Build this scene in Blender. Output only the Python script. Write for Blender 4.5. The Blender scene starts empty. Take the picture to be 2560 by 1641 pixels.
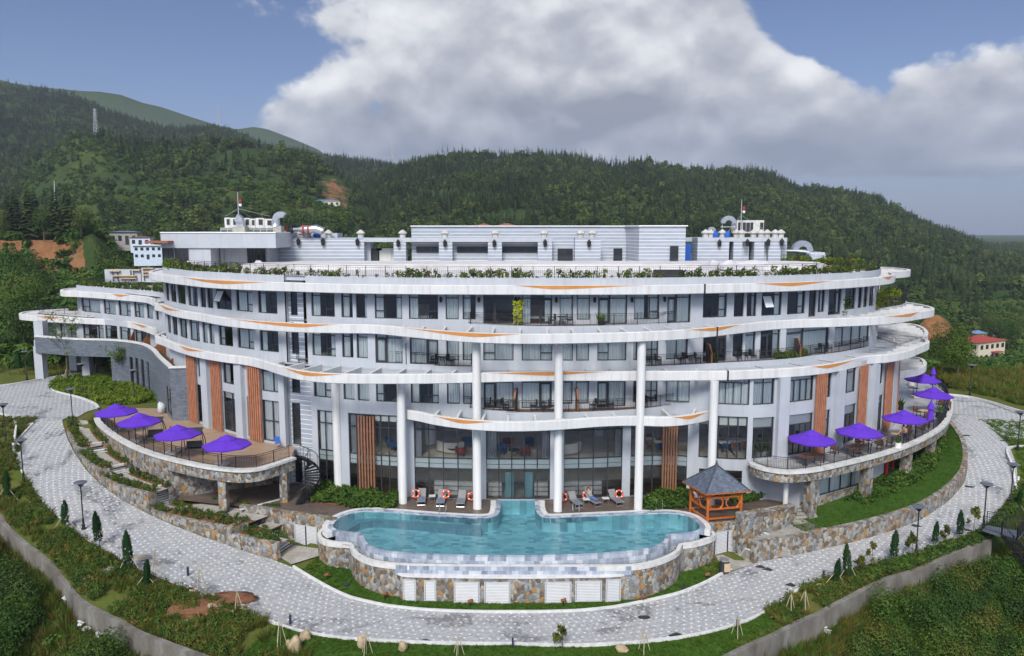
import bpy,math,random
import numpy as np
from mathutils import Vector,Matrix
SC=bpy.context.scene
# ------------------------------------------------------------------ camera
FX,CU,CV,HC=1920.0,1280.0,820.5,22.3
PITCH=math.radians(7.28)
cam_d=bpy.data.cameras.new('camera');cam=bpy.data.objects.new('camera',cam_d)
SC.collection.objects.link(cam);SC.camera=cam
cam_d.sensor_fit='HORIZONTAL';cam_d.sensor_width=36.0;cam_d.lens=27.0
cam_d.clip_start=0.5;cam_d.clip_end=20000
cam.location=(0,0,HC);cam.rotation_euler=(math.pi/2-PITCH,0,0)
SC.view_settings.view_transform='Standard';SC.view_settings.look='None'
SC.view_settings.exposure=0.0;SC.view_settings.gamma=1.0
SC.cycles.max_bounces=6;SC.cycles.transparent_max_bounces=12
SC.cycles.caustics_reflective=False;SC.cycles.caustics_refractive=False
# ------------------------------------------------------------------ sky and sun
SUN_EL,SUN_AZ=math.radians(44),math.radians(192)
world=bpy.data.worlds.new('World');SC.world=world;world.use_nodes=True
def sky_nodes():
 nt=world.node_tree;nt.nodes.clear();N=nt.nodes.new;L=nt.links.new
 def M(op,a,b=None,c=None):
  n=N('ShaderNodeMath');n.operation=op
  for i,x in enumerate((a,b,c)):
   if x is None:continue
   if isinstance(x,(int,float)):n.inputs[i].default_value=x
   else:L(x,n.inputs[i])
  return n.outputs[0]
 out=N('ShaderNodeOutputWorld');bg=N('ShaderNodeBackground')
 sky=N('ShaderNodeTexSky');sky.sky_type='NISHITA';sky.sun_disc=False
 sky.sun_elevation=SUN_EL;sky.sun_rotation=SUN_AZ;sky.altitude=1400;sky.dust_density=1.2;sky.ozone_density=2.0
 tc=N('ShaderNodeTexCoord');sep=N('ShaderNodeSeparateXYZ');L(tc.outputs['Generated'],sep.inputs[0])
 x,y,z=sep.outputs
 az=M('ARCTAN2',x,y)
 el=M('ARCSINE',z)
 # cloud space: azimuth / elevation, the clouds get flatter toward the horizon
 cx=N('ShaderNodeCombineXYZ');L(az,cx.inputs[0]);L(M('MULTIPLY',el,1.3),cx.inputs[1]);L(M('MULTIPLY',y,0.35),cx.inputs[2])
 def noise(scale,detail,rough,off=(0,0,0),dist=0.0):
  mp=N('ShaderNodeMapping');mp.inputs['Location'].default_value=off;L(cx.outputs[0],mp.inputs[0])
  n=N('ShaderNodeTexNoise');n.inputs['Scale'].default_value=scale;n.inputs['Detail'].default_value=detail
  n.inputs['Roughness'].default_value=rough;n.inputs['Distortion'].default_value=dist;L(mp.outputs[0],n.inputs['Vector'])
  return n.outputs[0]
 def puff(scale,off):
  mp=N('ShaderNodeMapping');mp.inputs['Location'].default_value=off;L(cx.outputs[0],mp.inputs[0]);w=N('ShaderNodeTexNoise');w.inputs['Scale'].default_value=scale*1.6;w.inputs['Detail'].default_value=4;L(mp.outputs[0],w.inputs['Vector'])
  ad=N('ShaderNodeMixRGB');ad.blend_type='ADD';ad.inputs[0].default_value=0.45/scale;L(mp.outputs[0],ad.inputs[1]);L(w.outputs[1],ad.inputs[2])
  v=N('ShaderNodeTexVoronoi');v.feature='F1';v.inputs['Scale'].default_value=scale;v.inputs['Detail'].default_value=2.0;v.inputs['Roughness'].default_value=0.52;v.normalize=True;L(ad.outputs[0],v.inputs['Vector']);return M('SUBTRACT',1.0,v.outputs['Distance'])
 n1=noise(5.0,10,0.58,(3.1,1.7,0.4),0.15);n2=noise(2.4,4,0.5,(8.2,0.3,2.0));p1=puff(7.0,(0.3,0.7,0.2));p2=puff(7.0,(0.3,0.7+0.03,0.2));n3=noise(5.0,6,0.52,(3.1,1.7+0.06,0.4),0.15)
 # big banks of cumulus: (azimuth, elevation, width, height, weight)
 def blob(a,e,w,h,k):
  dx=M('MULTIPLY',M('SUBTRACT',az,a),1/w);dy=M('MULTIPLY',M('SUBTRACT',el,e),1/h)
  d2=M('ADD',M('MULTIPLY',dx,dx),M('MULTIPLY',dy,dy))
  return M('MULTIPLY',M('EXPONENT',M('MULTIPLY',d2,-1.0)),k)
 tot=None
 for b in CLOUD_BANKS:
  o=blob(*b);tot=o if tot is None else M('ADD',tot,o)
 tot=M('MULTIPLY',tot,0.78)
 dens=M('ADD',M('ADD',tot,M('ADD',M('MULTIPLY',M('SUBTRACT',n1,0.5),2.6),M('MULTIPLY',M('SUBTRACT',p1,0.66),1.3))),M('MULTIPLY',M('SUBTRACT',n2,0.5),0.6))
 mr=N('ShaderNodeMapRange');mr.interpolation_type='SMOOTHSTEP'
 mr.inputs['From Min'].default_value=0.30;mr.inputs['From Max'].default_value=0.56;L(dens,mr.inputs['Value'])
 # cloud light: bright crowns, grey bases
 # sunlit from above: compare each spot with the one a little higher up
 sh=M('ADD',M('MULTIPLY',M('SUBTRACT',n1,n3),1.5),M('MULTIPLY',M('SUBTRACT',p1,p2),1.6))
 sh=M('ADD',M('ADD',sh,0.30),M('MULTIPLY',M('SUBTRACT',n2,0.5),0.5))
 totl=None
 for b in CLOUD_CROWNS:
  o=blob(*b);totl=o if totl is None else M('ADD',totl,o)
 sh=M('ADD',sh,totl)
 tot2=None
 for b in CLOUD_BASES:
  o=blob(*b);tot2=o if tot2 is None else M('ADD',tot2,o)
 sh=M('SUBTRACT',sh,tot2)
 cr=N('ShaderNodeValToRGB');L(sh,cr.inputs[0])
 e=cr.color_ramp.elements;e[0].position=0.0;e[0].color=CLOUD_DARK;e[1].position=0.8;e[1].color=CLOUD_LIGHT
 m=cr.color_ramp.elements.new(0.34);m.color=CLOUD_MID
 # unseen clouds behind the camera, brightened to add light to the scene
 bk=N('ShaderNodeMapRange');bk.inputs['From Min'].default_value=0.1;bk.inputs['From Max'].default_value=-0.6;bk.inputs['To Min'].default_value=1.0;bk.inputs['To Max'].default_value=UNSEEN_BANK_FILL;L(y,bk.inputs['Value'])
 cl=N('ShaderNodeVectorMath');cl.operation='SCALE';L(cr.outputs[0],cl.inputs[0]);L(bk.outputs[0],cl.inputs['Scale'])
 st=N('ShaderNodeVectorMath');st.operation='MULTIPLY';L(sky.outputs[0],st.inputs[0]);st.inputs[1].default_value=SKY_TINT
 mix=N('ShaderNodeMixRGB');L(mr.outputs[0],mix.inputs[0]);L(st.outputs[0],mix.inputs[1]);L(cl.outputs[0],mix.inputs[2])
 # thin veil low over the valley
 hz=N('ShaderNodeMapRange');hz.inputs['From Min'].default_value=0.0;hz.inputs['From Max'].default_value=0.17
 hz.inputs['To Min'].default_value=0.85;hz.inputs['To Max'].default_value=0.0;L(el,hz.inputs['Value'])
 mix2=N('ShaderNodeMixRGB');L(hz.outputs[0],mix2.inputs[0]);L(mix.outputs[0],mix2.inputs[1]);mix2.inputs[2].default_value=VEIL
 L(mix2.outputs[0],bg.inputs['Color']);bg.inputs['Strength'].default_value=SKY_STRENGTH
 L(bg.outputs[0],out.inputs[0])
HAZE=0.00014;SKY_STRENGTH=0.1;UNSEEN_BANK_FILL=3.4
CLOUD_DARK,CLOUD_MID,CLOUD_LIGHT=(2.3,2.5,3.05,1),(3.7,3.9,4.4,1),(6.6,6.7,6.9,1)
VEIL=(1.75,2.25,3.4,1)
SKY_TINT=(0.57,0.55,0.63)
CLOUD_BANKS=[(-0.12,0.245,0.15,0.05,1.0),(0.08,0.26,0.20,0.06,1.1),(0.24,0.22,0.07,0.045,0.9),(0.04,0.165,0.19,0.05,1.0),(0.02,0.105,0.26,0.032,0.85),(-0.245,0.150,0.06,0.035,0.9),(-0.17,0.12,0.08,0.03,0.5),(0.34,0.165,0.055,0.045,0.85),(0.38,0.105,0.17,0.04,0.95),(0.53,0.18,0.10,0.04,1.05),(0.58,0.135,0.12,0.04,1.0),(0.55,0.065,0.08,0.02,0.6),(0.61,0.275,0.06,0.035,0.9),(0.26,0.075,0.2,0.02,0.6),(0.21,0.165,0.10,0.06,0.75),(0.5,0.085,0.13,0.028,0.7),(-0.27,0.10,0.06,0.02,0.4),(-0.52,0.19,0.03,0.008,0.4),(0.415,0.25,0.07,0.05,-1.0),(0.33,0.235,0.03,0.03,-0.5),(-0.50,0.2,0.16,0.16,-1.0),(-0.32,0.06,0.1,0.04,-0.5),(1.8,0.4,0.6,0.25,0.8),(-1.7,0.5,0.7,0.2,0.8),(3.1,0.6,0.9,0.4,0.9),(-2.9,0.5,0.9,0.4,0.9),(0.3,0.85,0.6,0.15,0.6)]  # the closing banks lie out of view, added for the light they give
CLOUD_CROWNS=[(-0.16,0.25,0.09,0.04,0.35),(0.04,0.27,0.12,0.03,0.3),(0.22,0.235,0.08,0.03,0.35),(0.06,0.19,0.10,0.015,0.2),(0.34,0.19,0.05,0.025,0.35),(0.54,0.20,0.11,0.025,0.4),(0.55,0.075,0.07,0.012,0.4),(-0.24,0.165,0.05,0.025,0.3),(0.3,0.125,0.1,0.02,0.2),(0.60,0.285,0.06,0.02,0.2)]
CLOUD_BASES=[(0.04,0.15,0.16,0.022,0.26),(0.0,0.215,0.14,0.018,0.1),(-0.12,0.09,0.2,0.02,0.15),(0.57,0.14,0.13,0.02,0.22),(0.42,0.08,0.14,0.02,0.15)]
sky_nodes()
sun_d=bpy.data.lights.new('sun','SUN');sun=bpy.data.objects.new('sun',sun_d);SC.collection.objects.link(sun)
sun_d.energy=2.7;sun_d.angle=math.radians(18);sun_d.color=(1.0,0.96,0.90)
sdir=Vector((math.sin(SUN_AZ)*math.cos(SUN_EL),math.cos(SUN_AZ)*math.cos(SUN_EL),math.sin(SUN_EL)))
sun.rotation_euler=sdir.to_track_quat('Z','Y').to_euler();sun.location=(0,0,120)
SC.view_settings.exposure=0.52
# ------------------------------------------------------------------ photo pixel <-> world
_ct,_st=math.cos(PITCH),math.sin(PITCH)
def ray(u,v):
 b=(v-CV)/FX
 return((u-CU)/FX,_ct-b*_st,-_st-b*_ct)
def P(u,v,z):
 """where the sight line of photo pixel (u, v) meets the level z"""
 d=ray(u,v);t=(z-HC)/d[2]
 return(d[0]*t,d[1]*t,z)
def PY(u,v,y):
 d=ray(u,v);t=y/d[1]
 return(d[0]*t,y,HC+d[2]*t)
def proj(x,y,z):
 dz=z-HC;f=y*_ct-dz*_st;up=y*_st+dz*_ct
 return(CU+FX*x/f,CV-FX*up/f)
 # ------------------------------------------------------------------ mesh builder
class MB:
 def __init__(s):s.v=[];s.f=[];s.uv=[];s.m=[];s.cur=0;s.has_uv=False
 def face(s,pts,uv=None):
  i=len(s.v);s.v.extend([tuple(p)for p in pts]);s.f.append(tuple(range(i,i+len(pts))));s.m.append(s.cur)
  if uv:s.has_uv=True
  s.uv.append(uv)
 def add(s,vs,fs):
  i=len(s.v);s.v.extend([tuple(p)for p in vs])
  for f in fs:s.f.append(tuple(i+k for k in f));s.m.append(s.cur);s.uv.append(None)
 def box(s,c,size,rz=0.0,M=None,taper=None):
  sx,sy,sz=size[0]/2,size[1]/2,size[2]/2;vs=[]
  for dz in(-1,1):
   k=1.0 if(taper is None or dz<0)else taper
   for dx,dy in((-1,-1),(1,-1),(1,1),(-1,1)):vs.append(Vector((dx*sx*k,dy*sy*k,dz*sz)))
  if M is None:
   ca,sa=math.cos(rz),math.sin(rz)
   vs=[(c[0]+p.x*ca-p.y*sa,c[1]+p.x*sa+p.y*ca,c[2]+p.z)for p in vs]
  else:
   vs=[M@(Vector(c)+p)for p in vs]
  s.add(vs,[(0,3,2,1),(4,5,6,7),(0,1,5,4),(1,2,6,5),(2,3,7,6),(3,0,4,7)])
 def bar(s,a,b,w,h=None):
  """square bar from a to b, w wide and h high"""
  a,b=Vector(a),Vector(b);h=h or w;d=(b-a)
  if d.length<1e-6:return
  d.normalize();up=Vector((0,0,1))if abs(d.z)<0.95 else Vector((0,1,0))
  r=d.cross(up).normalized()*(w/2);t=r.cross(d).normalized()*(h/2)
  vs=[a-r-t,a+r-t,a+r+t,a-r+t,b-r-t,b+r-t,b+r+t,b-r+t]
  s.add(vs,[(0,3,2,1),(4,5,6,7),(0,1,5,4),(1,2,6,5),(2,3,7,6),(3,0,4,7)][::1])
 def tube(s,pts,r,n=8,closed=False,cap=True):
  pts=[Vector(p)for p in pts];m=len(pts);rr=r if isinstance(r,(list,tuple))else[r]*m
  rings=[];prev=None
  for i,p in enumerate(pts):
   if closed:d=pts[(i+1)%m]-pts[i-1]
   else:d=pts[min(i+1,m-1)]-pts[max(i-1,0)]
   d.normalize()
   if prev is None:
    up=Vector((0,0,1))if abs(d.z)<0.9 else Vector((1,0,0));x=d.cross(up).normalized()
   else:
    x=(prev-d*prev.dot(d)).normalized()
   prev=x;y=d.cross(x)
   rings.append([p+x*(rr[i]*math.cos(2*math.pi*k/n))+y*(rr[i]*math.sin(2*math.pi*k/n))for k in range(n)])
  vs=[q for g in rings for q in g];fs=[]
  for i in range(m if closed else m-1):
   j=(i+1)%m
   for k in range(n):fs.append((i*n+k,i*n+(k+1)%n,j*n+(k+1)%n,j*n+k))
  if cap and not closed:fs+=[tuple(range(n))[::-1],tuple((m-1)*n+k for k in range(n))]
  s.add(vs,fs)
 def lathe(s,prof,n=16,c=(0,0,0),sx=1,sy=1):
  vs=[];fs=[];m=len(prof)
  for r,z in prof:
   for k in range(n):a=2*math.pi*k/n;vs.append((c[0]+r*sx*math.cos(a),c[1]+r*sy*math.sin(a),c[2]+z))
  for i in range(m-1):
   for k in range(n):fs.append((i*n+k,i*n+(k+1)%n,(i+1)*n+(k+1)%n,(i+1)*n+k))
  if prof[0][0]>1e-4:fs.append(tuple(range(n))[::-1])
  if prof[-1][0]>1e-4:fs.append(tuple((m-1)*n+k for k in range(n)))
  s.add(vs,fs)
 def prism(s,poly,z0,z1,bottom=True):
  n=len(poly);vs=[(p[0],p[1],z0)for p in poly]+[(p[0],p[1],z1)for p in poly]
  fs=[tuple(range(n,2*n))]+[(k,(k+1)%n,n+(k+1)%n,n+k)for k in range(n)]
  if bottom:fs.append(tuple(range(n))[::-1])
  s.add(vs,fs)
 def ribbon(s,A,B,uv=False,flip=False):
  """strip between two equally long point lists; uv in metres"""
  sa=0.0
  for i in range(len(A)-1):
   a0,a1,b0,b1=Vector(A[i]),Vector(A[i+1]),Vector(B[i]),Vector(B[i+1])
   l=((a1+b1)-(a0+b0)).length/2;w0,w1=(b0-a0).length,(b1-a1).length
   q=[a0,a1,b1,b0];t=[(sa,0),(sa+l,0),(sa+l,w1),(sa,w0)]
   if flip:q.reverse();t.reverse()
   s.face(q,t if uv else None);sa+=l
 def blob(s,c,rad,seed=0,amp=0.25,n=10,m=7):
  rnd=random.Random(seed);ph=[rnd.uniform(0,6.28)for _ in range(6)];vs=[];fs=[]
  for i in range(m+1):
   th=math.pi*i/m
   for k in range(n):
    a=2*math.pi*k/n
    x,y,z=math.sin(th)*math.cos(a),math.sin(th)*math.sin(a),math.cos(th)
    w=1+amp*(0.5*math.sin(3*x+ph[0]+2*y)+0.5*math.sin(4*y+ph[1]-3*z)+0.4*math.sin(5*z+ph[2]+2*x))
    vs.append((c[0]+x*rad[0]*w,c[1]+y*rad[1]*w,c[2]+z*rad[2]*w))
  for i in range(m):
   for k in range(n):fs.append((i*n+k,(i+1)*n+k,(i+1)*n+(k+1)%n,i*n+(k+1)%n))
  s.add(vs,fs)
 def build(s,name,mat,parent=None,smooth=False,local=False):
  me=bpy.data.meshes.new(name);v=s.v
  if parent is not None and not local:
   o=parent;off=Vector((0,0,0))
   while o is not None:off+=Vector(o.location);o=o.parent
   v=[(p[0]-off.x,p[1]-off.y,p[2]-off.z)for p in v]
  me.from_pydata(v,[],s.f);ob=bpy.data.objects.new(name,me)
  for m_ in(mat if isinstance(mat,(list,tuple))else[mat]if mat else[]):me.materials.append(m_)
  if isinstance(mat,(list,tuple))and len(mat)>1:me.polygons.foreach_set('material_index',s.m)
  if s.has_uv:
   ul=me.uv_layers.new(name='UVMap');k=0;arr=[]
   for f,t in zip(s.f,s.uv):
    for q in(t or[(0,0)]*len(f)):arr.extend(q)
   ul.data.foreach_set('uv',arr)
  if smooth:me.polygons.foreach_set('use_smooth',[True]*len(me.polygons))
  me.update();SC.collection.objects.link(ob)
  if smooth and smooth!='all':me.set_sharp_from_angle(angle=math.radians(40))
  if parent is not None:ob.parent=parent
  return ob
def tag(o,label=None,cat=None,group=None,kind=None):
 if label:o['label']=label
 if cat:o['category']=cat
 if group:o['group']=group
 if kind:o['kind']=kind
 return o
def thing(name,label,cat,loc=(0,0,0),rz=0.0,group=None):
 o=bpy.data.objects.new(name,None);SC.collection.objects.link(o);o.location=loc;o.rotation_euler=(0,0,rz)
 o.empty_display_size=0.3
 return tag(o,label,cat,group)
def dup(root,loc,rz=0.0,label=None,group=None,scale=None):
 def cp(o,par):
  c=o.copy();SC.collection.objects.link(c);c.parent=par
  for ch in o.children:cp(ch,c)
  return c
 r=cp(root,None);r.location=loc;r.rotation_euler=(0,0,rz)
 if label:r['label']=label
 if group:r['group']=group
 if scale:r.scale=scale
 return r
def hide_proto(o):
 """take a finished prototype tree back out when only its copies are wanted"""
 for ch in list(o.children):hide_proto(ch)
 bpy.data.objects.remove(o)
class Curve:
 """smooth plan curve through points, walked by arc length; outward = right of travel"""
 def __init__(s,pts,step=0.35,smooth=True):
  pts=[np.array(p[:2],float)for p in pts]
  if smooth and len(pts)>2:
   q=[2*pts[0]-pts[1]]+pts+[2*pts[-1]-pts[-2]];out=[]
   for i in range(1,len(q)-2):
    p0,p1,p2,p3=q[i-1:i+3];n=max(2,int(np.linalg.norm(p2-p1)/step))
    # centripetal catmull-rom
    t0=0.0;t1=t0+np.linalg.norm(p1-p0)**0.5;t2=t1+np.linalg.norm(p2-p1)**0.5;t3=t2+np.linalg.norm(p3-p2)**0.5
    for k in range(n):
     t=t1+(t2-t1)*k/n
     a1=(t1-t)/(t1-t0)*p0+(t-t0)/(t1-t0)*p1;a2=(t2-t)/(t2-t1)*p1+(t-t1)/(t2-t1)*p2;a3=(t3-t)/(t3-t2)*p2+(t-t2)/(t3-t2)*p3
     b1=(t2-t)/(t2-t0)*a1+(t-t0)/(t2-t0)*a2;b2=(t3-t)/(t3-t1)*a2+(t-t1)/(t3-t1)*a3
     out.append((t2-t)/(t2-t1)*b1+(t-t1)/(t2-t1)*b2)
   out.append(pts[-1]);pts=out
  s.p=np.array(pts);d=np.linalg.norm(np.diff(s.p,axis=0),axis=1)
  s.s=np.concatenate([[0],np.cumsum(d)]);s.L=s.s[-1]
  t=np.gradient(s.p,axis=0);t/=np.linalg.norm(t,axis=1)[:,None];s.n=np.stack([t[:,1],-t[:,0]],1)
 def at(s,q):return np.array([np.interp(q,s.s,s.p[:,0]),np.interp(q,s.s,s.p[:,1])])
 def nrm(s,q):
  n=np.array([np.interp(q,s.s,s.n[:,0]),np.interp(q,s.s,s.n[:,1])]);return n/np.linalg.norm(n)
 def off(s,d):
  c=Curve.__new__(Curve);dd=d if np.isscalar(d)else np.interp(s.s/s.L,d[0],d[1])[:,None]
  c.p=s.p+s.n*dd;l=np.linalg.norm(np.diff(c.p,axis=0),axis=1);c.s=np.concatenate([[0],np.cumsum(l)]);c.L=c.s[-1]
  t=np.gradient(c.p,axis=0);t/=np.linalg.norm(t,axis=1)[:,None]+1e-9;c.n=np.stack([t[:,1],-t[:,0]],1)
  return c
 def su(s,u,z):
  """arc length where the curve at height z is seen at photo column u (front side)"""
  uu=np.array([proj(x,y,z)[0]for x,y in s.p]);best=None
  for i in range(len(uu)-1):
   a,b=uu[i],uu[i+1]
   if(a-u)*(b-u)<=0 and a!=b:
    q=s.s[i]+(s.s[i+1]-s.s[i])*(u-a)/(b-a);yy=s.at(q)[1]
    if best is None or yy<best[0]:best=(yy,q)
  if best is None:return s.s[int(np.argmin(abs(uu-u)))]
  return best[1]
 def sub(s,a,b,step=0.5):
  n=max(2,int(abs(b-a)/step)+1);return[s.at(q)for q in np.linspace(a,b,n)]
def lerp(a,b,t):return a+(b-a)*t
# ------------------------------------------------------------------ materials (all procedural)
class NT:
 def __init__(s,name):
  s.m=bpy.data.materials.new(name);s.m.use_nodes=True;s.t=s.m.node_tree
  s.b=s.t.nodes['Principled BSDF'];s.out=s.t.nodes['Material Output']
 def n(s,t,**k):
  o=s.t.nodes.new('ShaderNode'+t)
  for a,v in k.items():setattr(o,a,v)
  return o
 def l(s,a,b):s.t.links.new(a,b)
 def val(s,inp,x):
  if isinstance(x,(int,float)):inp.default_value=x
  elif isinstance(x,tuple):inp.default_value=x if len(x)==len(inp.default_value)else(*x,1)
  else:s.l(x,inp)
 def math(s,op,a,b=None,clamp=False):
  n=s.n('Math',operation=op);n.use_clamp=clamp;s.val(n.inputs[0],a)
  if b is not None:s.val(n.inputs[1],b)
  return n.outputs[0]
 def pos(s,sc=(1,1,1),kind='pos'):
  if kind=='pos':v=s.n('NewGeometry').outputs['Position']
  elif kind=='uv':v=s.n('UVMap').outputs[0]
  else:v=s.n('TexCoord').outputs['Object']
  mp=s.n('Mapping');mp.inputs['Scale'].default_value=sc;s.l(v,mp.inputs[0]);return mp.outputs[0]
 def noise(s,v,scale,detail=4,rough=0.55,dist=0.0):
  n=s.n('TexNoise');s.l(v,n.inputs['Vector']);n.inputs['Scale'].default_value=scale
  n.inputs['Detail'].default_value=detail;n.inputs['Roughness'].default_value=rough;n.inputs['Distortion'].default_value=dist
  return n.outputs[0]
 def voro(s,v,scale,feature='F1',rnd=1.0):
  n=s.n('TexVoronoi',feature=feature);s.l(v,n.inputs['Vector']);n.inputs['Scale'].default_value=scale
  n.inputs['Randomness'].default_value=rnd;return n
 def ramp(s,x,stops,interp='LINEAR'):
  r=s.n('ValToRGB');s.val(r.inputs[0],x);r.color_ramp.interpolation=interp;e=r.color_ramp.elements
  while len(e)<len(stops):e.new(0.5)
  for q,(p,c)in zip(e,stops):q.position=p;q.color=(*c,1)if len(c)==3 else c
  return r.outputs[0]
 def mix(s,f,a,b,kind='MIX'):
  n=s.n('MixRGB',blend_type=kind);s.val(n.inputs[0],f);s.val(n.inputs[1],a);s.val(n.inputs[2],b);return n.outputs[0]
 def range(s,x,a,b,c=0.0,d=1.0):
  n=s.n('MapRange');s.val(n.inputs[0],x)
  for i,q in enumerate((a,b,c,d)):n.inputs[i+1].default_value=q
  return n.outputs[0]
 def bump(s,h,strength=0.3,dist=0.02):
  n=s.n('Bump');n.inputs['Strength'].default_value=strength;n.inputs['Distance'].default_value=dist
  s.l(h,n.inputs['Height']);s.l(n.outputs[0],s.b.inputs['Normal'])
 def set(s,col=None,rough=None,metal=None,spec=None,alpha=None):
  if col is not None:s.val(s.b.inputs['Base Color'],col)
  if rough is not None:s.val(s.b.inputs['Roughness'],rough)
  if metal is not None:s.val(s.b.inputs['Metallic'],metal)
  if spec is not None:s.val(s.b.inputs['Specular IOR Level'],spec)
  return s.m
def plain(name,c,rough=0.6,metal=0.0,var=0.12,scale=1.5,spec=0.4,bump=0.0,fine=None):
 k=NT(name);v=k.pos();n=k.noise(v,scale,5,0.6)
 lo=tuple(x*(1-var)for x in c);hi=tuple(min(1,x*(1+var))for x in c)
 col=k.ramp(n,[(0.3,lo),(0.7,hi)])
 if bump:k.bump(k.noise(v,fine or scale*12,4),bump,0.02)
 return k.set(col,rough,metal,spec)
MT={}
def make_mats():
# painted concrete of the rings: pale with rain streaks
 k=NT('ring_paint');v=k.pos();st=k.noise(k.pos((2.2,2.2,0.12)),1.0,6,0.65);n=k.noise(v,0.35,5)
 c=k.mix(k.range(st,0.45,0.75,0,0.7),(0.62,0.62,0.61),(0.38,0.375,0.36));c=k.mix(k.range(n,0.35,0.7,0,0.5),c,(0.50,0.505,0.515))
 k.bump(k.noise(v,9,5),0.12,0.02);MT['ring']=k.set(c,0.72,0,0.25)
 k=NT('wall_paint_grey');v=k.pos();n=k.noise(v,0.5,5);st=k.noise(k.pos((3,3,0.15)),1.0,5,0.6)
 c=k.ramp(n,[(0.3,(0.37,0.395,0.435)),(0.7,(0.43,0.455,0.49))]);c=k.mix(k.range(st,0.5,0.75,0,0.5),c,(0.30,0.315,0.335))
 k.bump(k.noise(v,14,4),0.1,0.02);MT['wall']=k.set(c,0.75,0,0.25)
 # striped render: blue grey bands parted by thin white reveals
 k=NT('striped_render');g=k.n('NewGeometry');sp=k.n('SeparateXYZ');k.l(g.outputs['Position'],sp.inputs[0])
 f=k.math('FRACT',k.math('DIVIDE',sp.outputs[2],0.42));ln=k.math('LESS_THAN',f,0.13)
 n=k.noise(k.pos((1,1,3)),0.8,5);c=k.ramp(n,[(0.3,(0.29,0.325,0.38)),(0.7,(0.345,0.38,0.435))])
 c=k.mix(ln,c,(0.74,0.74,0.74));MT['stripe']=k.set(c,0.7,0,0.25)
 # split slate cladding
 k=NT('slate_cladding');g=k.n('NewGeometry');sp=k.n('SeparateXYZ');k.l(g.outputs['Position'],sp.inputs[0])
 cb=k.n('CombineXYZ');k.l(k.math('ADD',k.math('MULTIPLY',sp.outputs[0],0.8),k.math('MULTIPLY',sp.outputs[1],0.6)),cb.inputs[0]);k.l(sp.outputs[2],cb.inputs[1])
 br=k.n('TexBrick');k.l(cb.outputs[0],br.inputs[0])
 br.inputs['Color1'].default_value=(0.07,0.085,0.11,1);br.inputs['Color2'].default_value=(0.155,0.18,0.215,1);br.inputs['Mortar'].default_value=(0.07,0.08,0.1,1)
 br.inputs['Scale'].default_value=1;br.inputs['Brick Width'].default_value=0.45;br.inputs['Row Height'].default_value=0.12;br.inputs['Mortar Size'].default_value=0.008
 c=k.mix(0.35,br.outputs[0],k.ramp(k.noise(k.pos(),3,5),[(0.3,(0.06,0.075,0.10)),(0.7,(0.18,0.205,0.24))]));k.bump(br.outputs[1],0.5,0.03);MT['slate']=k.set(c,0.6)
 # rubble masonry: grey, brown and ochre stones
 k=NT('rubble_stone');v0=k.pos();nz=k.n('TexNoise');k.l(v0,nz.inputs['Vector']);nz.inputs['Scale'].default_value=2.2;nz.inputs['Detail'].default_value=3
 v=k.mix(0.34,v0,nz.outputs[1],'ADD');mp=k.n('Mapping');mp.inputs['Scale'].default_value=(1.35,1.35,1.0);k.l(v,mp.inputs[0])
 vo=k.voro(mp.outputs[0],2.9);ed=k.voro(mp.outputs[0],2.9,'DISTANCE_TO_EDGE');sp=k.n('SeparateColor');k.l(vo.outputs['Color'],sp.inputs[0])
 c=k.ramp(sp.outputs[0],[(0.0,(0.19,0.155,0.115)),(0.16,(0.33,0.345,0.35)),(0.32,(0.15,0.11,0.075)),(0.46,(0.38,0.36,0.31)),(0.60,(0.21,0.235,0.26)),(0.74,(0.40,0.22,0.07)),(0.82,(0.26,0.23,0.185)),(0.92,(0.45,0.43,0.38))],'CONSTANT')
 c=k.mix(0.55,c,k.ramp(k.noise(v0,9,6,0.65),[(0.25,(0.15,0.14,0.12)),(0.75,(1.1,1.07,1.03))]),'MULTIPLY')
 c=k.mix(k.range(ed.outputs[0],0.01,0.04,0.8,0),c,(0.21,0.195,0.17));k.bump(k.range(ed.outputs[0],0,0.12),0.6,0.05);MT['rubble']=k.set(c,0.8)
 k=NT('coping_stone');v=k.pos();c=k.ramp(k.noise(v,1.6,7,0.65),[(0.25,(0.36,0.35,0.33)),(0.5,(0.56,0.56,0.54)),(0.75,(0.66,0.66,0.66))]);k.bump(k.noise(v,12),0.2);MT['coping']=k.set(c,0.75)
 # granite setts: UV in metres, a pale block at every third place of every other course
 k=NT('granite_setts');uv=k.pos(kind='uv');sx=k.n('SeparateXYZ');k.l(uv,sx.inputs[0]);W_,H_=0.17,0.155
 row=k.math('FLOOR',k.math('DIVIDE',sx.outputs[1],H_));cx=k.math('ADD',k.math('DIVIDE',sx.outputs[0],W_),k.math('MULTIPLY',row,0.5));col=k.math('FLOOR',cx)
 cb=k.n('CombineXYZ');k.l(col,cb.inputs[0]);k.l(row,cb.inputs[1]);wn=k.n('TexWhiteNoise');k.l(cb.outputs[0],wn.inputs[0]);rnd_=wn.outputs[0]
 fx_,fy_=k.math('FRACT',cx),k.math('FRACT',k.math('DIVIDE',sx.outputs[1],H_));ed=lambda f:k.math('MULTIPLY',k.math('GREATER_THAN',f,0.05),k.math('LESS_THAN',f,0.95));face=k.math('MULTIPLY',ed(fx_),ed(fy_))
 c=k.ramp(rnd_,[(0.0,(0.29,0.295,0.31)),(0.5,(0.36,0.37,0.385)),(0.9,(0.43,0.44,0.455)),(1.0,(0.45,0.42,0.36))])
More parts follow.
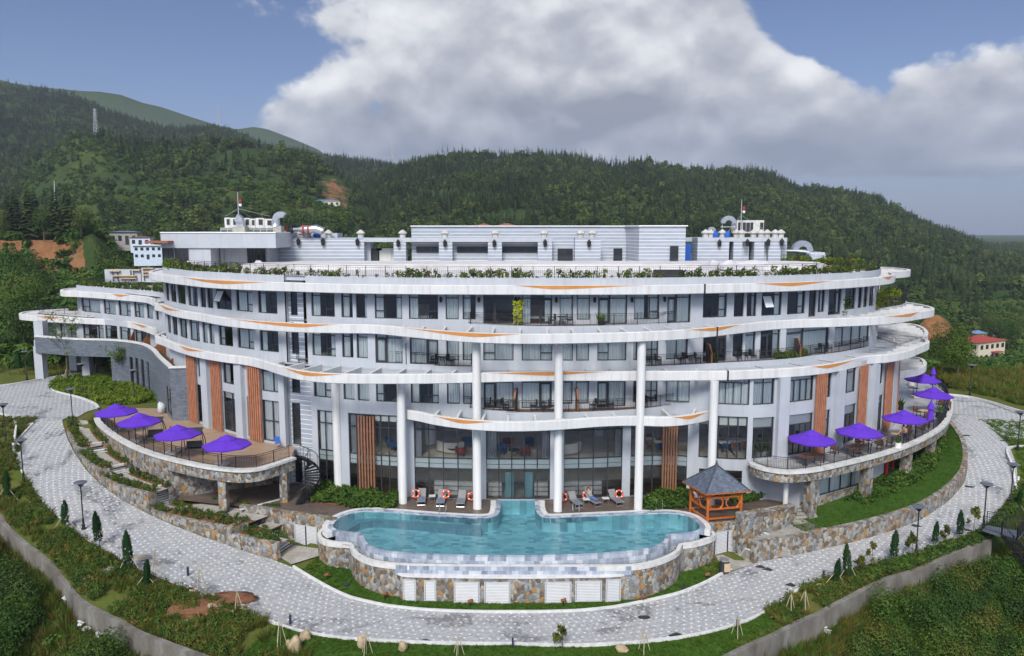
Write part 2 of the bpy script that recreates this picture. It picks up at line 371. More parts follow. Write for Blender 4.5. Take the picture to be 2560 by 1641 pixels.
 pat=k.math('MULTIPLY',k.math('LESS_THAN',k.math('MODULO',k.math('ADD',col,k.math('MULTIPLY',row,1.0)),3.0),0.5),k.math('LESS_THAN',k.math('MODULO',row,3.0),0.5));c=k.mix(k.math('MULTIPLY',pat,k.math('LESS_THAN',rnd_,0.82)),c,(0.66,0.66,0.655))
 bg=k.noise(k.pos((0.35,0.8,1),'uv'),0.5,6,0.6);c=k.mix(k.range(bg,0.45,0.75,0,0.45),c,(0.40,0.385,0.35))
 dirt=k.noise(k.pos((0.3,0.55,1),'uv'),0.55,9,0.72,0.6);wet=k.range(k.math('ADD',dirt,k.math('MULTIPLY',k.math('SUBTRACT',rnd_,0.5),0.12)),0.575,0.605);c=k.mix(k.math('MULTIPLY',wet,0.75),c,(0.10,0.10,0.105))
 c=k.mix(k.math('MULTIPLY',k.math('SUBTRACT',1.0,face),0.6),c,(0.2,0.2,0.2));k.bump(face,0.3,0.02);k.set(c,k.range(wet,0,1,0.75,0.35));MT['setts']=k.m
 k=NT('kerb_granite');c=k.ramp(k.noise(k.pos(),2.5,6),[(0.3,(0.5,0.5,0.5)),(0.7,(0.68,0.68,0.67))]);MT['kerb']=k.set(c,0.7)
 k=NT('low_concrete');v=k.pos();c=k.ramp(k.noise(k.pos((1,1,0.4)),0.9,7,0.65),[(0.3,(0.09,0.078,0.065)),(0.55,(0.17,0.16,0.14)),(0.75,(0.28,0.27,0.25))]);k.bump(k.noise(v,10),0.25);MT['concrete']=k.set(c,0.85)
 k=NT('wet_wood_deck');v=k.pos();w=k.n('TexWave',bands_direction='Y');k.l(v,w.inputs[0]);w.inputs['Scale'].default_value=2.1;w.inputs['Distortion'].default_value=0
 n=k.noise(k.pos((0.5,4,1)),0.9,6);c=k.ramp(n,[(0.3,(0.085,0.062,0.048)),(0.7,(0.155,0.12,0.098))]);c=k.mix(k.range(w.outputs[1],0.0,0.12,0.6,0),c,(0.03,0.02,0.016));MT['deck']=k.set(c,k.range(k.noise(v,0.5,5),0.35,0.7,0.25,0.65))
 k=NT('terrace_tile_tan');v=k.pos();n=k.noise(k.pos((1,2.5,1)),0.55,8,0.68);c=k.ramp(n,[(0.25,(0.20,0.125,0.075)),(0.5,(0.34,0.235,0.155)),(0.75,(0.40,0.30,0.21))]);c=k.mix(0.3,c,k.ramp(k.noise(k.pos((0.4,6,1)),2,5),[(0.3,(0.22,0.14,0.09)),(0.7,(0.42,0.31,0.22))]));MT['tan']=k.set(c,0.5)
 k=NT('terrace_floor_grey');v=k.pos();c=k.ramp(k.noise(k.pos((1,1,1)),0.7,7,0.65),[(0.3,(0.20,0.20,0.20)),(0.5,(0.36,0.355,0.35)),(0.75,(0.46,0.46,0.47))]);MT['greyfloor']=k.set(c,0.3)
 k=NT('roof_screed');v=k.pos();c=k.ramp(k.noise(v,0.35,8,0.65),[(0.3,(0.46,0.44,0.43)),(0.55,(0.60,0.59,0.59)),(0.75,(0.68,0.67,0.67))]);MT['screed']=k.set(c,0.8)
 MT['terracotta']=plain('planter_soil_terracotta',(0.42,0.25,0.17),0.85,var=0.25,scale=3)
 MT['accent']=plain('ochre_accent',(0.50,0.215,0.055),0.6,var=0.15,scale=0.8)
 MT['slat']=plain('terracotta_wood_slat',(0.37,0.155,0.085),0.55,var=0.2,scale=2)
 MT['brownslat']=plain('brown_wood_slat',(0.22,0.105,0.06),0.5,var=0.2,scale=2)
 MT['frame']=plain('dark_aluminium',(0.045,0.048,0.053),0.45,0.3,var=0.1)
 MT['iron']=plain('black_iron',(0.025,0.025,0.027),0.5,0.4,var=0.1)
 MT['white']=plain('white_paint',(0.74,0.75,0.75),0.6,var=0.06)
 MT['louvre']=plain('white_louvre_metal',(0.46,0.47,0.48),0.5,var=0.05)
 MT['steel']=plain('galvanised_steel',(0.55,0.57,0.60),0.32,0.85,var=0.15,scale=4)
 MT['chrome']=plain('stainless',(0.7,0.7,0.7),0.15,1.0,var=0.05)
 MT['acgrey']=plain('unit_casing',(0.56,0.56,0.53),0.5,var=0.12,scale=2)
 MT['concblock']=plain('raw_concrete',(0.30,0.29,0.26),0.85,var=0.3,scale=1.5)
 MT['ventwhite']=plain('vent_cap_white',(0.46,0.455,0.43),0.7,var=0.2,scale=3)
 MT['red']=plain('red_paint',(0.42,0.03,0.02),0.5,var=0.15)
 MT['orange']=plain('lifebuoy_orange',(0.72,0.09,0.02),0.45,var=0.08)
 MT['blueplastic']=plain('blue_plastic',(0.02,0.10,0.42),0.4,var=0.1)
 MT['purple']=plain('purple_canvas',(0.105,0.034,0.44),0.7,var=0.06,scale=0.8,spec=0.2)
 MT['rattan']=plain('brown_rattan',(0.13,0.062,0.035),0.7,var=0.3,scale=14)
 MT['tabletop']=plain('brown_table_top',(0.20,0.085,0.048),0.4,var=0.15,scale=4)
 MT['oak']=plain('pale_oak_top',(0.50,0.36,0.22),0.45,var=0.2,scale=4)
 MT['greymesh']=plain('grey_sling_fabric',(0.20,0.20,0.205),0.7,var=0.08)
 MT['towel']=plain('blue_towel',(0.12,0.17,0.30),0.9,var=0.25,scale=6)
 MT['denim']=plain('denim',(0.10,0.17,0.36),0.85,var=0.2,scale=8)
 MT['jumper']=plain('grey_knit',(0.24,0.23,0.22),0.9,var=0.2,scale=9)
 MT['skin']=plain('skin',(0.50,0.28,0.19),0.5,var=0.06)
 MT['hair']=plain('dark_hair',(0.018,0.014,0.012),0.5,var=0.2)
 MT['tanshirt']=plain('tan_shirt',(0.36,0.20,0.11),0.85,var=0.12,scale=5)
 MT['navy']=plain('navy_trousers',(0.02,0.025,0.05),0.85,var=0.15,scale=5)
 MT['khaki']=plain('khaki_trousers',(0.30,0.22,0.15),0.85,var=0.15,scale=5)
 MT['pot']=plain('white_pot',(0.70,0.69,0.66),0.5,var=0.05)
 MT['gazwood']=plain('orange_timber',(0.40,0.105,0.018),0.38,var=0.22,scale=3)
 k=NT('slate_roof_tiles');v=k.pos(kind='uv');br=k.n('TexBrick');k.l(v,br.inputs[0]);br.inputs['Scale'].default_value=1;br.inputs['Brick Width'].default_value=0.26;br.inputs['Row Height'].default_value=0.17;br.inputs['Mortar Size'].default_value=0.012
 br.inputs['Color1'].default_value=(0.055,0.07,0.10,1);br.inputs['Color2'].default_value=(0.125,0.15,0.20,1);br.inputs['Mortar'].default_value=(0.02,0.025,0.035,1)
 k.bump(br.outputs[1],-0.6,0.03);MT['rooftile']=k.set(k.mix(0.25,br.outputs[0],k.ramp(k.noise(k.pos(),3,6),[(0.3,(0.04,0.05,0.07)),(0.7,(0.2,0.23,0.28))])),0.45)
 # glazing: clear pane that mirrors more at grazing sight lines
 def glass(name,tint,refl):
  k=NT(name);k.t.nodes.remove(k.b);g=k.n('BsdfGlossy');g.inputs['Roughness'].default_value=0.015;g.inputs['Color'].default_value=(0.9,0.95,1,1);t=k.n('BsdfTransparent');t.inputs[0].default_value=(*tint,1)
  fr=k.n('Fresnel');fr.inputs[0].default_value=1.5;f=k.math('ADD',k.math('MULTIPLY',fr.outputs[0],0.9),refl,True);m=k.n('MixShader');k.l(f,m.inputs[0]);k.l(t.outputs[0],m.inputs[1]);k.l(g.outputs[0],m.inputs[2]);k.l(m.outputs[0],k.out.inputs[0]);return k.m
 MT['glass']=glass('window_glass',(0.92,0.96,0.96),0.035)
 MT['lobbyglass']=glass('lobby_glass',(0.95,0.97,0.97),0.01)
 k=NT('curtain_cloth');v=k.pos();c=k.ramp(k.noise(k.pos((6,6,0.2)),1.5,3),[(0.3,(0.76,0.81,0.83)),(0.7,(0.90,0.92,0.92))]);MT['curtain']=k.set(c,0.9,0,0.1)
 MT['curtaingrey']=plain('grey_drape',(0.30,0.31,0.34),0.9,var=0.15,scale=3)
 MT['roller']=plain('roller_blind',(0.78,0.80,0.76),0.85,var=0.04)
 MT['spandrel']=plain('milky_spandrel_glass',(0.66,0.74,0.73),0.18,var=0.05,scale=1)
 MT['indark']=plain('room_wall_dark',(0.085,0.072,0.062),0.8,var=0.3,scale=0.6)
 MT['infloor']=plain('room_floor',(0.66,0.60,0.52),0.3,var=0.2,scale=0.7)
 MT['inlobby']=plain('lobby_wall',(0.74,0.62,0.50),0.6,var=0.25,scale=0.6)
 MT['bed']=plain('bed_linen',(0.7,0.72,0.74),0.9,var=0.05)
 MT['cream']=plain('cream_upholstery',(0.66,0.62,0.54),0.9,var=0.06)
 MT['bluechair']=plain('blue_upholstery',(0.02,0.075,0.18),0.8,var=0.2)
 MT['redchair']=plain('red_upholstery',(0.26,0.04,0.022),0.8,var=0.2)
 MT['panelwood']=plain('rust_partition',(0.20,0.075,0.03),0.6,var=0.25)
 MT['blackweave']=plain('black_trellis',(0.025,0.022,0.02),0.7,var=0.3,scale=10)
 MT['bamboo']=plain('bamboo',(0.40,0.27,0.09),0.55,var=0.25,scale=4)
 # pool
 k=NT('pool_tiles');v=k.pos();br=k.n('TexBrick');k.l(v,br.inputs[0]);br.inputs['Scale'].default_value=1;br.inputs['Brick Width'].default_value=0.62;br.inputs['Row Height'].default_value=0.36;br.inputs['Mortar Size'].default_value=0.008;br.offset=0.37
 br.inputs['Color1'].default_value=(0,0,0,1);br.inputs['Color2'].default_value=(1,1,1,1);br.inputs['Mortar'].default_value=(0.6,0.6,0.6,1)
 c=k.ramp(br.outputs[0],[(0.0,(0.16,0.26,0.34)),(0.2,(0.34,0.46,0.54)),(0.5,(0.52,0.65,0.71)),(0.8,(0.70,0.80,0.83))]);c=k.mix(0.4,c,k.ramp(k.noise(v,0.8,5),[(0.3,(0.45,0.6,0.66)),(0.7,(0.8,0.88,0.9))]));MT['pooltile']=k.set(c,0.6)
 k=NT('marble_tiles');v=k.pos(kind='uv');br=k.n('TexBrick');k.l(v,br.inputs[0]);br.inputs['Scale'].default_value=1;br.inputs['Brick Width'].default_value=0.42;br.inputs['Row Height'].default_value=0.3;br.inputs['Mortar Size'].default_value=0.008
 br.inputs['Color1'].default_value=(0,0,0,1);br.inputs['Color2'].default_value=(1,1,1,1);br.inputs['Mortar'].default_value=(0.55,0.55,0.55,1)
 c=k.ramp(br.outputs[0],[(0.0,(0.05,0.07,0.12)),(0.2,(0.14,0.18,0.26)),(0.5,(0.27,0.32,0.40)),(0.75,(0.42,0.46,0.52)),(1.0,(0.62,0.63,0.66))]);c=k.mix(0.4,c,k.ramp(k.noise(k.pos((1,1,0.25)),3,6,0.65,1.5),[(0.3,(0.2,0.24,0.31)),(0.7,(0.58,0.61,0.66))]));MT['marble']=k.set(c,0.3)
 def water(name,tint,rough=0.02,bs=1.2):
  k=NT(name);k.t.nodes.remove(k.b);g=k.n('BsdfGlossy');g.inputs['Roughness'].default_value=rough;t=k.n('BsdfTransparent');t.inputs[0].default_value=(*tint,1)
  v=k.pos();h=k.math('ADD',k.noise(k.pos((1,1.5,1)),bs,4,0.6,1.2),k.math('MULTIPLY',k.noise(v,bs*5,3),0.3));bp=k.n('Bump');bp.inputs['Strength'].default_value=0.35;bp.inputs['Distance'].default_value=0.12;k.l(h,bp.inputs['Height'])
  fr=k.n('Fresnel');fr.inputs[0].default_value=1.33;k.l(bp.outputs[0],fr.inputs['Normal']);k.l(bp.outputs[0],g.inputs['Normal'])
  m=k.n('MixShader');k.l(k.math('MULTIPLY',fr.outputs[0],1.0,True),m.inputs[0]);k.l(t.outputs[0],m.inputs[1]);k.l(g.outputs[0],m.inputs[2]);k.l(m.outputs[0],k.out.inputs[0]);return k.m
 MT['water']=water('pool_water',(0.58,0.88,0.93),bs=0.8);MT['waterg']=water('basin_water',(0.55,0.66,0.55),bs=2)
 # ground and plants
 def earth(name,stops,sc=0.35,rough=0.95,b=0.5):
  k=NT(name);v=k.pos();n=k.noise(v,sc,8,0.68);n2=k.noise(v,sc*9,5,0.6);c=k.ramp(k.math('ADD',k.math('MULTIPLY',n,0.7),k.math('MULTIPLY',n2,0.3)),stops);k.bump(n2,b,0.15);return k.set(c,rough,0,0.15)
 MT['soil']=earth('red_soil',[(0.3,(0.10,0.045,0.025)),(0.5,(0.19,0.09,0.05)),(0.7,(0.26,0.15,0.09))],0.8)
 MT['cutsoil']=earth('red_cutting',[(0.3,(0.11,0.075,0.05)),(0.45,(0.27,0.10,0.035)),(0.6,(0.36,0.15,0.055)),(0.75,(0.24,0.12,0.06))],0.12)
 MT['verge']=earth('weedy_verge',[(0.3,(0.06,0.09,0.015)),(0.48,(0.085,0.11,0.02)),(0.6,(0.13,0.11,0.035)),(0.72,(0.15,0.085,0.045))],0.4)
 MT['lawn']=earth('lawn_ground',[(0.3,(0.03,0.075,0.01)),(0.6,(0.05,0.11,0.015)),(0.8,(0.07,0.12,0.02))],0.9)
 MT['scrub']=earth('scrub_ground',[(0.32,(0.014,0.03,0.008)),(0.5,(0.035,0.06,0.014)),(0.68,(0.085,0.085,0.03))],0.9)
 MT['path']=earth('flagstone',[(0.3,(0.22,0.19,0.15)),(0.5,(0.36,0.34,0.30)),(0.7,(0.48,0.47,0.44))],1.2,0.85)
 MT['rock']=earth('boulder',[(0.3,(0.26,0.19,0.11)),(0.55,(0.46,0.36,0.23)),(0.75,(0.56,0.48,0.36))],2.5,0.85)
 def leaf(name,stops,sc=0.9,rough=0.65):
  k=NT(name);oi=k.n('ObjectInfo');n=k.noise(k.pos(),sc,3);n0=k.noise(k.pos(),0.03,3)
  f=k.math('ADD',k.math('MULTIPLY',oi.outputs['Random'],0.35),k.math('ADD',k.math('MULTIPLY',n,0.4),k.math('MULTIPLY',n0,0.35)));c=k.ramp(f,stops)
  d=k.n('BsdfTranslucent');k.l(c,d.inputs[0]);m=k.n('MixShader');m.inputs[0].default_value=0.22;k.l(k.b.outputs[0],m.inputs[1]);k.l(d.outputs[0],m.inputs[2]);k.l(m.outputs[0],k.out.inputs[0])
  return k.set(c,rough,0,0.2)
 MT['conifer']=leaf('conifer_needles',[(0.25,(0.014,0.030,0.013)),(0.5,(0.032,0.058,0.017)),(0.75,(0.075,0.105,0.026))],0.15)
 MT['broad']=leaf('broadleaf_green',[(0.25,(0.020,0.043,0.012)),(0.5,(0.046,0.085,0.017)),(0.75,(0.11,0.145,0.03))],0.15)
 MT['shrub']=leaf('shrub_green',[(0.25,(0.022,0.055,0.010)),(0.5,(0.045,0.100,0.014)),(0.8,(0.10,0.150,0.020))],1.2)
 MT['bright']=leaf('bright_hedge_green',[(0.25,(0.04,0.085,0.010)),(0.5,(0.085,0.15,0.015)),(0.8,(0.17,0.21,0.02))],1.2)
 MT['olive']=leaf('olive_weeds',[(0.2,(0.05,0.075,0.012)),(0.5,(0.10,0.115,0.02)),(0.8,(0.19,0.15,0.035))],1.4)
 MT['grassblade']=leaf('grass_blade',[(0.2,(0.03,0.085,0.008)),(0.5,(0.06,0.13,0.012)),(0.8,(0.10,0.16,0.02))],1.0)
 MT['cypress']=leaf('cypress_green',[(0.25,(0.012,0.045,0.014)),(0.5,(0.022,0.075,0.02)),(0.8,(0.045,0.10,0.025))],2.0)
 MT['lime']=leaf('lime_leaves',[(0.2,(0.22,0.30,0.01)),(0.8,(0.48,0.50,0.02))],2.0)
 MT['bark']=plain('bark',(0.10,0.075,0.055),0.9,var=0.3,scale=5)
 MT['stake']=plain('pale_stake',(0.42,0.36,0.24),0.8,var=0.2,scale=3)
 MT['asphalt']=plain('grey_yard',(0.16,0.16,0.155),0.9,var=0.25,scale=0.4)
 MT['creamwall']=plain('cream_render',(0.58,0.53,0.40),0.8,var=0.08)
 MT['redroof']=plain('red_sheet_roof',(0.33,0.05,0.035),0.6,var=0.15)
 MT['brickroof']=plain('brown_tile_roof',(0.26,0.10,0.06),0.8,var=0.2)
 MT['blueroof']=plain('blue_sheet_roof',(0.16,0.25,0.42),0.5,var=0.12)
 MT['bluewall']=plain('pale_blue_wall',(0.52,0.60,0.70),0.7,var=0.1)
 MT['lampglass']=plain('lamp_panel',(0.11,0.12,0.14),0.25,var=0.2)
 MT['tower']=plain('tower_steel',(0.38,0.39,0.41),0.5,0.2,var=0.1)
 MT['plasticbag']=plain('white_litter',(0.50,0.51,0.54),0.6,var=0.25,scale=5)
 MT['tarp']=plain('pale_sheet',(0.46,0.45,0.48),0.7,var=0.1)
make_mats()
# ------------------------------------------------------------------ the hotel
FL={'A':14.5,'B':11.1,'C':7.7,'L':3.5}
RZ=[17.9,14.5,11.1,7.7]
WUP=Curve([(-33,99),(-36.8,96),(-38.9,91),(-38.4,85),(-36.7,81),(-33.2,76.7),(-31.1,74.3),(-26.6,70.9),(-21.7,67.6),(-16,65.1),(-10.2,63.5),(0,62.8),(11,63.0),(17,64.4),(22.4,65.9),(27,68.2),(32,71.6),(36,75.6),(38.3,80.5),(38.2,88),(34,95),(26,99.5)])
WLO=Curve([(-36.4,80.4),(-33.5,76.6),(-30.9,73.9),(-26.5,70.2),(-22.1,66.9),(-18.8,65.4),(-12.6,63.0),(-6,61.9),(0,61.6),(6,61.8),(10.8,62.5),(13.5,62.7),(15.5,62.0),(19.3,61.3),(22.3,62.0),(25.9,63.6),(30.9,67.1),(35.3,71.2),(38.6,76),(40.2,81),(40,88)])
def trace(pts,z):return[P(u,v,z)for u,v in pts]
R1=Curve([(-37.5,97),(-40.6,92.5)]+trace([(386,677),(409,681),(447,691),(526,699.5),(672,705.5),(818,708),(1080,710),(1292,712.6),(1430,713),(1584,712),(1761,707.5),(1892,705),(2082,698),(2170,690.5),(2222,681)],RZ[0])+[(44.6,86),(45.2,91),(43,96.5)])
def keep_out(c,wall,dmin):
 pts=[]
 for q in np.linspace(0,c.L,60):
  p=c.at(q);d=np.linalg.norm(wall.p-p,axis=1);k=int(np.argmin(d));sd=float(np.dot(p-wall.p[k],wall.n[k]));pts.append(p if sd>dmin else wall.p[k]+wall.n[k]*dmin if 0<k<len(d)-1 else p)
 return Curve(pts)
R1=keep_out(R1,WUP,1.35)
R2=Curve([(-39,88)]+trace([(385,757),(403,762.5),(438,774),(497,783.5),(567,795.5),(672,805),(760,809.5),(847,811),(935,812.5),(1000,818),(1088,826),(1175,832),(1292,835.5),(1409,835),(1584,831),(1717,824.5),(1800,817),(1854,811),(1921,804),(1990,799.5),(2110,796),(2220,790.5),(2285,782)],RZ[1])+[(42.3,76.5),(43.3,80),(42.8,85),(40,90)])
R3=Curve([(-38.5,86)]+trace([(387,838),(409,848),(447,863),(497,876),(555,885.5),(615,893),(660,903),(701,916),(746,927),(804,933.5),(863,936),(980,936.5),(1097,935.6),(1230,932.5),(1375,929.5),(1521,929.5),(1667,929),(1813,928),(1900,924.5),(2000,919),(2075,911),(2130,900.5),(2170,890.5),(2220,886.5),(2268,878),(2300,866)],RZ[2])+[(42.2,76.8),(43.0,79),(42.6,82),(40.5,85)])
R4=Curve(trace([(1008,1025),(1045,1031),(1082,1039),(1155,1049),(1234,1054.5),(1300,1055),(1370,1053),(1440,1048.5),(1492,1044.5),(1550,1042),(1609,1042),(1660,1043.5),(1715,1040),(1775,1029)],RZ[3]))
RINGS=[R1,R2,R3,R4]
HB=thing('hotel_building','large curved hotel of white wavy rings and grey walls behind the swimming pool','building',(0,80,0))
def nearest(c,p):
 d=np.linalg.norm(c.p-np.array(p[:2]),axis=1);return c.p[int(np.argmin(d))],d.min()
def ring_part(name,cur,z,wall,par,h=0.78,th=0.38,ribs=2.2,solid=None,accents=(),joint=None,ribmax=9.0):
 m=MB();o=[np.array([*cur.at(q)])for q in np.arange(0,cur.L,0.45)]+[cur.at(cur.L)]
 ci=cur.off(-th);i_=[o[k]-cur.nrm(min(k*0.45,cur.L))*th for k in range(len(o))]
 c=0.05
 for a,b,na,nb,flip in((o,o,None,None,0),):
  T=lambda L,z_:[(p[0],p[1],z_)for p in L]
  ob=[o[k]-cur.nrm(min(k*0.45,cur.L))*c for k in range(len(o))]
  m.ribbon(T(o,z-h+c),T(o,z-c),flip=True);m.ribbon(T(o,z-c),T(ob,z),flip=True);m.ribbon(T(ob,z),T(i_,z),flip=True);m.ribbon(T(i_,z),T(i_,z-h),flip=True);m.ribbon(T(i_,z-h),T(ob,z-h),flip=True);m.ribbon(T(ob,z-h),T(o,z-h+c),flip=True)
 for k in(0,len(o)-1):
  p,q=o[k],i_[k];m.face([(p[0],p[1],z-h),(q[0],q[1],z-h),(q[0],q[1],z),(p[0],p[1],z)])
 rp=m.build(name,MT['ring'],par,smooth=True)
 if ribs:
  q=ribs*0.4
  while q<cur.L-0.6:
   p=cur.at(q)-cur.nrm(q)*(th-0.02);w,d=nearest(wall,p)
   if 0.5<d<ribmax:
    r=MB();dn=(w-p)/d;e=w+dn*0.05;r.bar((p[0],p[1],z-0.42),(e[0],e[1],z-0.42),0.2,0.62);r.build('rib',MT['ring'],rp)
   q+=ribs
 if solid:
  s0,s1=solid;m=MB();A=[];B=[]
  for q in np.arange(s0,s1,0.6):
   p=cur.at(q)-cur.nrm(q)*(th-0.01);w,d=nearest(wall,p);A.append((p[0],p[1],z-0.13));B.append((w[0],w[1],z-0.10))
  m.ribbon(A,B,flip=True);m.build('eave_roof',MT['screed'],rp)
 for u0,u1,up in accents:
  s0,s1,sp=(cur.su(u,z-0.1)for u in(u0,u1,up));m=MB();A=[];B=[];n=max(12,int((s1-s0)/0.35))
  for k in range(n+1):
   q=lerp(s0,s1,k/n);t=(q-s0)/(sp-s0)if q<sp else(s1-q)/(s1-sp);t=t*t*(3-2*t)*0.75+0.25*t;g=cur.at(q)+cur.nrm(q)*0.012
   A.append((g[0],g[1],z-0.02));B.append((g[0],g[1],z-0.025-0.30*max(t,0)))
  m.ribbon(B,A,flip=True);m.build('accent_panel',MT['accent'],rp)
 if joint:
  q=cur.su(joint,z-0.3);p=cur.at(q)-cur.nrm(q)*0.1;n=cur.nrm(q);m=MB();m.box((p[0],p[1],z-h/2),(0.14,0.26,h+0.02),math.atan2(n[1],n[0])-math.pi/2);m.build('expansion_joint',MT['iron'],rp)
 return rp
s=lambda c,u,z:c.su(u,z)
ring_part('eave_ring',R1,RZ[0],WUP,HB,solid=(8,R1.su(2200,17.8)),accents=[(447,675,560),(1277,1616,1388),(1883,2082,1980),(2205,2232,2222)],joint=1762)
ring_part('balcony_ring',R2,RZ[1],WUP,HB,accents=[(393,459,415),(567,847,751),(1000,1304,1187),(1711,1854,1790),(2204,2300,2275)],joint=1793)
ring_part('balcony_ring',R3,RZ[2],WLO,HB,accents=[(447,514,467),(705,863,769),(1215,1516,1375),(2024,2144,2070)],joint=1820)
ring_part('balcony_ring',R4,RZ[3],WLO,HB,accents=[(1079,1237,1155),(1679,1772,1725)])
LB1=Curve(trace([(2240,806),(2280,809),(2306,816),(2321,831),(2314,842),(2297,851),(2262,862)],11.1));LB2=Curve(trace([(2240,888),(2275,890),(2302,894.5),(2317,907),(2307,918),(2282,925),(2251,929)],7.7))
RW=Curve([(39.5,84),(39.8,90),(39,97)])
for lb,z in((LB1,11.1),(LB2,7.7)):
 lb.p=lb.p[::-1].copy();lb.n=-lb.n[::-1]if False else lb.n;lb=Curve([tuple(p)for p in lb.p[::3]])
 ring_part('side_ring',lb,z,RW,HB,ribs=2.0,accents=[(2300,2316,2308)]if z>11 else())
 # ---- walls with openings and windows
def build_wall(name,cur,s0,s1,z0,z1,openings,mat,par,reveal=0.2,step=0.8):
 m=MB();br={round(s0,4),round(s1,4)}
 for q in np.arange(s0,s1,step):br.add(round(float(q),4))
 for a,b,*_ in openings:br.add(round(a,4));br.add(round(b,4))
 br=sorted(x for x in br if s0-1e-6<=x<=s1+1e-6);br2=[br[0]]
 for x in br[1:]:
  if x-br2[-1]>0.003:br2.append(x)
 for a,b in zip(br2[:-1],br2[1:]):
  mid=(a+b)/2;cuts=sorted((max(z0,o[2]),min(z1,o[3]))for o in openings if o[0]<mid<o[1]);z=z0;pa,pb=cur.at(a),cur.at(b)
  for c0,c1 in cuts+[(z1,z1)]:
   if c0>z+1e-4:m.face([(pa[0],pa[1],z),(pb[0],pb[1],z),(pb[0],pb[1],c0),(pa[0],pa[1],c0)])
   z=max(z,c1)
 for a,b,c0,c1,*_ in openings:
  A,B=cur.at(a),cur.at(b);na,nb=cur.nrm(a)*reveal,cur.nrm(b)*reveal;Ai,Bi=A-na,B-nb
  g=lambda p,z:(p[0],p[1],z)
  m.face([g(A,c0),g(A,c1),g(Ai,c1),g(Ai,c0)]);m.face([g(B,c0),g(Bi,c0),g(Bi,c1),g(B,c1)])
  m.face([g(A,c0),g(Ai,c0),g(Bi,c0),g(B,c0)]);m.face([g(A,c1),g(B,c1),g(Bi,c1),g(Ai,c1)])
 return m.build(name,mat,par)
class Chord:
 """local frame of an opening: x along it, y into the building, z up"""
 def __init__(s,cur,a,b,inset):
  s.A=cur.at(a)-cur.nrm(a)*inset;s.B=cur.at(b)-cur.nrm(b)*inset;d=s.B-s.A;s.w=np.linalg.norm(d);s.t=d/s.w;s.i=np.array([-s.t[1],s.t[0]])
 def p(s,x,y,z):q=s.A+s.t*x+s.i*y;return(q[0],q[1],z)
 def rect(s,m,x0,x1,z0,z1,y0,y1):
  v=[s.p(x,y,z)for z in(z0,z1)for x,y in((x0,y0),(x1,y0),(x1,y1),(x0,y1))]
  m.add(v,[(0,3,2,1),(4,5,6,7),(0,1,5,4),(1,2,6,5),(2,3,7,6),(3,0,4,7)])
def pleats(m,ch,x0,x1,z0,z1,y,amp=0.05,period=0.2):
 n=max(4,int((x1-x0)/period*4));A=[];B=[];ph=random.random()*6
 for k in range(n+1):
  x=lerp(x0,x1,k/n);yy=y+amp*math.sin(2*math.pi*(x-x0)/period+ph)+amp*0.5*math.sin(2*math.pi*(x-x0)/period*0.37+2*ph);A.append(ch.p(x,yy,z0));B.append(ch.p(x,yy,z1))
 m.ribbon(A,B)
CURT={'f':[(0,1)],'l':[(0,.3)],'r':[(.72,1)],'b':[(0,.28),(.76,1)],'L':[(0,.58)],'R':[(.45,1)],'-':[],'g':[(0,.42),(.58,1)]}
def window(cur,a,b,z0,z1,kind,curt,par,inset=0.14,tr=0.52,glass='glass',name='window'):
 ch=Chord(cur,a,b,inset);w=ch.w;f=0.065;m=MB();R=lambda x0,x1,c0,c1,y0=-0.03,y1=0.06:ch.rect(m,x0,x1,c0,c1,y0,y1)
 R(0,f,z0,z1);R(w-f,w,z0,z1);R(f,w-f,z1-f,z1);R(f,w-f,z0,z0+f)
 zt=z1-tr if tr else z1-f
 if tr:R(f,w-f,zt-f/2,zt+f/2,-0.02)
 def mull(x,c0,c1,t=0.035):R(x-t,x+t,c0,c1,-0.025)
 if kind=='w':mull(w*.62,z0+f,zt-f/2);R(w*.62+.035,w-f,z0+.62,z0+.69,-0.035)
 elif kind=='v':mull(w*.38,z0+f,zt-f/2);R(f,w*.38-.035,z0+.62,z0+.69,-0.035)
 elif kind=='o':mull(w*.5,z0+f,zt-f/2)
 elif kind in 'de':
  x0,x1=(w*.6,w)if kind=='d' else(0,w*.4);mull(w*.6 if kind=='d' else w*.4,z0+f,z1-f,0.06)
  for q in(x0+.1,x1-.1):R(q-.05,q+.05,z0+f,zt-f/2,-0.045)
  R(x0+.15,x1-.15,zt-.16,zt-f/2,-0.045);R(x0+.15,x1-.15,z0+f,z0+.2,-0.045)
 elif kind=='x':
  for q in(.25,.5,.75):mull(w*q,z0+f,zt-f/2)
 elif kind=='m':mull(w*.5,z0+f,z1-f)
 elif kind=='h':mull(w*.5,z0+f,zt-f/2);R(f,w-f,(z0+zt)/2-.035,(z0+zt)/2+.035,-0.03)
 fr=m.build(name,MT['frame'],par)
 m=MB();m.face([ch.p(f*.5,.012,z0+f*.5),ch.p(w-f*.5,.012,z0+f*.5),ch.p(w-f*.5,.012,z1-f*.5),ch.p(f*.5,.012,z1-f*.5)]);m.build('pane',MT[glass],fr)
 if kind=='o':
  m=MB();x0,x1=f+.02,w*.5-.05;zt2=zt-.05;zb=z0+.75;dy=-.55
  fr_=[(x0,zb,dy),(x1,zb,dy),(x1,zt2,-.05),(x0,zt2,-.05)]
  for k in range(4):
   p,q=fr_[k],fr_[(k+1)%4];m.bar(ch.p(p[0],p[2],p[1]),ch.p(q[0],q[2],q[1]),.05)
  m.build('open_sash',MT['frame'],fr);m=MB();m.face([ch.p(p[0],p[2],p[1])for p in fr_]);m.build('sash_pane',MT['lamppane'],fr)
  R=None
 segs=CURT.get(curt,[])if curt!='f' else[(0,1)]
 if segs:
  m=MB()
  for x0,x1 in segs:pleats(m,ch,max(f,w*x0),min(w-f,w*x1),z0+.03,z1-.04,.15,period=.24 if w>2 else .18)
  m.build('curtain',MT['curtain'],fr,smooth='all')
 return fr
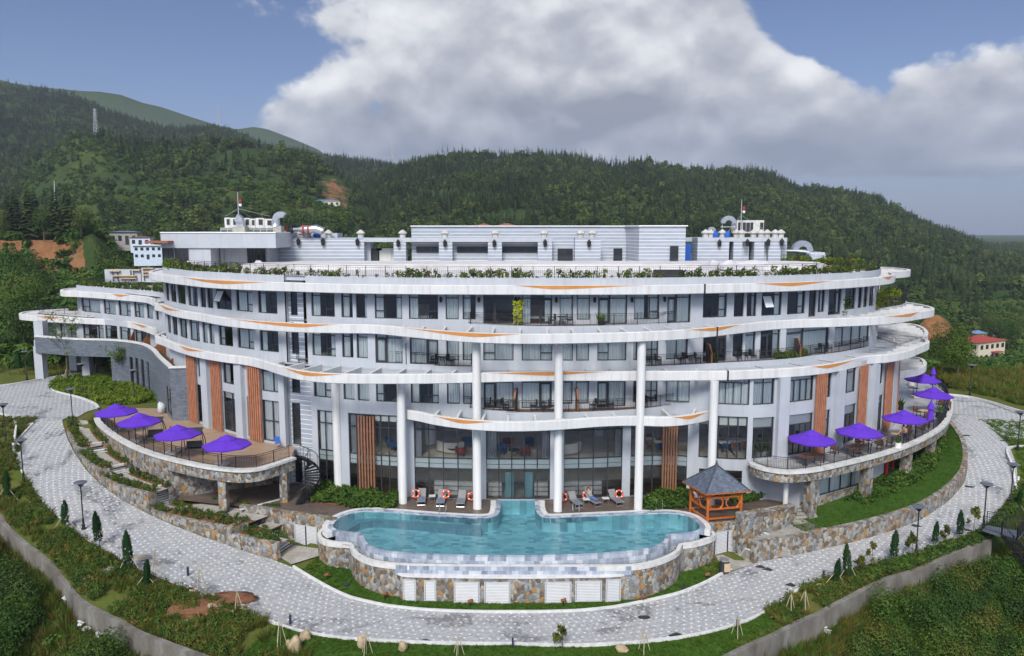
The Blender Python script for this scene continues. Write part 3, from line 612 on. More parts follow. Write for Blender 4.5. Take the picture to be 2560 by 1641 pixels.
MT['doorglass']=plain('teal_door_glass',(0.17,0.30,0.33),0.1,var=0.2,scale=0.8)
MT['lamppane']=plain('tilted_pane',(0.66,0.70,0.73),0.15,var=0.05)
def zs(pairs,zoom_x0,sc=3.423):return[(zoom_x0+a/sc,zoom_x0+b/sc,k,c)for a,b,k,c in pairs]
def specs(cur,lst,z0,z1,door_z):
 out=[];zm=(z0+z1)/2
 for t in lst:
  u0,u1,k,c=t[:4];a,b=cur.su(u0,zm),cur.su(u1,zm)
  if b-a<0.25:continue
  out.append((a,b,door_z if k in 'de' else z0,z1,k,c))
 return out
WA=zs([(115,145,'n','-'),(156,206,'m','-'),(217,285,'n','-'),(305,390,'w','l'),(412,460,'n','r'),(470,520,'n','r'),(550,680,'o','-'),(718,860,'w','f'),(905,1070,'w','l'),(1362,1562,'w','l'),(1618,1716,'n','L'),(1745,1838,'n','r'),(1905,2140,'v','b')],380)+zs([(75,325,'w','l'),(390,502,'n','f'),(535,648,'n','L'),(712,972,'e','-'),(1042,1303,'d','b'),(1367,1482,'n','f'),(1513,1625,'n','f'),(1695,1945,'e','f'),(2005,2220,'w','g')],1000)+zs([(234,435,'e','f'),(540,745,'w','r'),(805,890,'n','-'),(915,997,'n','r'),(1042,1215,'o','r'),(1262,1415,'w','r'),(1447,1510,'e','-'),(1525,1582,'n','r'),(1615,1725,'d','r'),(1755,1845,'w','-'),(1868,1902,'n','-'),(1915,1950,'n','l'),(1962,2005,'w','-'),(2022,2052,'n','f'),(2060,2082,'n','f')],1600)
WB=zs([(128,160,'n','r'),(172,216,'m','r'),(235,299,'w','l'),(320,405,'w','L'),(430,475,'n','f'),(487,533,'n','f'),(570,690,'v','l'),(730,873,'w','f'),(920,1082,'w','l'),(1370,1572,'w','b'),(1625,1722,'n','L'),(1750,1845,'n','f'),(1910,2143,'e','f')],380)+zs([(82,328,'d','f'),(397,505,'n','f'),(535,640,'n','f'),(712,972,'v','f'),(1042,1303,'w','f'),(1375,1480,'n','f'),(1508,1618,'n','f'),(1690,1938,'v','f'),(1998,2035,'n','f'),(2108,2212,'h','f'),(2280,2396+70,'m','f')],1000)+zs([(540,740,'d','-'),(795,880,'n','-'),(903,987,'n','f'),(1030,1200,'e','r'),(1250,1618,'e','f'),(1665,1968,'x','f'),(2025,2190,'x','f'),(2210,2258,'m','f')],1600)
shA=(WUP.su(716,15.5),WUP.su(766,15.5));shLo=(WLO.su(719,9),WLO.su(779,6))
def storey(cur,lst,z0,z1,sill,head,door,name,s_rng,shaft,tr=0.52):
 op=specs(cur,lst,sill,head,door);a0,a1=s_rng
 for x0,x1 in((a0,shaft[0]),(shaft[1],a1)):
  build_wall(name,cur,x0,x1,z0,z1,[o for o in op if x0<(o[0]+o[1])/2<x1],MT['wall'],HB)
 for o in op:window(cur,o[0],o[1],o[2],o[3],o[4],o[5],HB,tr=tr)
 return op
storey(WUP,WA,14.1,18.4,14.97,17.25,14.62,'outer_wall',(0,WUP.L),shA)
storey(WUP,WB,10.7,14.1,11.55,13.85,11.2,'outer_wall',(0,WUP.L),shA)
# stair tower: striped render with a tall slot of glass
for cur,sh,z0,z1,wins in((WUP,shA,10.7,18.4,[(726,743,14.9,17.4),(729,747,11.5,14.0)]),(WLO,shLo,0,10.7,[(729,750,8.2,10.5),(731,752,3.55,7.3),(737,756,0.05,2.6)])):
 ins=Curve([cur.at(q)-cur.nrm(q)*.3 for q in np.linspace(sh[0],sh[1],14)],smooth=False);a,b=0,ins.L
 op=[(ins.su(u0,(c0+c1)/2),ins.su(u1,(c0+c1)/2),c0,c1,'n','-')for u0,u1,c0,c1 in wins]
 build_wall('stair_tower_wall',ins,a,b,z0,z1,op,MT['stripe'],HB)
 for o in op:window(ins,*o[:4],'n','-',HB,inset=0.1,tr=0.5)
 m=MB()
 for q,r in zip(sh,(a,b)):
  p,w=cur.at(q),ins.at(r);m.face([(p[0],p[1],z0),(w[0],w[1],z0),(w[0],w[1],z1),(p[0],p[1],z1)])
 m.build('tower_return_wall',MT['wall'],HB)
 # floor C and the double height storey below, on the lower plan
z6,z5,z7,z8=600,0,1200,1800
WC=zs([(1690,1757,'m','f'),(1905,2040,'w','l'),(2112,2145,'h','f'),(2237,2396+30,'m','f')],0)+zs([(628,778,'w','f'),(883,980,'n','f'),(1005,1105,'n','f'),(1163,1345,'v','l'),(1460,1702,'w','b'),(1770,1880,'n','f'),(1908,1985,'n','f'),(2085,2340,'e','f')],600)+zs([(358,615,'d','f'),(708,792,'n','f'),(822,932,'n','f'),(1003,1248,'e','f'),(1310,1338,'n','f'),(1420,1520,'h','f'),(1590,1795,'m','f'),(2035,2308,'x','f')],1200)+zs([(-5,222,'x','f'),(257,420,'m','f'),(530,723,'x','f'),(812,858,'h','f'),(928,1048,'m','f'),(1112,1140,'h','f'),(1190,1258,'m','f'),(1340,1362,'n','f')],1800,3.08)[1:]
WLt=zs([(1690,1775,'h','R'),(1913,2055,'h','-'),(2117,2160,'h','f'),(2245,2396+20,'h','f')],0)
WLr=zs([(250,412,'h','-'),(528,712,'x','-'),(795,843,'h','R'),(915,1042,'x','-'),(1098,1133,'h','-'),(1180,1250,'x','-'),(1330,1358,'h','-')],1800,3.08)
opC=specs(WLO,WC,8.12,10.45,7.8);opT=specs(WLO,WLt,3.62,7.35,3.6)+specs(WLO,WLr,3.62,7.05,3.6)
BAYS=[(WLO.su(u0,3),WLO.su(u1,3),n)for u0,u1,n in((600+672/3.423,600+800/3.423,2),(600+935/3.423,600+1348/3.423,6),(600+1492/3.423,600+1990/3.423,4),(1200+52/3.423,1200+600/3.423,5),(1200+718/3.423,1200+1218/3.423,4),(1200+1287/3.423,1200+1772/3.423,5))]
ROUND=(WLO.su(1200+1872/3.423,5),WLO.su(1200+2285/3.423,5),5)
opG=[(a,b,0.06 if k else 0.06,7.0)for k,(a,b,n)in enumerate(BAYS)]+[(ROUND[0],ROUND[1],3.55,7.15),(ROUND[0]+.1,ROUND[1]-.3,0.2,2.6)]
for x0,x1 in((0.5,shLo[0]),(shLo[1],WLO.L)):
 build_wall('outer_wall',WLO,x0,x1,0,10.75,[o for o in opC+opT+opG if x0<(o[0]+o[1])/2<x1],MT['wall'],HB)
for o in opC:window(WLO,*o,HB)
for o in opT:window(WLO,*o,HB,tr=0.9 if o[0]>shLo[1]else 0,glass='lobbyglass')
def curtain_wall(cur,a,b,z0,z1,n,par,bars=(2.6,3.5,5.9),spandrel=True,name='lobby_glazing',sp_off=0.02):
 m=MB();xs=np.linspace(a,b,n+1);pts=[cur.at(q)-cur.nrm(q)*0.1 for q in xs]
 for p in pts:m.bar((p[0],p[1],z0),(p[0],p[1],z1),0.085,0.12)
 for z in[z0+.04,z1-.04]+[x for x in bars if z0<x<z1]:
  for p,q in zip(pts[:-1],pts[1:]):m.bar((p[0],p[1],z),(q[0],q[1],z),0.09,0.075)
 fr=m.build(name,MT['frame'],par);m=MB()
 for p,q in zip(pts[:-1],pts[1:]):m.face([(p[0],p[1],z0),(q[0],q[1],z0),(q[0],q[1],z1),(p[0],p[1],z1)])
 m.build('pane',MT['lobbyglass'],fr)
 if spandrel:
  m=MB();q2=[cur.at(q)-cur.nrm(q)*(0.13+sp_off)for q in xs]
  for c0,c1 in((2.58,2.98),(3.02,3.48)):
   for p,q in zip(q2[:-1],q2[1:]):m.face([(p[0],p[1],c0),(q[0],q[1],c0),(q[0],q[1],c1),(p[0],p[1],c1)])
  m.build('spandrel_panel',MT['spandrel'],fr)
 return fr
for a,b,n in BAYS:curtain_wall(WLO,a,b,0.06,7.0,n,HB)
rg=curtain_wall(WLO,ROUND[0],ROUND[1],3.55,7.15,ROUND[2],HB,bars=(5.3,),spandrel=False)
curtain_wall(WLO,ROUND[0]+.1,ROUND[1]-.3,0.2,2.6,3,HB,bars=(1.9,),spandrel=False)
def drape(cur,a,b,z0,z1,mat,par,inset=0.3,name='curtain',period=0.22):
 m=MB();ch=Chord(cur,a,b,inset);pleats(m,ch,0,ch.w,z0,z1,0,period=period);return m.build(name,mat,par,smooth='all')
B0,B1,B2,B3,B4,B5=BAYS
for B,f0,f1 in((BAYS[3],.02,.24),(BAYS[3],.76,.98),(BAYS[2],.3,.98),(BAYS[4],.02,.7)):
 m=MB();ch=Chord(WLO,lerp(B[0],B[1],f0),lerp(B[0],B[1],f1),.9);[ch.rect(m,0,ch.w,z,z+.3,0,.4)for z in(.05,.45,.85)];m.build('book_shelf',MT['coping'],HB)
 m=MB();[ch.rect(m,x,x+.05,z,z+.1,.1,.3)for z in(.35,.75)for x in np.arange(.1,ch.w-.1,.16)];m.build('book_row',MT['curtaingrey'],HB)
for f in(.3,.6):
 m=MB();ch=Chord(WLO,lerp(BAYS[3][0],BAYS[3][1],f),lerp(BAYS[3][0],BAYS[3][1],f+.13),.25);ch.rect(m,0,ch.w,.1,2.3,0,.03);m.build('glass_door',MT['doorglass'],HB)
fx=lambda B,t:lerp(B[0],B[1],t)
drape(WLO,fx(B0,.05),fx(B0,.95),3.5,6.95,MT['curtain'],HB);drape(WLO,fx(B1,.02),fx(B1,.30),3.5,6.95,MT['curtaingrey'],HB);drape(WLO,fx(B2,.02),fx(B2,.12),3.5,6.95,MT['curtaingrey'],HB)
drape(WLO,fx(B3,.02),fx(B3,.16),3.5,6.95,MT['curtaingrey'],HB);drape(WLO,fx(B3,.88),fx(B3,.98),3.5,6.95,MT['curtaingrey'],HB);drape(WLO,fx(B4,.88),fx(B4,.99),3.5,6.95,MT['curtaingrey'],HB)
m=MB()
for a,b,z0,z1 in[(ROUND[0]+.05,ROUND[1]-.05,6.35,7.1)]+[(o[0]+.08,o[1]-.08,6.2,7.0)for o in opT if o[0]>ROUND[1]]+[(o[0]+.1,o[1]-.1,6.7,7.3)for o in opT[1:2]]+[(fx(B1,.55),fx(B1,.99),6.4,6.95)]:
 for k in range(4):
  p,q=[WLO.at(lerp(a,b,t))-WLO.nrm(lerp(a,b,t))*0.24 for t in(k/4,(k+1)/4)];m.face([(p[0],p[1],z0),(q[0],q[1],z0),(q[0],q[1],z1),(p[0],p[1],z1)])
m.build('roller_blind',MT['roller'],HB)
# floors, ceilings and room backs
def plate(cur,a,b,z,d0,d1,mat,name,up=True,th=0.0):
 m=MB();A=[];B=[]
 for q in np.linspace(a,b,80):
  p,n=cur.at(q),cur.nrm(q);A.append((*(p-n*d0),z));B.append((*(p-n*d1),z))
 m.ribbon(A,B,flip=True)
 if th:m.ribbon([(x,y,z-th)for x,y,_ in A],A,flip=True)
 return m.build(name,mat,HB)
for z,c,d in((14.52,WUP,6),(11.12,WUP,6),(7.72,WLO,6)):
 plate(c,0.5,c.L-0.5,z,0.22,d,MT['infloor'],'room_floor');plate(c,0.5,c.L-0.5,z-0.3,0.22,d,MT['white'],'ceiling')
plate(WUP,0.5,WUP.L-0.5,17.6,0.22,6,MT['white'],'ceiling')
plate(WLO,0.5,WLO.L-0.5,3.52,0.2,11,MT['infloor'],'lobby_floor');plate(WLO,0.5,WLO.L-0.5,2.6,0.26,11,MT['white'],'ceiling');plate(WLO,0.5,WLO.L-0.5,0.03,0.2,11,MT['path'],'ground_floor')
# balcony slab where the lower storeys stand proud of the upper ones
m=MB();A=[];B=[]
for q in np.linspace(0,WLO.L,120):
 p=WLO.at(q);w,_=nearest(WUP,p);A.append((p[0],p[1],10.76));B.append((*(w-(p-w)*0.02),10.76))
m.ribbon(A,B,flip=True);m.build('balcony_slab',MT['wall'],HB)
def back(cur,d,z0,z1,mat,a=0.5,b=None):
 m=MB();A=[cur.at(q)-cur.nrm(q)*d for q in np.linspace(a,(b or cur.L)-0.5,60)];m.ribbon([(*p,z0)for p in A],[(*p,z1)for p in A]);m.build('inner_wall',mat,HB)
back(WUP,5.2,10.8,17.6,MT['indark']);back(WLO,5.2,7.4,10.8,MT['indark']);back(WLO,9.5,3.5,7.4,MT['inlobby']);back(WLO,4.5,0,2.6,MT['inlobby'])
# party walls between rooms
m=MB()
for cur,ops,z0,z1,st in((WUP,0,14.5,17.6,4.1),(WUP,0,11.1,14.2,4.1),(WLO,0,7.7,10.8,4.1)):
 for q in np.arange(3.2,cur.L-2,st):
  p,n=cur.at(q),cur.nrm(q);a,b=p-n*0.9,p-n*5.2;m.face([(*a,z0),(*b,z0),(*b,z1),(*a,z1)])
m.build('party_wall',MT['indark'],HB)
# round columns
for(u,v,zt)in((845,1231,10.4),(1006,1261,10.4),(1193,1275,13.75),(1395,1281,13.75),(1597,1277,13.75),(1778.5,1272,10.4)):
 x,y,_=P(u,v,0.05);m=MB();m.lathe([(0.36,0),(0.36,0.06),(0.335,0.1),(0.335,zt)],24,(x,y+0.34,0.02));m.build('column',MT['ring'],HB,smooth=True)
 # vertical timber screens
def screen(cur,u0,u1,z0,z1,n,mat,zref,out=0.28,ties=()):
 m=MB();a,b=cur.su(u0,zref),cur.su(u1,zref)
 for k in range(n):
  q=lerp(a,b,(k+.5)/n);p=cur.at(q)+cur.nrm(q)*out;w=(b-a)/n*0.55;nn=cur.nrm(q);m.box((p[0],p[1],(z0+z1)/2),(w,0.16,z1-z0),math.atan2(nn[1],nn[0])+math.pi/2)
 for z in ties:
  p,q=cur.at(a)+cur.nrm(a)*(out-0.06),cur.at(b)+cur.nrm(b)*(out-0.06);m.bar((*p,z),(*q,z),0.06)
 return m.build('timber_screen',mat,HB)
for u0,u1 in((476,497),(535,559),(628,659)):screen(WLO,u0,u1,3.55,10.4,6,MT['slat'],7,ties=(6.9,))
for u0,u1 in((2031,2057),(2139,2158),(2206,2222),(2234,2248)):screen(WLO,u0,u1,3.55,10.4,6,MT['slat'],7,ties=(6.9,))
screen(WLO,899,942,0.1,6.9,6,MT['brownslat'],3.5,ties=(2.4,5.6));screen(WLO,1652,1695,0.1,6.9,6,MT['brownslat'],3.5,ties=(2.4,5.9))
# wall piers between the double height windows
for u in((514,529),(598,615),(706,720),(1938,1963),(2083,2099),(2172,2184),(2220,2230)):
 a,b=WLO.su(u[0],6),WLO.su(u[1],6);q=(a+b)/2;p,n=WLO.at(q)+WLO.nrm(q)*0.16,WLO.nrm(q);m=MB();m.box((p[0],p[1],5.2),(max(b-a,.3),0.5,10.4),math.atan2(n[1],n[0])+math.pi/2);m.build('pier',MT['wall'],HB)
 # ---- balconies: apron, floor, railing
def railing(m,pts,h=0.95,post=2.0,gap=0.13,rail=0.035,z=None,bar=0.016):
 """iron railing along 3-D points (bars, posts, two rails)"""
 pts=[np.array(p,float)for p in pts];d=[0]
 for a,b in zip(pts[:-1],pts[1:]):d.append(d[-1]+np.linalg.norm(b-a))
 A=np.array(pts);at=lambda q:np.array([np.interp(q,d,A[:,i])for i in range(3)])
 up=np.array([0,0,1.0])
 for a,b in zip(pts[:-1],pts[1:]):
  m.bar(a+up*h,b+up*h,rail*1.5,rail);m.bar(a+up*0.1,b+up*0.1,rail,rail*0.8);m.bar(a+up*(h-0.14),b+up*(h-0.14),rail*.7)
 n=max(1,int(round(d[-1]/gap)))
 for k in range(n+1):
  p=at(d[-1]*k/n);m.bar(p+up*0.1,p+up*(h-0.1),bar)
 n=max(1,int(round(d[-1]/post)))
 for k in range(n+1):
  p=at(d[-1]*k/n);m.bar(p,p+up*(h+0.02),rail*1.3)
def thin(cur,a,b,st=0.7):n=max(2,int((b-a)/st));return[cur.at(q)for q in np.linspace(a,b,n+1)]
def balcony(tr,z,wall,close=(1,1),apron=0.85,rail=0.95,bend=True):
 c=Curve(trace(tr,z));pts=thin(c,0,c.L)
 if close[0]:w,_=nearest(wall,pts[0]);pts=[w+(pts[0]-w)*0.02]+pts
 if close[1]:w,_=nearest(wall,pts[-1]);pts=pts+[w+(pts[-1]-w)*0.02]
 m=MB();C=Curve(pts,smooth=False);inn=[p-C.nrm(q)*0.14 for p,q in zip(pts,C.s)]
 T=lambda L,h:[(p[0],p[1],h)for p in L]
 m.ribbon(T(pts,z-apron),T(pts,z),flip=True);m.ribbon(T(pts,z),T(inn,z),flip=True);m.ribbon(T(inn,z),T(inn,z-0.15),flip=True)
 wl=[nearest(wall,p)[0]for p in pts];m.ribbon(T(pts,z-apron),T(wl,z-apron));ap=m.build('balcony_apron',MT['wall'],HB)
 m=MB();m.ribbon(T(inn,z-0.06),T(wl,z-0.06),flip=True);m.build('balcony_floor',MT['deckwood'],HB)
 m=MB();railing(m,[(*(p*0.5+q*0.5),z)for p,q in zip(pts,inn)],rail);m.build('balcony_railing',MT['iron'],HB)
 return c
MT['deckwood']=plain('balcony_boards',(0.17,0.10,0.062),0.6,var=0.25,scale=3)
zz=lambda pts,x0,y0,sc=3.423:[(x0+a/sc,y0+b/sc)for a,b in pts]
BA1=balcony(zz([(340,1115),(520,1126),(700,1136),(950,1145),(1250,1150),(1700,1146),(2150,1134)],1000,480)+zz([(300,1119),(535,1100)],1600,480),14.62,WUP)
BA2=balcony(zz([(1440,1037),(1600,1032),(1800,1020),(1990,1004),(2130,986),(2230,970),(2272,955)],1600,480)+[(2266,752)],14.55,WUP,close=(1,1))
BB1=balcony(zz([(1312,1408),(1600,1431),(2000,1460),(2396,1482)],380,480)+zz([(300,1489),(612,1497)],1000,480),11.2,WUP)
BB2=balcony(zz([(2040,1496),(2150,1494)],1000,480)+zz([(230,1488),(450,1478),(650,1467),(850,1457),(1050,1446),(1280,1428),(1470,1404),(1700,1375),(1962,1325)],1600,480),11.2,WUP)
BC=balcony(zz([(1585,368),(1780,392),(1980,416),(2200,438),(2396,446)],600,900)+zz([(200,449),(500,452),(800,449),(1100,438),(1330,424),(1420,416),(1650,388),(1870,360)],1200,900),7.8,WLO)
# sloping privacy partitions on the balconies
def partition(u,z,wall,curve,mat1='panelwood',mat2='blackweave',h=1.75,frac=0.9,name='balcony_partition'):
 w=wall.at(wall.su(u,z+1));q,d=nearest(curve,w);q=w+(q-w)*frac;t=np.array([-(q-w)[1],(q-w)[0]])/np.linalg.norm(q-w)*0.05;m=MB()
 pr=[(w,z),(q,z),(q,z+h*0.62),(w+(q-w)*0.55,z+h),(w,z+h)]
 A=[(p[0]-t[0],p[1]-t[1],zz_)for p,zz_ in pr];B=[(p[0]+t[0],p[1]+t[1],zz_)for p,zz_ in pr]
 m.add(A+B,[(0,1,2,3,4),(9,8,7,6,5)]+[(k,5+k,5+(k+1)%5,(k+1)%5)for k in range(5)]);o=m.build(name,MT[mat2],HB)
 m=MB()
 for(p,z_),(q_,z2)in zip(pr[1:],pr[2:]):m.bar((*p,z_),(*q_,z2),0.14,0.05)
 m.build('partition_edge',MT[mat1],o)
partition(1014,11.15,WUP,BB1);partition(1293,7.75,WLO,BC);partition(1440,7.75,WLO,BC);partition(1590,7.75,WLO,BC)
# ---- roof deck and parapet planter
roof_poly=[tuple(p)for p in WUP.p[::2]]+[(10,103),(-12,103),(-26,101)]
m=MB();m.face([(x,y,18.0)for x,y in roof_poly]);m.build('roof_deck',MT['screed'],HB)
pin=WUP.off(-0.16);pl=WUP.off(-0.95);m=MB();T=lambda c,z:[(p[0],p[1],z)for p in c.p[::2]]
m.ribbon(T(WUP,18.4),T(pin,18.4),flip=True);m.ribbon(T(pin,18.4),T(pin,18.0),flip=True);m.build('parapet',MT['wall'],HB)
m=MB();m.ribbon(T(pin,18.22),T(pl,18.22),flip=True);m.ribbon(T(pl,18.22),T(pl,18.0),flip=True);m.build('planter_soil',MT['terracotta'],HB)
rl=WUP.off(-0.10);a0=rl.su(425,18.5);m=MB();railing(m,[(*p,18.4)for p in thin(rl,max(a0,12),rl.L,0.9)],0.95,1.75,0.16);m.build('roof_railing',MT['iron'],HB)
# ------------------------------------------------------------------ roof storey, plant and left wing
def xz(u,v,Y):x,y,z=PY(u,v,Y);return x,z
def fbox(m,u0,u1,v0,v1,Y,depth):
 """block whose front face stands at distance Y and fills the photo rectangle"""
 vm=(v0+v1)/2;x0,x1=xz(u0,vm,Y)[0],xz(u1,vm,Y)[0];um=(u0+u1)/2;z1,z0=xz(um,v0,Y)[1],xz(um,v1,Y)[1]
 m.box(((x0+x1)/2,Y+depth/2,(z0+z1)/2),(x1-x0,depth,z1-z0));return x0,x1,z0,z1
def zbox(m,u0,u1,z0,z1,Y,depth):
 x0,x1=xz(u0,625,Y)[0],xz(u1,625,Y)[0];m.box(((x0+x1)/2,Y+depth/2,(z0+z1)/2),(x1-x0,depth,z1-z0));return x0,x1
def Z2(x):return 380+x/3.423
def Z3(x):return 1000+x/3.423
def Z4(x):return 1600+x/3.423
ZT,ZH,YF=21.34,22.72,94.6
PH=thing('roof_pavilion','long grey and white striped plant storey on the hotel roof deck','building',(0,96,18.0))
m=MB()
zbox(m,Z2(1062),Z2(1815),18.0,ZT,YF,5)
for a,b in((2068,2172),):zbox(m,Z2(a),Z2(b),18.0,ZT-.5,YF,1.5)
for a,b in((333,448),(753,872),(1180,1302)):zbox(m,Z3(a),Z3(b),18.0,ZT-.5,YF,1.5)
zbox(m,Z3(1497),Z3(1718),18.0,ZT,YF,1.6)
zbox(m,Z3(100),Z3(1930),ZT-.4,ZH,98,9)
zbox(m,Z3(100),Z3(1302),18.0,ZT-.5,95.9,2)
zbox(m,Z3(1718),Z3(1935),18.0,ZT-.4,97.9,2);zbox(m,Z3(1302),Z3(1497),18.0,ZT-.02,96.2,1.5)
x0,_=xz(Z3(1930),620,97.9);x1,_=xz(Z3(2045),620,93);x2,_=xz(Z4(388),620,93)
m.prism([(x0,98.1),(x1,93),(x2,93),(x2,107),(x0,107)],18.0,ZH)
for a,b in((492,762),(800,875),(978,1062),(1100,1205)):zbox(m,Z4(a),Z4(b),18.0,ZT-.02,YF,3)
zbox(m,Z4(875),Z4(932),18.0,ZT-.02,YF+.7,3);zbox(m,Z4(1062),Z4(1100),18.0,ZT-.02,YF+.7,3);zbox(m,Z4(1205),Z4(1256),18.0,ZT-.02,YF+1.2,3)
m.build('striped_wall',MT['stripe'],PH)
m=MB();zbox(m,Z2(1812),Z3(1304),ZT-.5,ZT,YF-.02,1.6);zbox(m,Z2(1812),Z2(1870),18.0,ZT-.5,YF+1.2,2)
zbox(m,Z4(492),Z4(1256),ZT-.45,ZT+.02,YF-.05,7);zbox(m,Z4(378),Z4(494),ZT-.5,ZT+.0,YF+3,1.2);zbox(m,Z4(378),Z4(490),18,19.2,YF+4,.3)
m.build('roof_beam',MT['wall'],PH)
m=MB();zbox(m,Z3(92),Z3(1940),ZH,ZH+.12,97.8,9.4);m.prism([(x0-.2,97.7),(x1-.1,92.8),(x2+.2,92.8),(x2+.2,107.2),(x0-.2,107.2)],ZH+.003,ZH+.13);m.build('roof_edge',MT['white'],PH)
m=MB();zbox(m,Z2(80),Z2(1062),20.25,21.95,88,12);zbox(m,Z2(92),Z2(500),18.0,20.25,88.2,11.5);zbox(m,Z2(500),Z2(1000),18.0,20.25,91,9);zbox(m,Z2(1060),Z2(1590),20.9,21.9,96.5,3);m.build('plain_wall',MT['wall'],PH)
m=MB();zbox(m,Z2(75),Z2(1064),21.95,22.06,87.9,12.2);m.build('roof_edge',MT['white'],PH)
def ph_open(u0,u1,z0,z1,Y,name,n=1):
 m=MB();xa,xb=xz(u0,640,Y)[0],xz(u1,640,Y)[0];m.box(((xa+xb)/2,Y-.02,(z0+z1)/2),(xb-xa,.1,z1-z0));o=m.build(name,MT['darkpane'],PH)
 m=MB();
 for k in range(n+1):x=lerp(xa,xb,k/n);m.bar((x,Y-.09,z0),(x,Y-.09,z1),.07)
 for z in(z0,z1):m.bar((xa,Y-.09,z),(xb,Y-.09,z),.07)
 m.build('frame',MT['frame'],o)
k=NT('dark_pane');MT['darkpane']=k.set((0.03,0.035,0.04),0.06,0,0.5)
for a,b in((143,331),(490,752),(878,1174)):ph_open(Z3(a),Z3(b),19.55,20.22,95.85,'clerestory_window',3)
ph_open(Z3(1350),Z3(1475),18.02,19.95,96.15,'door',2);ph_open(Z3(1828),Z3(1898),18.02,19.95,97.85,'door');ph_open(Z3(2310),Z3(2377),18.05,20.35,92.95,'door')
ph_open(Z2(95),Z2(185),18.05,20.2,88.15,'window',2);ph_open(Z2(202),Z2(310),18.3,20.2,88.15,'window',3);ph_open(Z2(820),Z2(972),18.02,20.2,90.95,'door',4)
ph_open(Z4(766),Z4(798),18.6,20.9,YF+1.5,'window',1)
m=MB();m.bar((*PY(Z2(600),625,90.8)[:2],18),(*PY(Z2(600),625,90.8)[:2],20.2),.3,.3);m.build('column',MT['wall'],PH)
m=MB();c=PY(395,597,87);m.box((c[0],88,20.95),(2.6,3,.25));m.build('canopy',MT['brickroof'],PH)
for u,v,Y in[(Z2(a),480+b/3.423,YF)for a,b in((1075,427),(1258,427),(1467,428),(1762,430),(2110,440))]+[(Z3(a),480+b/3.423,YF)for a,b in((387,442),(808,442),(1241,440),(1616,442))]+[(Z4(a),480+b/3.423,YF)for a,b in((675,440),(913,437),(1091,434),(1206,432))]:
 x,y,z=PY(u,v,Y);m=MB();m.lathe([(.06,-.45),(.2,-.38),(.24,.1),(.3,.15),(.12,.38),(.03,.5)],8,(x,Y-.32,z));m.box((x,Y-.08,z+.2),(.1,.3,.08));m.build('wall_lantern',MT['iron'],PH)
for u,v in[(Z3(a),480+b/3.423)for a,b in((352,906),(677,906),(990,910),(1021,910),(1337,904),(1664,900),(1982,893),(2258,893))]:
 q=WUP.su(u,16.6);p,n=WUP.at(q),WUP.nrm(q);p=p+n*.22;m=MB();m.lathe([(.03,-.2),(.1,-.15),(.12,.08),(.15,.1),(.04,.26)],8,(p[0],p[1],16.6));m.bar((p[0],p[1],16.75),(*(p-n*.22),16.75),.05);m.build('wall_lantern',MT['iron'],HB)
 # capped vents on the roof
def vent(u,v,Y,label):
 x,y,z=PY(u,v,Y);t=thing('roof_vent',label,'roof vent',(x,Y,z-.45),0,'capped vents along the roof storey');s_=.82
 m=MB();m.lathe([(.62*s_,0),(.62*s_,.12),(.46*s_,.16),(.46*s_,.8)],8,(x,Y,z-.45));m.build('shaft',MT['ventwhite'],t);m=MB();m.lathe([(.66*s_,.8),(.68*s_,.9),(.5*s_,1.05),(.1,1.28),(0.0,1.3)],8,(x,Y,z-.45));m.build('cap',MT['ventwhite'],t)
vl=['vent beside the red fan on the left roof','left of the close pair of vents behind the long striped wall','right of the close pair of vents behind the long striped wall','vent on the long striped wall right of the silver duct','vent at the right end of the long striped wall','vent left of the tall striped box, above a black lantern','vent above the first lantern in front of the tall striped box','vent above the second lantern in front of the tall striped box','vent above the third lantern in front of the tall striped box','vent above the open dark roof door','vent just right of the one over the open roof door']
vp=[(Z2(1118),380)]+[(Z2(1280),0),(Z2(1335),0),(Z2(1510),0),(Z2(1787),0),(Z2(2145),0),(Z3(385),0),(Z3(815),0),(Z3(1233),0),(Z3(1545),0),(Z3(1645),0)]
for(u,_),l in zip(vp,vl):vent(u,480+383/3.423,95.6,'white capped '+l)
rl_=['first from the left end of the right striped block','second from the left end of the right striped block','beside the blue barrel on the right striped block','behind the others on the right block near the mast','in front of the mast on the right striped block','right of the mast on the right striped block, small','above the third lantern of the right striped block','set back beside the third lantern of the right block','left of the last pair on the right striped block','at the right end of the right striped block']
for a,l in zip((560,605,703,825,868,970,1035,1088,1155,1205),rl_):vent(Z4(a),480+380/3.423,95.4+(1.5 if a in(825,970,1088)else 0),'squat white vent '+l)
# plant on the left roof
RZL=22.06
def ac(u0,u1,v1,Y,z0,label):
 x0,x1=xz(u0,570,Y)[0],xz(u1,570,Y)[0];z1=PY((u0+u1)/2,v1,Y)[2];cx=(x0+x1)/2;w=x1-x0;t=thing('air_conditioner',label,'air conditioner',(cx,Y+.5,z0),0,'air conditioners on the left roof')
 m=MB();m.box((cx,Y+.5,(z0+z1)/2),(w,.9,z1-z0));m.build('casing',MT['acgrey'],t);m=MB()
 for k in range(9):z=lerp(z0+.35*(z1-z0),z1-.2,k/8);m.box((cx+.12*w,Y+.03,z),(w*.5,.06,.07))
 m.build('grille',MT['frame'],t);m=MB();m.lathe([(.36*min(w,1),0),(.36*min(w,1),.12)],12,(cx,Y+.5,z1));m.build('fan_guard',MT['frame'],t)
AL=['leftmost grey unit in the row on the left roof','second grey unit, behind the steel duct on the left roof','dark fronted unit right of the steel duct','unit with a black grille in the middle of the row','fourth pale unit between the two black grilles','rightmost unit with a black grille by the white elbow duct']
for(a,b,v),l in zip(((622,672,221),(674,735,222),(785,838,224),(840,884,230),(888,958,224),(962,1034,232)),AL):ac(Z2(a),Z2(b),480+v/3.423,93,RZL+.45,l)
m=MB()
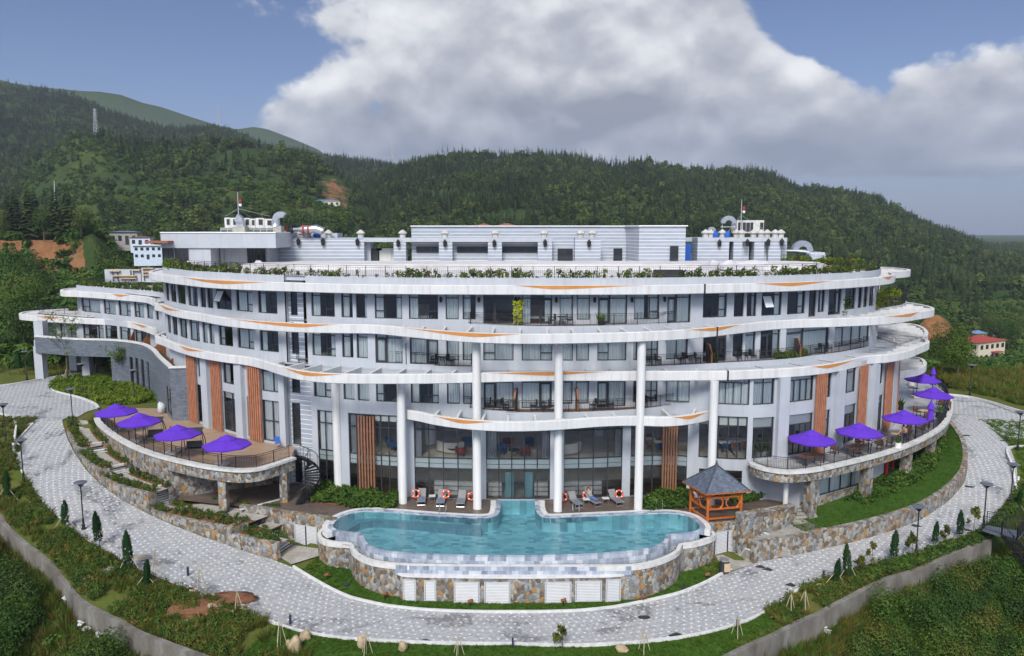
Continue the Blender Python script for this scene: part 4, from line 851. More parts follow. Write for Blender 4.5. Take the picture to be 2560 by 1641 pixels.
for z in(RZL+.25,RZL+.45):m.bar(PY(Z2(590),580,92.8)[:2]+(z,),PY(Z2(1040),580,92.8)[:2]+(z,),.09)
for k in range(9):p=PY(Z2(lerp(590,1040,k/8)),580,92.8);m.bar((p[0],p[1],RZL),(p[0],p[1],RZL+.45),.07);m.bar((p[0],p[1],RZL+.4),(p[0],p[1]+1.6,RZL+.4),.1)
tag(m.build('unit_frame',MT['tower']),'low steel frame under the air conditioners on the left roof','frame')
def conc(a,b,v0,label):
 m=MB();fbox(m,Z2(a),Z2(b),480+v0/3.423,480+356/3.423,91.5,1.4);tag(m.build('concrete_plinth',MT['concblock']),label,'plinth')
conc(688,795,300,'rough concrete plinth carrying the upright steel duct');conc(1037,1104,292,'rough concrete plinth under the white elbow duct')
def elbow(m,c,r,w,a0,a1,rz=0.0,n=10):
 """square curved duct section"""
 ca,sa=math.cos(rz),math.sin(rz);A=[]
 for k in range(n+1):
  a=lerp(a0,a1,k/n);A.append([(c[0]+(R*math.cos(a))*ca-y*sa,c[1]+(R*math.cos(a))*sa+y*ca,c[2]+R*math.sin(a))for R,y in((r-w/2,-w/2),(r+w/2,-w/2),(r+w/2,w/2),(r-w/2,w/2))])
 for p,q in zip(A[:-1],A[1:]):
  for i in range(4):m.face([p[i],p[(i+1)%4],q[(i+1)%4],q[i]])
 m.face(A[0]);m.face(A[-1])
m=MB();x,y,z=PY(Z2(760),568,92);m.box((x,92,z-.6),(.85,.85,2.2));elbow(m,(x-.75,92,z+.45),.75,.85,0,1.1);tag(m.build('steel_duct',MT['steel']),'upright square steel duct in front of the air conditioners','duct')
m=MB();x,y,z=PY(Z2(1062),556,92);m.lathe([(.62,-.3),(.45,0),(.45,.5)],14,(x,92,z-.2));elbow(m,(x+.62,92,z+.3),.62,.66,3.14,.9);tag(m.build('elbow_duct',MT['steel']),'white curved elbow duct at the right of the air conditioner row','duct')
def mast(u,vt,vb,Y,label):
 x,_,z1=PY(u,vt,Y);z0=PY(u,vb,Y)[2];t=thing('lightning_mast',label,'mast',(x,Y,z0))
 m=MB();m.tube([(x,Y,z0),(x,Y,z1)],[.07,.04],6);m.build('pole',MT['tower'],t);m=MB();m.lathe([(.12,0),(.15,.08),(.15,.34),(.08,.4)],8,(x+.3,Y-.05,z1-1.3));m.build('warning_lamp',MT['red'],t)
 m=MB();m.lathe([(.15,-.3),(.19,0)],8,(x+.3,Y-.05,z1-1.42));m.bar((x,Y,z1-1.5),(x+.3,Y,z1-1.5),.05);m.build('lamp_base',MT['white'],t)
 m=MB()
 for dx,dy in((-1.6,0),(3.6,.5),(.6,2)):m.tube([(x,Y,z1-2.0),(x+dx,Y+dy,z0)],.022,4)
 m.build('guy_wire',MT['tower'],t)
mast(Z2(732),480,541,93.6,'thin white mast with red lamp above the left roof air conditioners');mast(Z4(872),480+65/3.423,480+340/3.423,99,'thin white mast with red lamp on the right roof block')
t=thing('extractor_fan','silver duct with orange bands and red bladed fan on left roof','fan',PY(Z2(1290),583,94))
x,y,z=PY(Z2(1165),574,94);X=PY(Z2(1440),574,94)[0];m=MB();m.tube([(x-.1,94,z),(x+.6,94,z)],[.5,.42],16,cap=False);m.build('fan_housing',MT['frame'],t)
m=MB()
for k in range(8):a=k*.785;m.bar((x+.1,93.9,z),(x+.1-.05,93.5+.42*math.cos(a),z+.42*math.sin(a)),.05,.2)
m.build('fan_blade',MT['red'],t);m=MB();m.tube([(x+.6,94,z),(x+1.2,94,z),(x+1.8,94,z),(x+2.7,94,z),(x+3.3,94,z+.1),(x+4.2,94,z-.2)],[.22,.24,.5,.5,.5,.5],14);m.build('duct_pipe',MT['steel'],t,smooth=True)
m=MB();m.tube([(x+1.8,94,z),(x+2.05,94,z)],.53,14);m.tube([(x+2.4,94,z),(x+2.65,94,z)],.53,14);m.build('orange_band',MT['redroof'],t)
# plant on the right roof
t=thing('roof_unit_cabinet','pale louvred cabinet of roof units behind the right mast','roof unit',PY(Z4(940),582,100));m=MB();x0,x1,z0,z1=fbox(m,Z4(828),Z4(1060),551,583,100,2.5);m.build('casing',MT['acgrey'],t);m=MB()
for a,b in((840,870),(880,905),(910,940),(945,968),(1028,1055)):p=PY(Z4((a+b)/2),568,99.95);m.box((p[0],99.97,p[2]),((b-a)/3.423*.052,.08,1.15))
m.build('louvre_panel',MT['frame'],t)
def duct_arch(name,ua,ub,vt,vb,Y,label):
 xa,za=xz(ua,vb,Y);xb,zt=xz(ub,vt,Y);r=(xb-xa)/2;c=((xa+xb)/2,Y,max(za,zt-r));t=thing(name,label,'duct',(c[0],Y,za));m=MB();elbow(m,c,r*.72,r*.56,0,3.14,n=14);m.build('duct_bend',MT['steel'],t);m=MB()
 for sx in(-1,1):m.bar((c[0]+sx*r*.8,Y,za-.2),(c[0]+sx*r*.8,Y,c[2]+r*.5),.09)
 m.bar((xa,Y,za),(xb,Y,za),.1);m.build('stand',MT['tower'],t)
 return c,r
duct_arch('duct_bend_assembly',Z4(1297),Z4(1477),480+418/3.423,480+505/3.423,97,'big silver horseshoe duct right of the right striped block')
duct_arch('duct_bend_assembly',Z4(690),Z4(822),480+205/3.423,480+300/3.423,99,'silver curved duct above the right striped block, left of the mast')
duct_arch('duct_bend_assembly',Z4(578),Z4(648),480+300/3.423,480+345/3.423,98,'small silver duct at the left end of the right block')
m=MB();x,y,z=PY(Z4(1250),628,96.5);m.tube([(x,96.5,z),(x+1.1,96.5,z),(x+2.2,96.4,z-.1),(x+3.2,96.3,z-.3),(x+4.2,96.3,z-.4)],[.22,.22,.3,.3,.32],12);tag(m.build('roof_pipe',MT['steel'],smooth=True),'silver pipe run below the big horseshoe duct','duct')
m=MB();p=PY(Z4(1500),640,95);m.box((p[0],95,p[2]),(2.2,1.6,.9),taper=.8);tag(m.build('roof_fan_box',MT['steel']),'silver box with red top right of the horseshoe duct','roof unit')
m=MB();p=PY(Z4(385),640,96.6);m.box((p[0]+.2,96.5,19.3),(.9,.6,2.6));tag(m.build('blue_cabinet',MT['blueplastic']),'upright blue cabinet in the gap beside the tall striped box','cabinet')
for a,lab in((1900,'dark condenser unit in the open bay of the roof storey'),(2000,'pale condenser unit in the open bay of the roof storey')):
 m=MB();p=PY(Z2(a),640,97);m.box((p[0],97,19.0),(2.2,1.2,2.0));m.box((p[0],96.36,19.1),(1.6,.08,1.3));tag(m.build('condenser_unit',MT['acgrey' if a==2000 else 'frame']),lab,'air conditioner')
m=MB();p=PY(Z2(1413),480+376/3.423,95.5);m.blob((p[0],95.5,p[2]),(.55,.5,.5),3);tag(m.build('blue_sack',MT['blueplastic']),'blue sack on the edge of the long striped roof wall','sack')
for a in(640,738):m=MB();p=PY(Z4(a),480+368/3.423,95.5);m.lathe([(.35,-.5),(.38,0),(.35,.4),(0,.42)],10,(p[0],95.2,p[2]));tag(m.build('blue_barrel',MT['blueplastic']),['blue barrel left of the round capped vents on right block','blue barrel right of the capped vent near the ducts'][a>700],'barrel')
# raised slab edge in front of the roof storey, skylights, sheeted furniture
m=MB();m.prism([(PY(Z2(800),640,86)[0],84.5),(PY(Z4(1600),640,84)[0],84),(PY(Z4(1500),640,94)[0],94),(PY(Z2(1000),640,94)[0],94)],17.98,18.55);m.build('roof_platform',MT['screed'],HB)
for u,v,w in((Z2(345),650,2.6),(Z2(925),657,1.6),(Z4(625),655,2.5),(Z4(735),656,2.2),(Z4(900),672,4.5)):
 p=P(u,v+3,18.0);m=MB();y=min(p[1],82);p=PY(u,v,y);m.blob((p[0],y,18.3),(w*.42,.6,.6),int(u),.5);tag(m.build('sheeted_bundle',MT['tarp'],smooth=True),{0:'white sheeted heap by the left roof railing',1:'small white sheeted peak before the dark roof door',2:'pale sheeted bundle left on the right roof deck',3:'second pale bundle beside the right striped block',4:'long white heap behind the right roof railing'}[[345,925,625,735,900].index(int(round((u-(380 if u<1000 else 1600))*3.423)))],'covered heap')
 # dark lounge furniture behind the railing
p=PY(Z4(250),688,67);m=MB();m.box((p[0],67,18.3),(2.6,.9,.3));m.box((p[0],67.5,18.55),(2.6,.15,.6));m.box((p[0]-1.3,67,18.45),(.15,.9,.45));tag(m.build('roof_lounge_bench',MT['frame']),'dark lounge bench behind the roof railing plants','bench')
# ---------------- left wing
LW=thing('left_wing_building','low wing with wavy white rings, slate wall and drive-through at left','building',(-50,95,3.3))
Z1=lambda x,y:(x/3.423,560+y/3.423)
RU=Curve([(-57,107),(-60,103)]+trace([Z1(*p)for p in((527,572),(660,577),(800,585),(950,597),(1130,611),(1240,622),(1300,642))],14.5))
RU.p[:,:];RL_=Curve([(-64,110),(-67.5,106)]+trace([Z1(*p)for p in((165,772),(300,786),(420,794),(560,801),(800,811),(1000,824),(1105,840),(1200,860),(1265,880),(1310,897))],11.1))
WU=Curve([(-58.5,106),(-57.5,101.2),(-54.5,98.9),(-48.5,94.8),(-43,91.2),(-40.5,88.5),(-38.5,86)]);WL_=Curve([(-65,106),(-64,103),(-58,99.8),(-54,97.9),(-48.5,94.6),(-43,91.0),(-40.3,88),(-38.5,85.5)])
ring_part('wing_ring',RU,14.5,WU,LW,accents=[(278,327,298)],ribs=3.5,solid=(1,RU.L-2));ring_part('wing_ring',RL_,11.1,WL_,LW,accents=[(88,164,123),(323,370,356)],ribs=3.5,solid=(1,RL_.L*.6))
HB_,HB=HB,LW
o1=specs(WU,zs([(695,857,'v','f'),(885,990,'v','f'),(1013,1118,'w','f'),(1147,1232,'v','f'),(1255,1307,'n','f'),(1330,1357,'w','f')],0),11.75,13.85,11.75)
build_wall('outer_wall',WU,0,WU.L,11.0,15.1,o1,MT['wall'],LW);[window(WU,*o,LW)for o in o1]
o2=specs(WL_,zs([(335,480,'v','l'),(515,655,'w','l'),(710,835,'v','l'),(836,890,'n','f'),(900,1005,'v','l'),(1025,1120,'w','L'),(1155,1260,'m','l')],0),8.2,10.4,8.2)
build_wall('outer_wall',WL_,0,WL_.L,6.9,11.1,o2,MT['wall'],LW);[window(WL_,*o,LW)for o in o2]
back(WU,5,11,14.5,MT['indark']);back(WL_,5,6.8,11,MT['indark']);plate(WU,.3,WU.L,11.3,.2,6,MT['infloor'],'room_floor');plate(WL_,.3,WL_.L,7.9,.2,6,MT['infloor'],'room_floor');plate(WL_,.3,WL_.L,6.85,0,8,MT['wall'],'soffit')
m=MB();m.face([(-58.3,106,14.6),(-57.4,101,14.6),(-48.5,94.9,14.6),(-40,88,14.6),(-37,100,14.6),(-45,108,14.6)]);m.face([(-64.8,106,11.15),(-63.8,103,11.15),(-54,98,11.15),(-54,106,11.15)]);m.build('roof_deck',MT['screed'],LW)
m=MB();pr=WU.off(-.3);railing(m,[(*p,15.1)for p in thin(pr,pr.su(215,15.3),pr.L,1.2)],.95,2,.2);pr=WL_.off(-.2);railing(m,[(*p,11.3)for p in thin(pr,2.2,pr.su(190,11.3),1.2)],1.0,2,.2);m.build('roof_railing',MT['iron'],LW)
# slate clad wall with its white coping, drive-through pillars
SL=Curve([(-61,97.2),(-54.6,94.6),(-48.7,93.4),(-44.4,90.6),(-41.2,86.6),(-37.8,81),(-33.8,74.7)])
sA=SL.su(278,6);m=MB();T2=lambda ps,z:[(p[0],p[1],z)for p in ps]
pa=thin(SL,0,sA,.8);pb=thin(SL,sA,SL.L,.6);e0,e1=np.array([-33.8,74.7]),np.array([-31.0,75.0]);
m.ribbon(T2(pa,6.7),T2(pa,8.75),flip=True)
so=[(SL.su(u0,6),SL.su(u1,6),3.6,7.0)for u0,u1 in((324,333),(338,346),(352,360),(367,373))]+[(SL.su(415,5.5),SL.su(429,5.5),3.7,6.6)]
slw=build_wall('slate_wall',SL,sA,SL.L,3.0,8.75,so,MT['slate'],LW);m.face([(*e0,3),(*e1,3),(*e1,8.75),(*e0,8.75)]);m.face([(*pa[-1],3),(*pa[-1],6.7),(pa[-1][0]+2,pa[-1][1]+8,6.7),(pa[-1][0]+2,pa[-1][1]+8,3)]);m.build('slate_wall',MT['slate'],LW)
for o in so:window(SL,*o,'h','f' if o[0]>so[2][1]else '-',LW,tr=0)
back(SL,.9,3,8.6,MT['indark'],sA+.5)
m=MB();si=SL.off(-.35);ps=thin(SL,0,SL.L,.6);pi=[SL.at(q)-SL.nrm(q)*.35 for q in np.linspace(0,SL.L,len(ps))];ps2=[SL.at(q)+SL.nrm(q)*.06 for q in np.linspace(0,SL.L,len(ps))]
m.ribbon(T2(ps2,8.75),T2(ps2,8.95),flip=True);m.ribbon(T2(ps2,8.95),T2(pi,8.95),flip=True);m.ribbon(T2(pi,8.95),T2(pi,7.9),flip=True);m.bar((-33.9,74.75,8.85),(-31,75.05,8.85),.35,.2);m.build('coping',MT['ring'],LW)
m=MB();m.ribbon(T2(pi,7.92),[(*nearest(WL_,p)[0],7.92)for p in pi],flip=True);m.build('terrace_floor',MT['deckwood'],LW)
for u in(320,350,378,408):
 c=SL.at(SL.su(u,9));w,d=nearest(WL_,c);w=w if d<6 else c+np.array([2.5,3.2]);c=c+(w-c)*.15;t_=np.array([-(w-c)[1],(w-c)[0]])/np.linalg.norm(w-c)*.06;m=MB();pr=[(c,7.95),(w,7.95),(w,10.2),(c,8.9)]
 A=[(p[0]-t_[0],p[1]-t_[1],z)for p,z in pr];B=[(p[0]+t_[0],p[1]+t_[1],z)for p,z in pr];m.add(A+B,[(0,1,2,3),(7,6,5,4)]+[(k,4+k,4+(k+1)%4,(k+1)%4)for k in range(4)]);m.build('balcony_partition',MT['panelwood'],LW)
for x,y,w in((-60.9,97.9,1.05),(-54.9,97.9,1.05),(-59.0,102.2,1.0)):m=MB();m.box((x,y,5.2),(w,w,4.6 if y<100 else 3.4));m.build('pillar',MT['wall'],LW)
m=MB();m.box((-60.6,98,9.0),(1.15,1.15,3.4));m.bar((-61.2,97.6,7.5),(-54.9,96.4,7.5),.5,1.6);m.build('beam',MT['wall'],LW)
HB=HB_
# shelf wall on the wing's roof
t=thing('shelf_wall','white screen wall with pale timber shelves on the left wing roof','screen wall',PY(330,705,99));m=MB();fbox(m,262,352,674,706,99,.6);fbox(m,354,412,671,706,99,.6);m.build('panel',MT['wall'],t)
m=MB()
for a,b,v in((272,300,678),(330,350,676),(282,340,690),(300,342,696),(355,385,671),(358,378,680),(356,380,688)):xa,za=xz(a,v,98.8);xb,_=xz(b,v,98.8);m.box(((xa+xb)/2,98.8,za),(xb-xa,.4,.12))
m.build('shelf',MT['oak'],t);m=MB()
for a in(280,292,325,332,358):xa,za=xz(a,676,98.7);m.bar((xa,98.85,za),(xa,98.85,za-1.4),.07)
m.build('bracket',MT['iron'],t)
# ------------------------------------------------------------------ site levels: polar round the building's centre
OX,OY=0.0,85.0
_TH=[-140,-98.6,-79,-75.5,-66,-58,-49.4,-37,-30.5,-22,-13,0,13.7,22,31,39,45,51.7,57.9,63,73,81.7,94.6,110,140]
_ZR=[3.4,3.25,3.2,2.8,1.9,.9,-.3,-1.5,-2.0,-2.5,-2.85,-2.95,-2.9,-2.65,-2.2,-1.7,-1.3,-.8,-.2,.4,1.5,2.2,2.8,2.9,2.9]
def zroad(x,y):return np.interp(np.degrees(np.arctan2(np.asarray(x,float)-OX,OY-np.asarray(y,float))),_TH,_ZR)
def PR(u,v):
 """pixel on the road surface"""
 z=-1.0
 for _ in range(40):
  p=P(u,v,z);z=lerp(z,float(zroad(p[0],p[1])),.6)
 return(p[0],p[1],float(zroad(p[0],p[1])))
def polar(ps):
 th=[math.degrees(math.atan2(p[0]-OX,OY-p[1]))for p in ps];r=[math.hypot(p[0]-OX,OY-p[1])for p in ps];o=np.argsort(th);return np.array(th)[o],np.array(r)[o]
IN_PX=[(155,1049),(162,1075),(174,1108),(193,1142),(220,1180),(251,1210),(305,1250),(363,1281),(460,1324),(562,1361),(677,1398),(726,1416),(790,1455),(838,1481),(875,1497),(963,1517),(1050,1527),(1127,1531),(1280,1533),(1450,1530),(1530,1522),(1600,1509),(1700,1486),(1760,1462),(1812,1434),(1898,1405),(2065,1371),(2182,1342),(2299,1301),(2372,1252),(2410,1208),(2419,1165),(2412,1122),(2381,1073)]
OUT_PX=[(34,1118),(45,1145),(58,1175),(75,1205),(112,1262),(160,1306),(250,1372),(350,1425),(440,1462),(545,1497),(640,1535),(700,1560),(760,1578),(830,1590),(1000,1603),(1150,1608),(1280,1609),(1434,1613),(1560,1608),(1680,1596),(1780,1577),(1866,1551),(1930,1515),(2006,1460),(2060,1445),(2141,1424),(2241,1400),(2317,1376),(2400,1350),(2452,1328),(2484,1299),(2507,1273),(2534,1234),(2543,1199),(2541,1165),(2531,1135),(2517,1108)]
_ti,_ri=polar([PR(*q)for q in IN_PX]);_to,_ro=polar([PR(*q)for q in OUT_PX])
r_in=lambda th:np.interp(th,_ti,_ri);r_out=lambda th:np.interp(th,_to,_ro)
VERGE=0.10
LWL_PX=[(-60,1240),(0,1278),(17,1301),(70,1348),(117,1383),(146,1415),(173,1448),(202,1486),(252,1518),(310,1547),(351,1574),(410,1597),(498,1629),(560,1652),(640,1680)]
LWR_PX=[(1700,1690),(1803,1641),(1860,1612),(1933,1580),(1998,1546),(2036,1531),(2083,1503),(2153,1462),(2211,1436),(2299,1410),(2372,1377),(2469,1345)]
def PV(u,v,up=0.0):
 """pixel on the verge outside the road"""
 z=-2.5
 for _ in range(40):
  p=P(u,v,z+up);th=math.degrees(math.atan2(p[0]-OX,OY-p[1]));z=lerp(z,float(np.interp(th,_TH,_ZR))-VERGE*max(0,math.hypot(p[0]-OX,OY-p[1])-float(r_out(th))),.5)
 return(p[0],p[1],z)
LWL=[PV(u,v,.25)for u,v in LWL_PX];LWR=[PV(u,v,.25)for u,v in LWR_PX]
_tw,_rw=polar(LWL+LWR);r_wall=lambda th:np.interp(th,np.concatenate([[-125,-100],_tw,[66,72,120]]),np.concatenate([[75,70],_rw,[_rw[-1]+3,70,75]]))
def zsite(x,y):
 x=np.asarray(x,float);y=np.asarray(y,float);th=np.degrees(np.arctan2(x-OX,OY-y));r=np.hypot(x-OX,OY-y);zr=np.interp(th,_TH,_ZR)
 ro,rw=r_out(th),r_wall(th);d=np.clip(r-ro,0,rw-ro);e=np.maximum(0,r-rw)
 inner=np.clip((r_in(th)-r-0.2)*0.09,0,0.32)*(abs(th)<30)
 flat=np.clip((np.abs(th)-70)/8,0,1);return zr-(VERGE*d+np.minimum(e*6,1.15)+np.clip(e,0,60)*0.5)*(1-flat)+inner+0.12*np.sin(x*1.3+y*.7)*np.sin(y*1.1-x*.5)*np.clip((r-ro)/3,0,1)*(1-flat)
def PG(u,v,dz=0.0):
 """pixel on the ground surface (with anything dz above it)"""
 z=-2.0
 for _ in range(50):p=P(u,v,z+dz);z=lerp(z,float(zsite(p[0],p[1])),.4)
 return Vector((p[0],p[1],z))
def sector(name,mat,ra,rb,th0,th1,nr,dz,nth=None,uv=False):
 m=MB();ths=np.radians(np.linspace(th0,th1,nth or int((th1-th0)*1.2)));G=[]
 for t in ths:
  d=math.degrees(t);a,b=ra(d),rb(d);row=[]
  for k in range(nr+1):r=lerp(a,b,(k/nr)**(1.9 if name=='slope_ground' else 1));x,y=OX+r*math.sin(t),OY-r*math.cos(t);row.append((x,y,float(zsite(x,y))+dz,r))
  G.append(row)
 sa=0
 for A,B in zip(G[:-1],G[1:]):
  l=math.dist(A[0][:2],B[0][:2]);l2=math.dist(A[-1][:2],B[-1][:2]);ds=(l+l2)/2
  for k in range(nr):
   q=[A[k],A[k+1],B[k+1],B[k]];m.face([p[:3]for p in q],[(sa,A[k][3]),(sa,A[k+1][3]),(sa+ds,B[k+1][3]),(sa+ds,B[k][3])]if uv else None)
  sa+=ds
 return m.build(name,mat,smooth='all')
gr=sector('ground',MT['verge'],lambda d:24.0,lambda d:float(r_wall(d)),-128,99,40,-0.06,300);tag(gr,kind='structure')
gs=sector('slope_ground',MT['scrub'],lambda d:float(r_wall(d)),lambda d:max(85.0,float(r_wall(d))+20),-128,99,24,-0.06,300);tag(gs,kind='structure')
rd=sector('road',MT['setts'],lambda d:float(r_in(d)),lambda d:float(r_out(d)),-79,86,8,0.0,300,uv=True);tag(rd,kind='structure')
ln=sector('lawn',MT['lawn'],lambda d:float(r_in(d))-6.5,lambda d:float(r_in(d))-0.16,-24.2,24.6,6,-0.03,110);tag(ln,kind='structure')
ln2=sector('lawn',MT['lawn'],lambda d:float(r_out(d)),lambda d:float(r_out(d))+7,-21,26,6,-0.02,90);tag(ln2,kind='structure')
# forecourts at both ends of the road
def court(pts,z,name='road'):
 m=MB();q=[(x,y,zz_+.012)for x,y,zz_ in(PR(*p)if len(p)==2 else p for p in pts)];m.face(q,[(p[0],p[1])for p in q]);o=m.build(name,MT['setts']);tag(o,kind='structure');return q
_e=lambda d,r:(OX+r*math.sin(math.radians(d)),OY-r*math.cos(math.radians(d)),float(np.interp(d,_TH,_ZR)))
fcl=court([_e(-78.9,float(r_in(-78.9))),(170,1044),(196,1042),(216,1030),(243,1022),(235,1012),(208,1000),(182,992),(152,985),(131,978),(126,972),(136,962),(170,953),(222,946),(285,930),(330,905),(260,905),(165,937),(108,947),(40,959),(-20,967),(-160,985),(-160,1050),(-20,1030),(30,1042),(41,1058),(40,1080),_e(-78.9,float(r_out(-78.9)))],3.215)
fcr=court([_e(85.9,float(r_in(85.9))),(2378,1040),(2374,988),(2420,993),(2472,1005),(2524,1021),(2600,1043),(2700,1080),(2700,1110),(2560,1097),(2523,1099),_e(85.9,float(r_out(85.9)))],2.83)
# kerbs
def kerb(pts,label,w=.16,h=.13,inward=True):
 m=MB();C=Curve(pts,step=.5);n=max(3,int(C.L/.6));z=[np.interp(q,np.linspace(0,C.L,len(pts)),[p[2]for p in pts])for q in np.linspace(0,C.L,n)]
 A=[C.at(q)for q in np.linspace(0,C.L,n)];B=[C.at(q)+C.nrm(q)*w for q in np.linspace(0,C.L,n)]
 zz_=[float(zsite(*a))if p_ is None else p_ for a,p_ in zip(A,z)]
 T=lambda L,d:[(p[0],p[1],k+d)for p,k in zip(L,zz_)]
 m.ribbon(T(B,-.1),T(B,h),flip=True);m.ribbon(T(B,h),T(A,h),flip=True);m.ribbon(T(A,h),T(A,-.1),flip=True)
 return tag(m.build('kerb',MT['kerb']),label,'kerb')
def polar_pts(rf,t0,t1,n=60,off=0):return[(OX+(float(rf(t))+off)*math.sin(math.radians(t)),OY-(float(rf(t))+off)*math.cos(math.radians(t)),float(np.interp(t,_TH,_ZR)))for t in np.linspace(t0,t1,n)]
kerb(polar_pts(r_in,-27,27,off=-.18),'pale granite kerb between the pool lawn and the road');kerb(polar_pts(r_out,-78,66,110,off=.02),'pale kerb along the outer edge of the road')
kerb([(*P(u,v,3.2)[:2],3.2)for u,v in[(244,1023),(235,1012),(208,1000),(182,992),(152,985),(131,978),(126,972),(136,962)]],'curved white kerb round the hedge island at the entrance',.22,.16)
kerb([(*P(u,v,3.2)[:2],3.2)for u,v in[(270,908),(165,938),(108,948),(40,960),(-20,968)]],'kerb along the garden behind the entrance forecourt');kerb([(*P(u,v,2.83)[:2],2.83)for u,v in[(2372,987),(2420,992),(2472,1004),(2524,1020),(2600,1042)]],'kerb where the road bends away behind the right terrace');kerb([(*P(u,v,3.2)[:2],3.2)for u,v in[(0,1034),(30,1043),(42,1058),(41,1080),(35,1116)]],'kerb round the small grass corner at the left edge')
kerb([(*P(u,v,2.4)[:2],float(zsite(*P(u,v,2.4)[:2]))+.0)for u,v in[(2545,1195),(2541,1165),(2531,1135),(2517,1108),(2524,1099),(2570,1096)]],'low kerb round the grass at the right edge')
# low concrete walls beyond the verges
def low_wall(pts,label):
 m=MB();C=Curve(pts,step=.6);n=int(C.L/.7);sq=np.linspace(0,C.L,n);zt=np.interp(sq,np.linspace(0,C.L,len(pts)),[p[2]+.25 for p in pts]);A=[C.at(q)for q in sq];B=[C.at(q)+C.nrm(q)*.36 for q in sq]
 T=lambda L,d:[(p[0],p[1],k+d)for p,k in zip(L,zt)]
 m.ribbon(T(A,-2.0),T(A,0));m.ribbon(T(A,0),T(B,0));m.ribbon(T(B,0),T(B,-2.6));m.face([(*A[-1],zt[-1]-2),(*A[-1],zt[-1]),(*B[-1],zt[-1]),(*B[-1],zt[-1]-2)])
 return tag(m.build('concrete_wall',MT['concrete']),label,'wall')
low_wall(LWL,'low weathered concrete wall winding below the left verge');low_wall(LWR,'low grey concrete wall winding below the right verge')
# ------------------------------------------------------------------ pool
k34=lambda pts,x0,y0,z:[P(x0+a/3.414,y0+b/3.414,z)for a,b in pts]
ZP=0.10
pool_px=k34([(2225,212),(2222,290),(2200,335),(2150,355),(2050,362),(1700,346),(1300,315),(1050,305),(930,330),(830,380),(800,415),(795,440),(830,465)],600,1190,ZP)
pool_fr=k34([(830,468),(1040,492),(1052,520),(1075,560),(1120,600),(1200,628),(1300,646),(1500,660),(1700,670),(2000,677),(2390,680)],600,1190,ZP)+k34([(450,678),(600,676),(850,668),(1100,655),(1280,640),(1400,624),(1500,596),(1570,560),(1595,505),(1740,490),(1830,474)],1200,1190,ZP)
pool_r=k34([(1870,455),(1878,440),(1850,398),(1780,350),(1700,330),(1600,322),(1000,344),(600,360),(530,352),(490,325),(472,290),(468,212)],1200,1190,ZP)
outline=pool_px+pool_fr+pool_r
m=MB();m.face([(p[0],p[1],ZP)for p in outline]);w=m.build('water',MT['water']);tag(w,kind='structure')
PL=thing('swimming_pool','wide turquoise infinity pool with marble rim and a channel into the lobby','pool',(0,52,ZP))
m=MB();m.face([(p[0],p[1],-1.0)for p in outline]);m.ribbon([(p[0],p[1],-1.0)for p in outline+outline[:1]],[(p[0],p[1],ZP+.01)for p in outline+outline[:1]],uv=True);m.build('basin',MT['pooltile'],PL)
# submerged bench along the left end
m=MB();b0=[Vector(p)for p in outline[4:14]];cen=Vector((-2,53,0));m.ribbon([(p.x,p.y,-.45)for p in b0],[(*(p+(cen-p).normalized()*1.0)[:2],-.45)for p in b0]);m.ribbon([(*(p+(cen-p).normalized()*1.0)[:2],-.45)for p in b0],[(*(p+(cen-p).normalized()*1.0)[:2],-1)for p in b0]);m.build('bench_step',MT['marble'],PL)
def rim(pts,w0,w1,z0,z1,mat,name,par,closed=False,uv=True,sm=True):
 """band along a plan line: from offset w0 to w1 (right of travel = positive), between two levels"""
 C=Curve(pts,step=.3,smooth=sm);n=max(4,int(C.L/.35));sq=np.linspace(0,C.L,n);A=[C.at(q)+C.nrm(q)*w0 for q in sq];B=[C.at(q)+C.nrm(q)*w1 for q in sq];T=lambda L,z:[(p[0],p[1],z)for p in L]
 m=MB();m.ribbon(T(A,z1),T(B,z1),uv=uv);m.ribbon(T(B,z1),T(B,z0),uv=uv);m.ribbon(T(A,z0),T(A,z1),uv=uv)
 for i in(0,-1):m.face([T(A,z0)[i],T(A,z1)[i],T(B,z1)[i],T(B,z0)[i]],[(0,0),(0,z1-z0),(.3,z1-z0),(.3,0)])
 return m.build(name,mat,par)
sgn=lambda pts:1
rim(pool_fr,-.02,.30,-.5,ZP+.015,MT['marble'],'infinity_edge',PL)
for nm,pts in(('l',pool_px),('r',pool_r)):
 rim(pts,0.0,.40,-.3,.16,MT['marble'],'coping',PL);rim(pts,.40,.82,-.3,.135,MT['kerb'],'gutter',PL)
 # catch basin below the infinity edge, its rim and the rubble wall
bas=k34([(700,452),(672,480),(665,505),(690,540),(760,566),(850,575),(935,582),(950,625),(1010,680),(1080,712),(1150,733),(1330,757),(1700,768),(2390,771)],600,1190,-.42)+k34([(520,772),(800,772),(1290,768),(1450,745),(1550,715),(1650,672),(1700,635),(1725,588),(1800,578),(1900,556),(1980,528),(2008,505),(1985,472)],1200,1190,-.42)
m=MB();C=Curve(bas,step=.4);F=Curve(pool_fr,step=.4);sq=np.linspace(0,1,160);m.ribbon([(*F.at(q*F.L),-.48)for q in sq],[(*C.at(q*C.L),-.48)for q in sq]);o=m.build('water',MT['waterg']);tag(o,kind='structure')
m=MB();m.ribbon([(*F.at(q*F.L),-.75)for q in sq],[(*C.at(q*C.L),-.75)for q in sq]);m.build('basin_floor',MT['marble'],PL)
rim(bas,-.22,.05,-.75,-.38,MT['coping'],'basin_rim',PL)
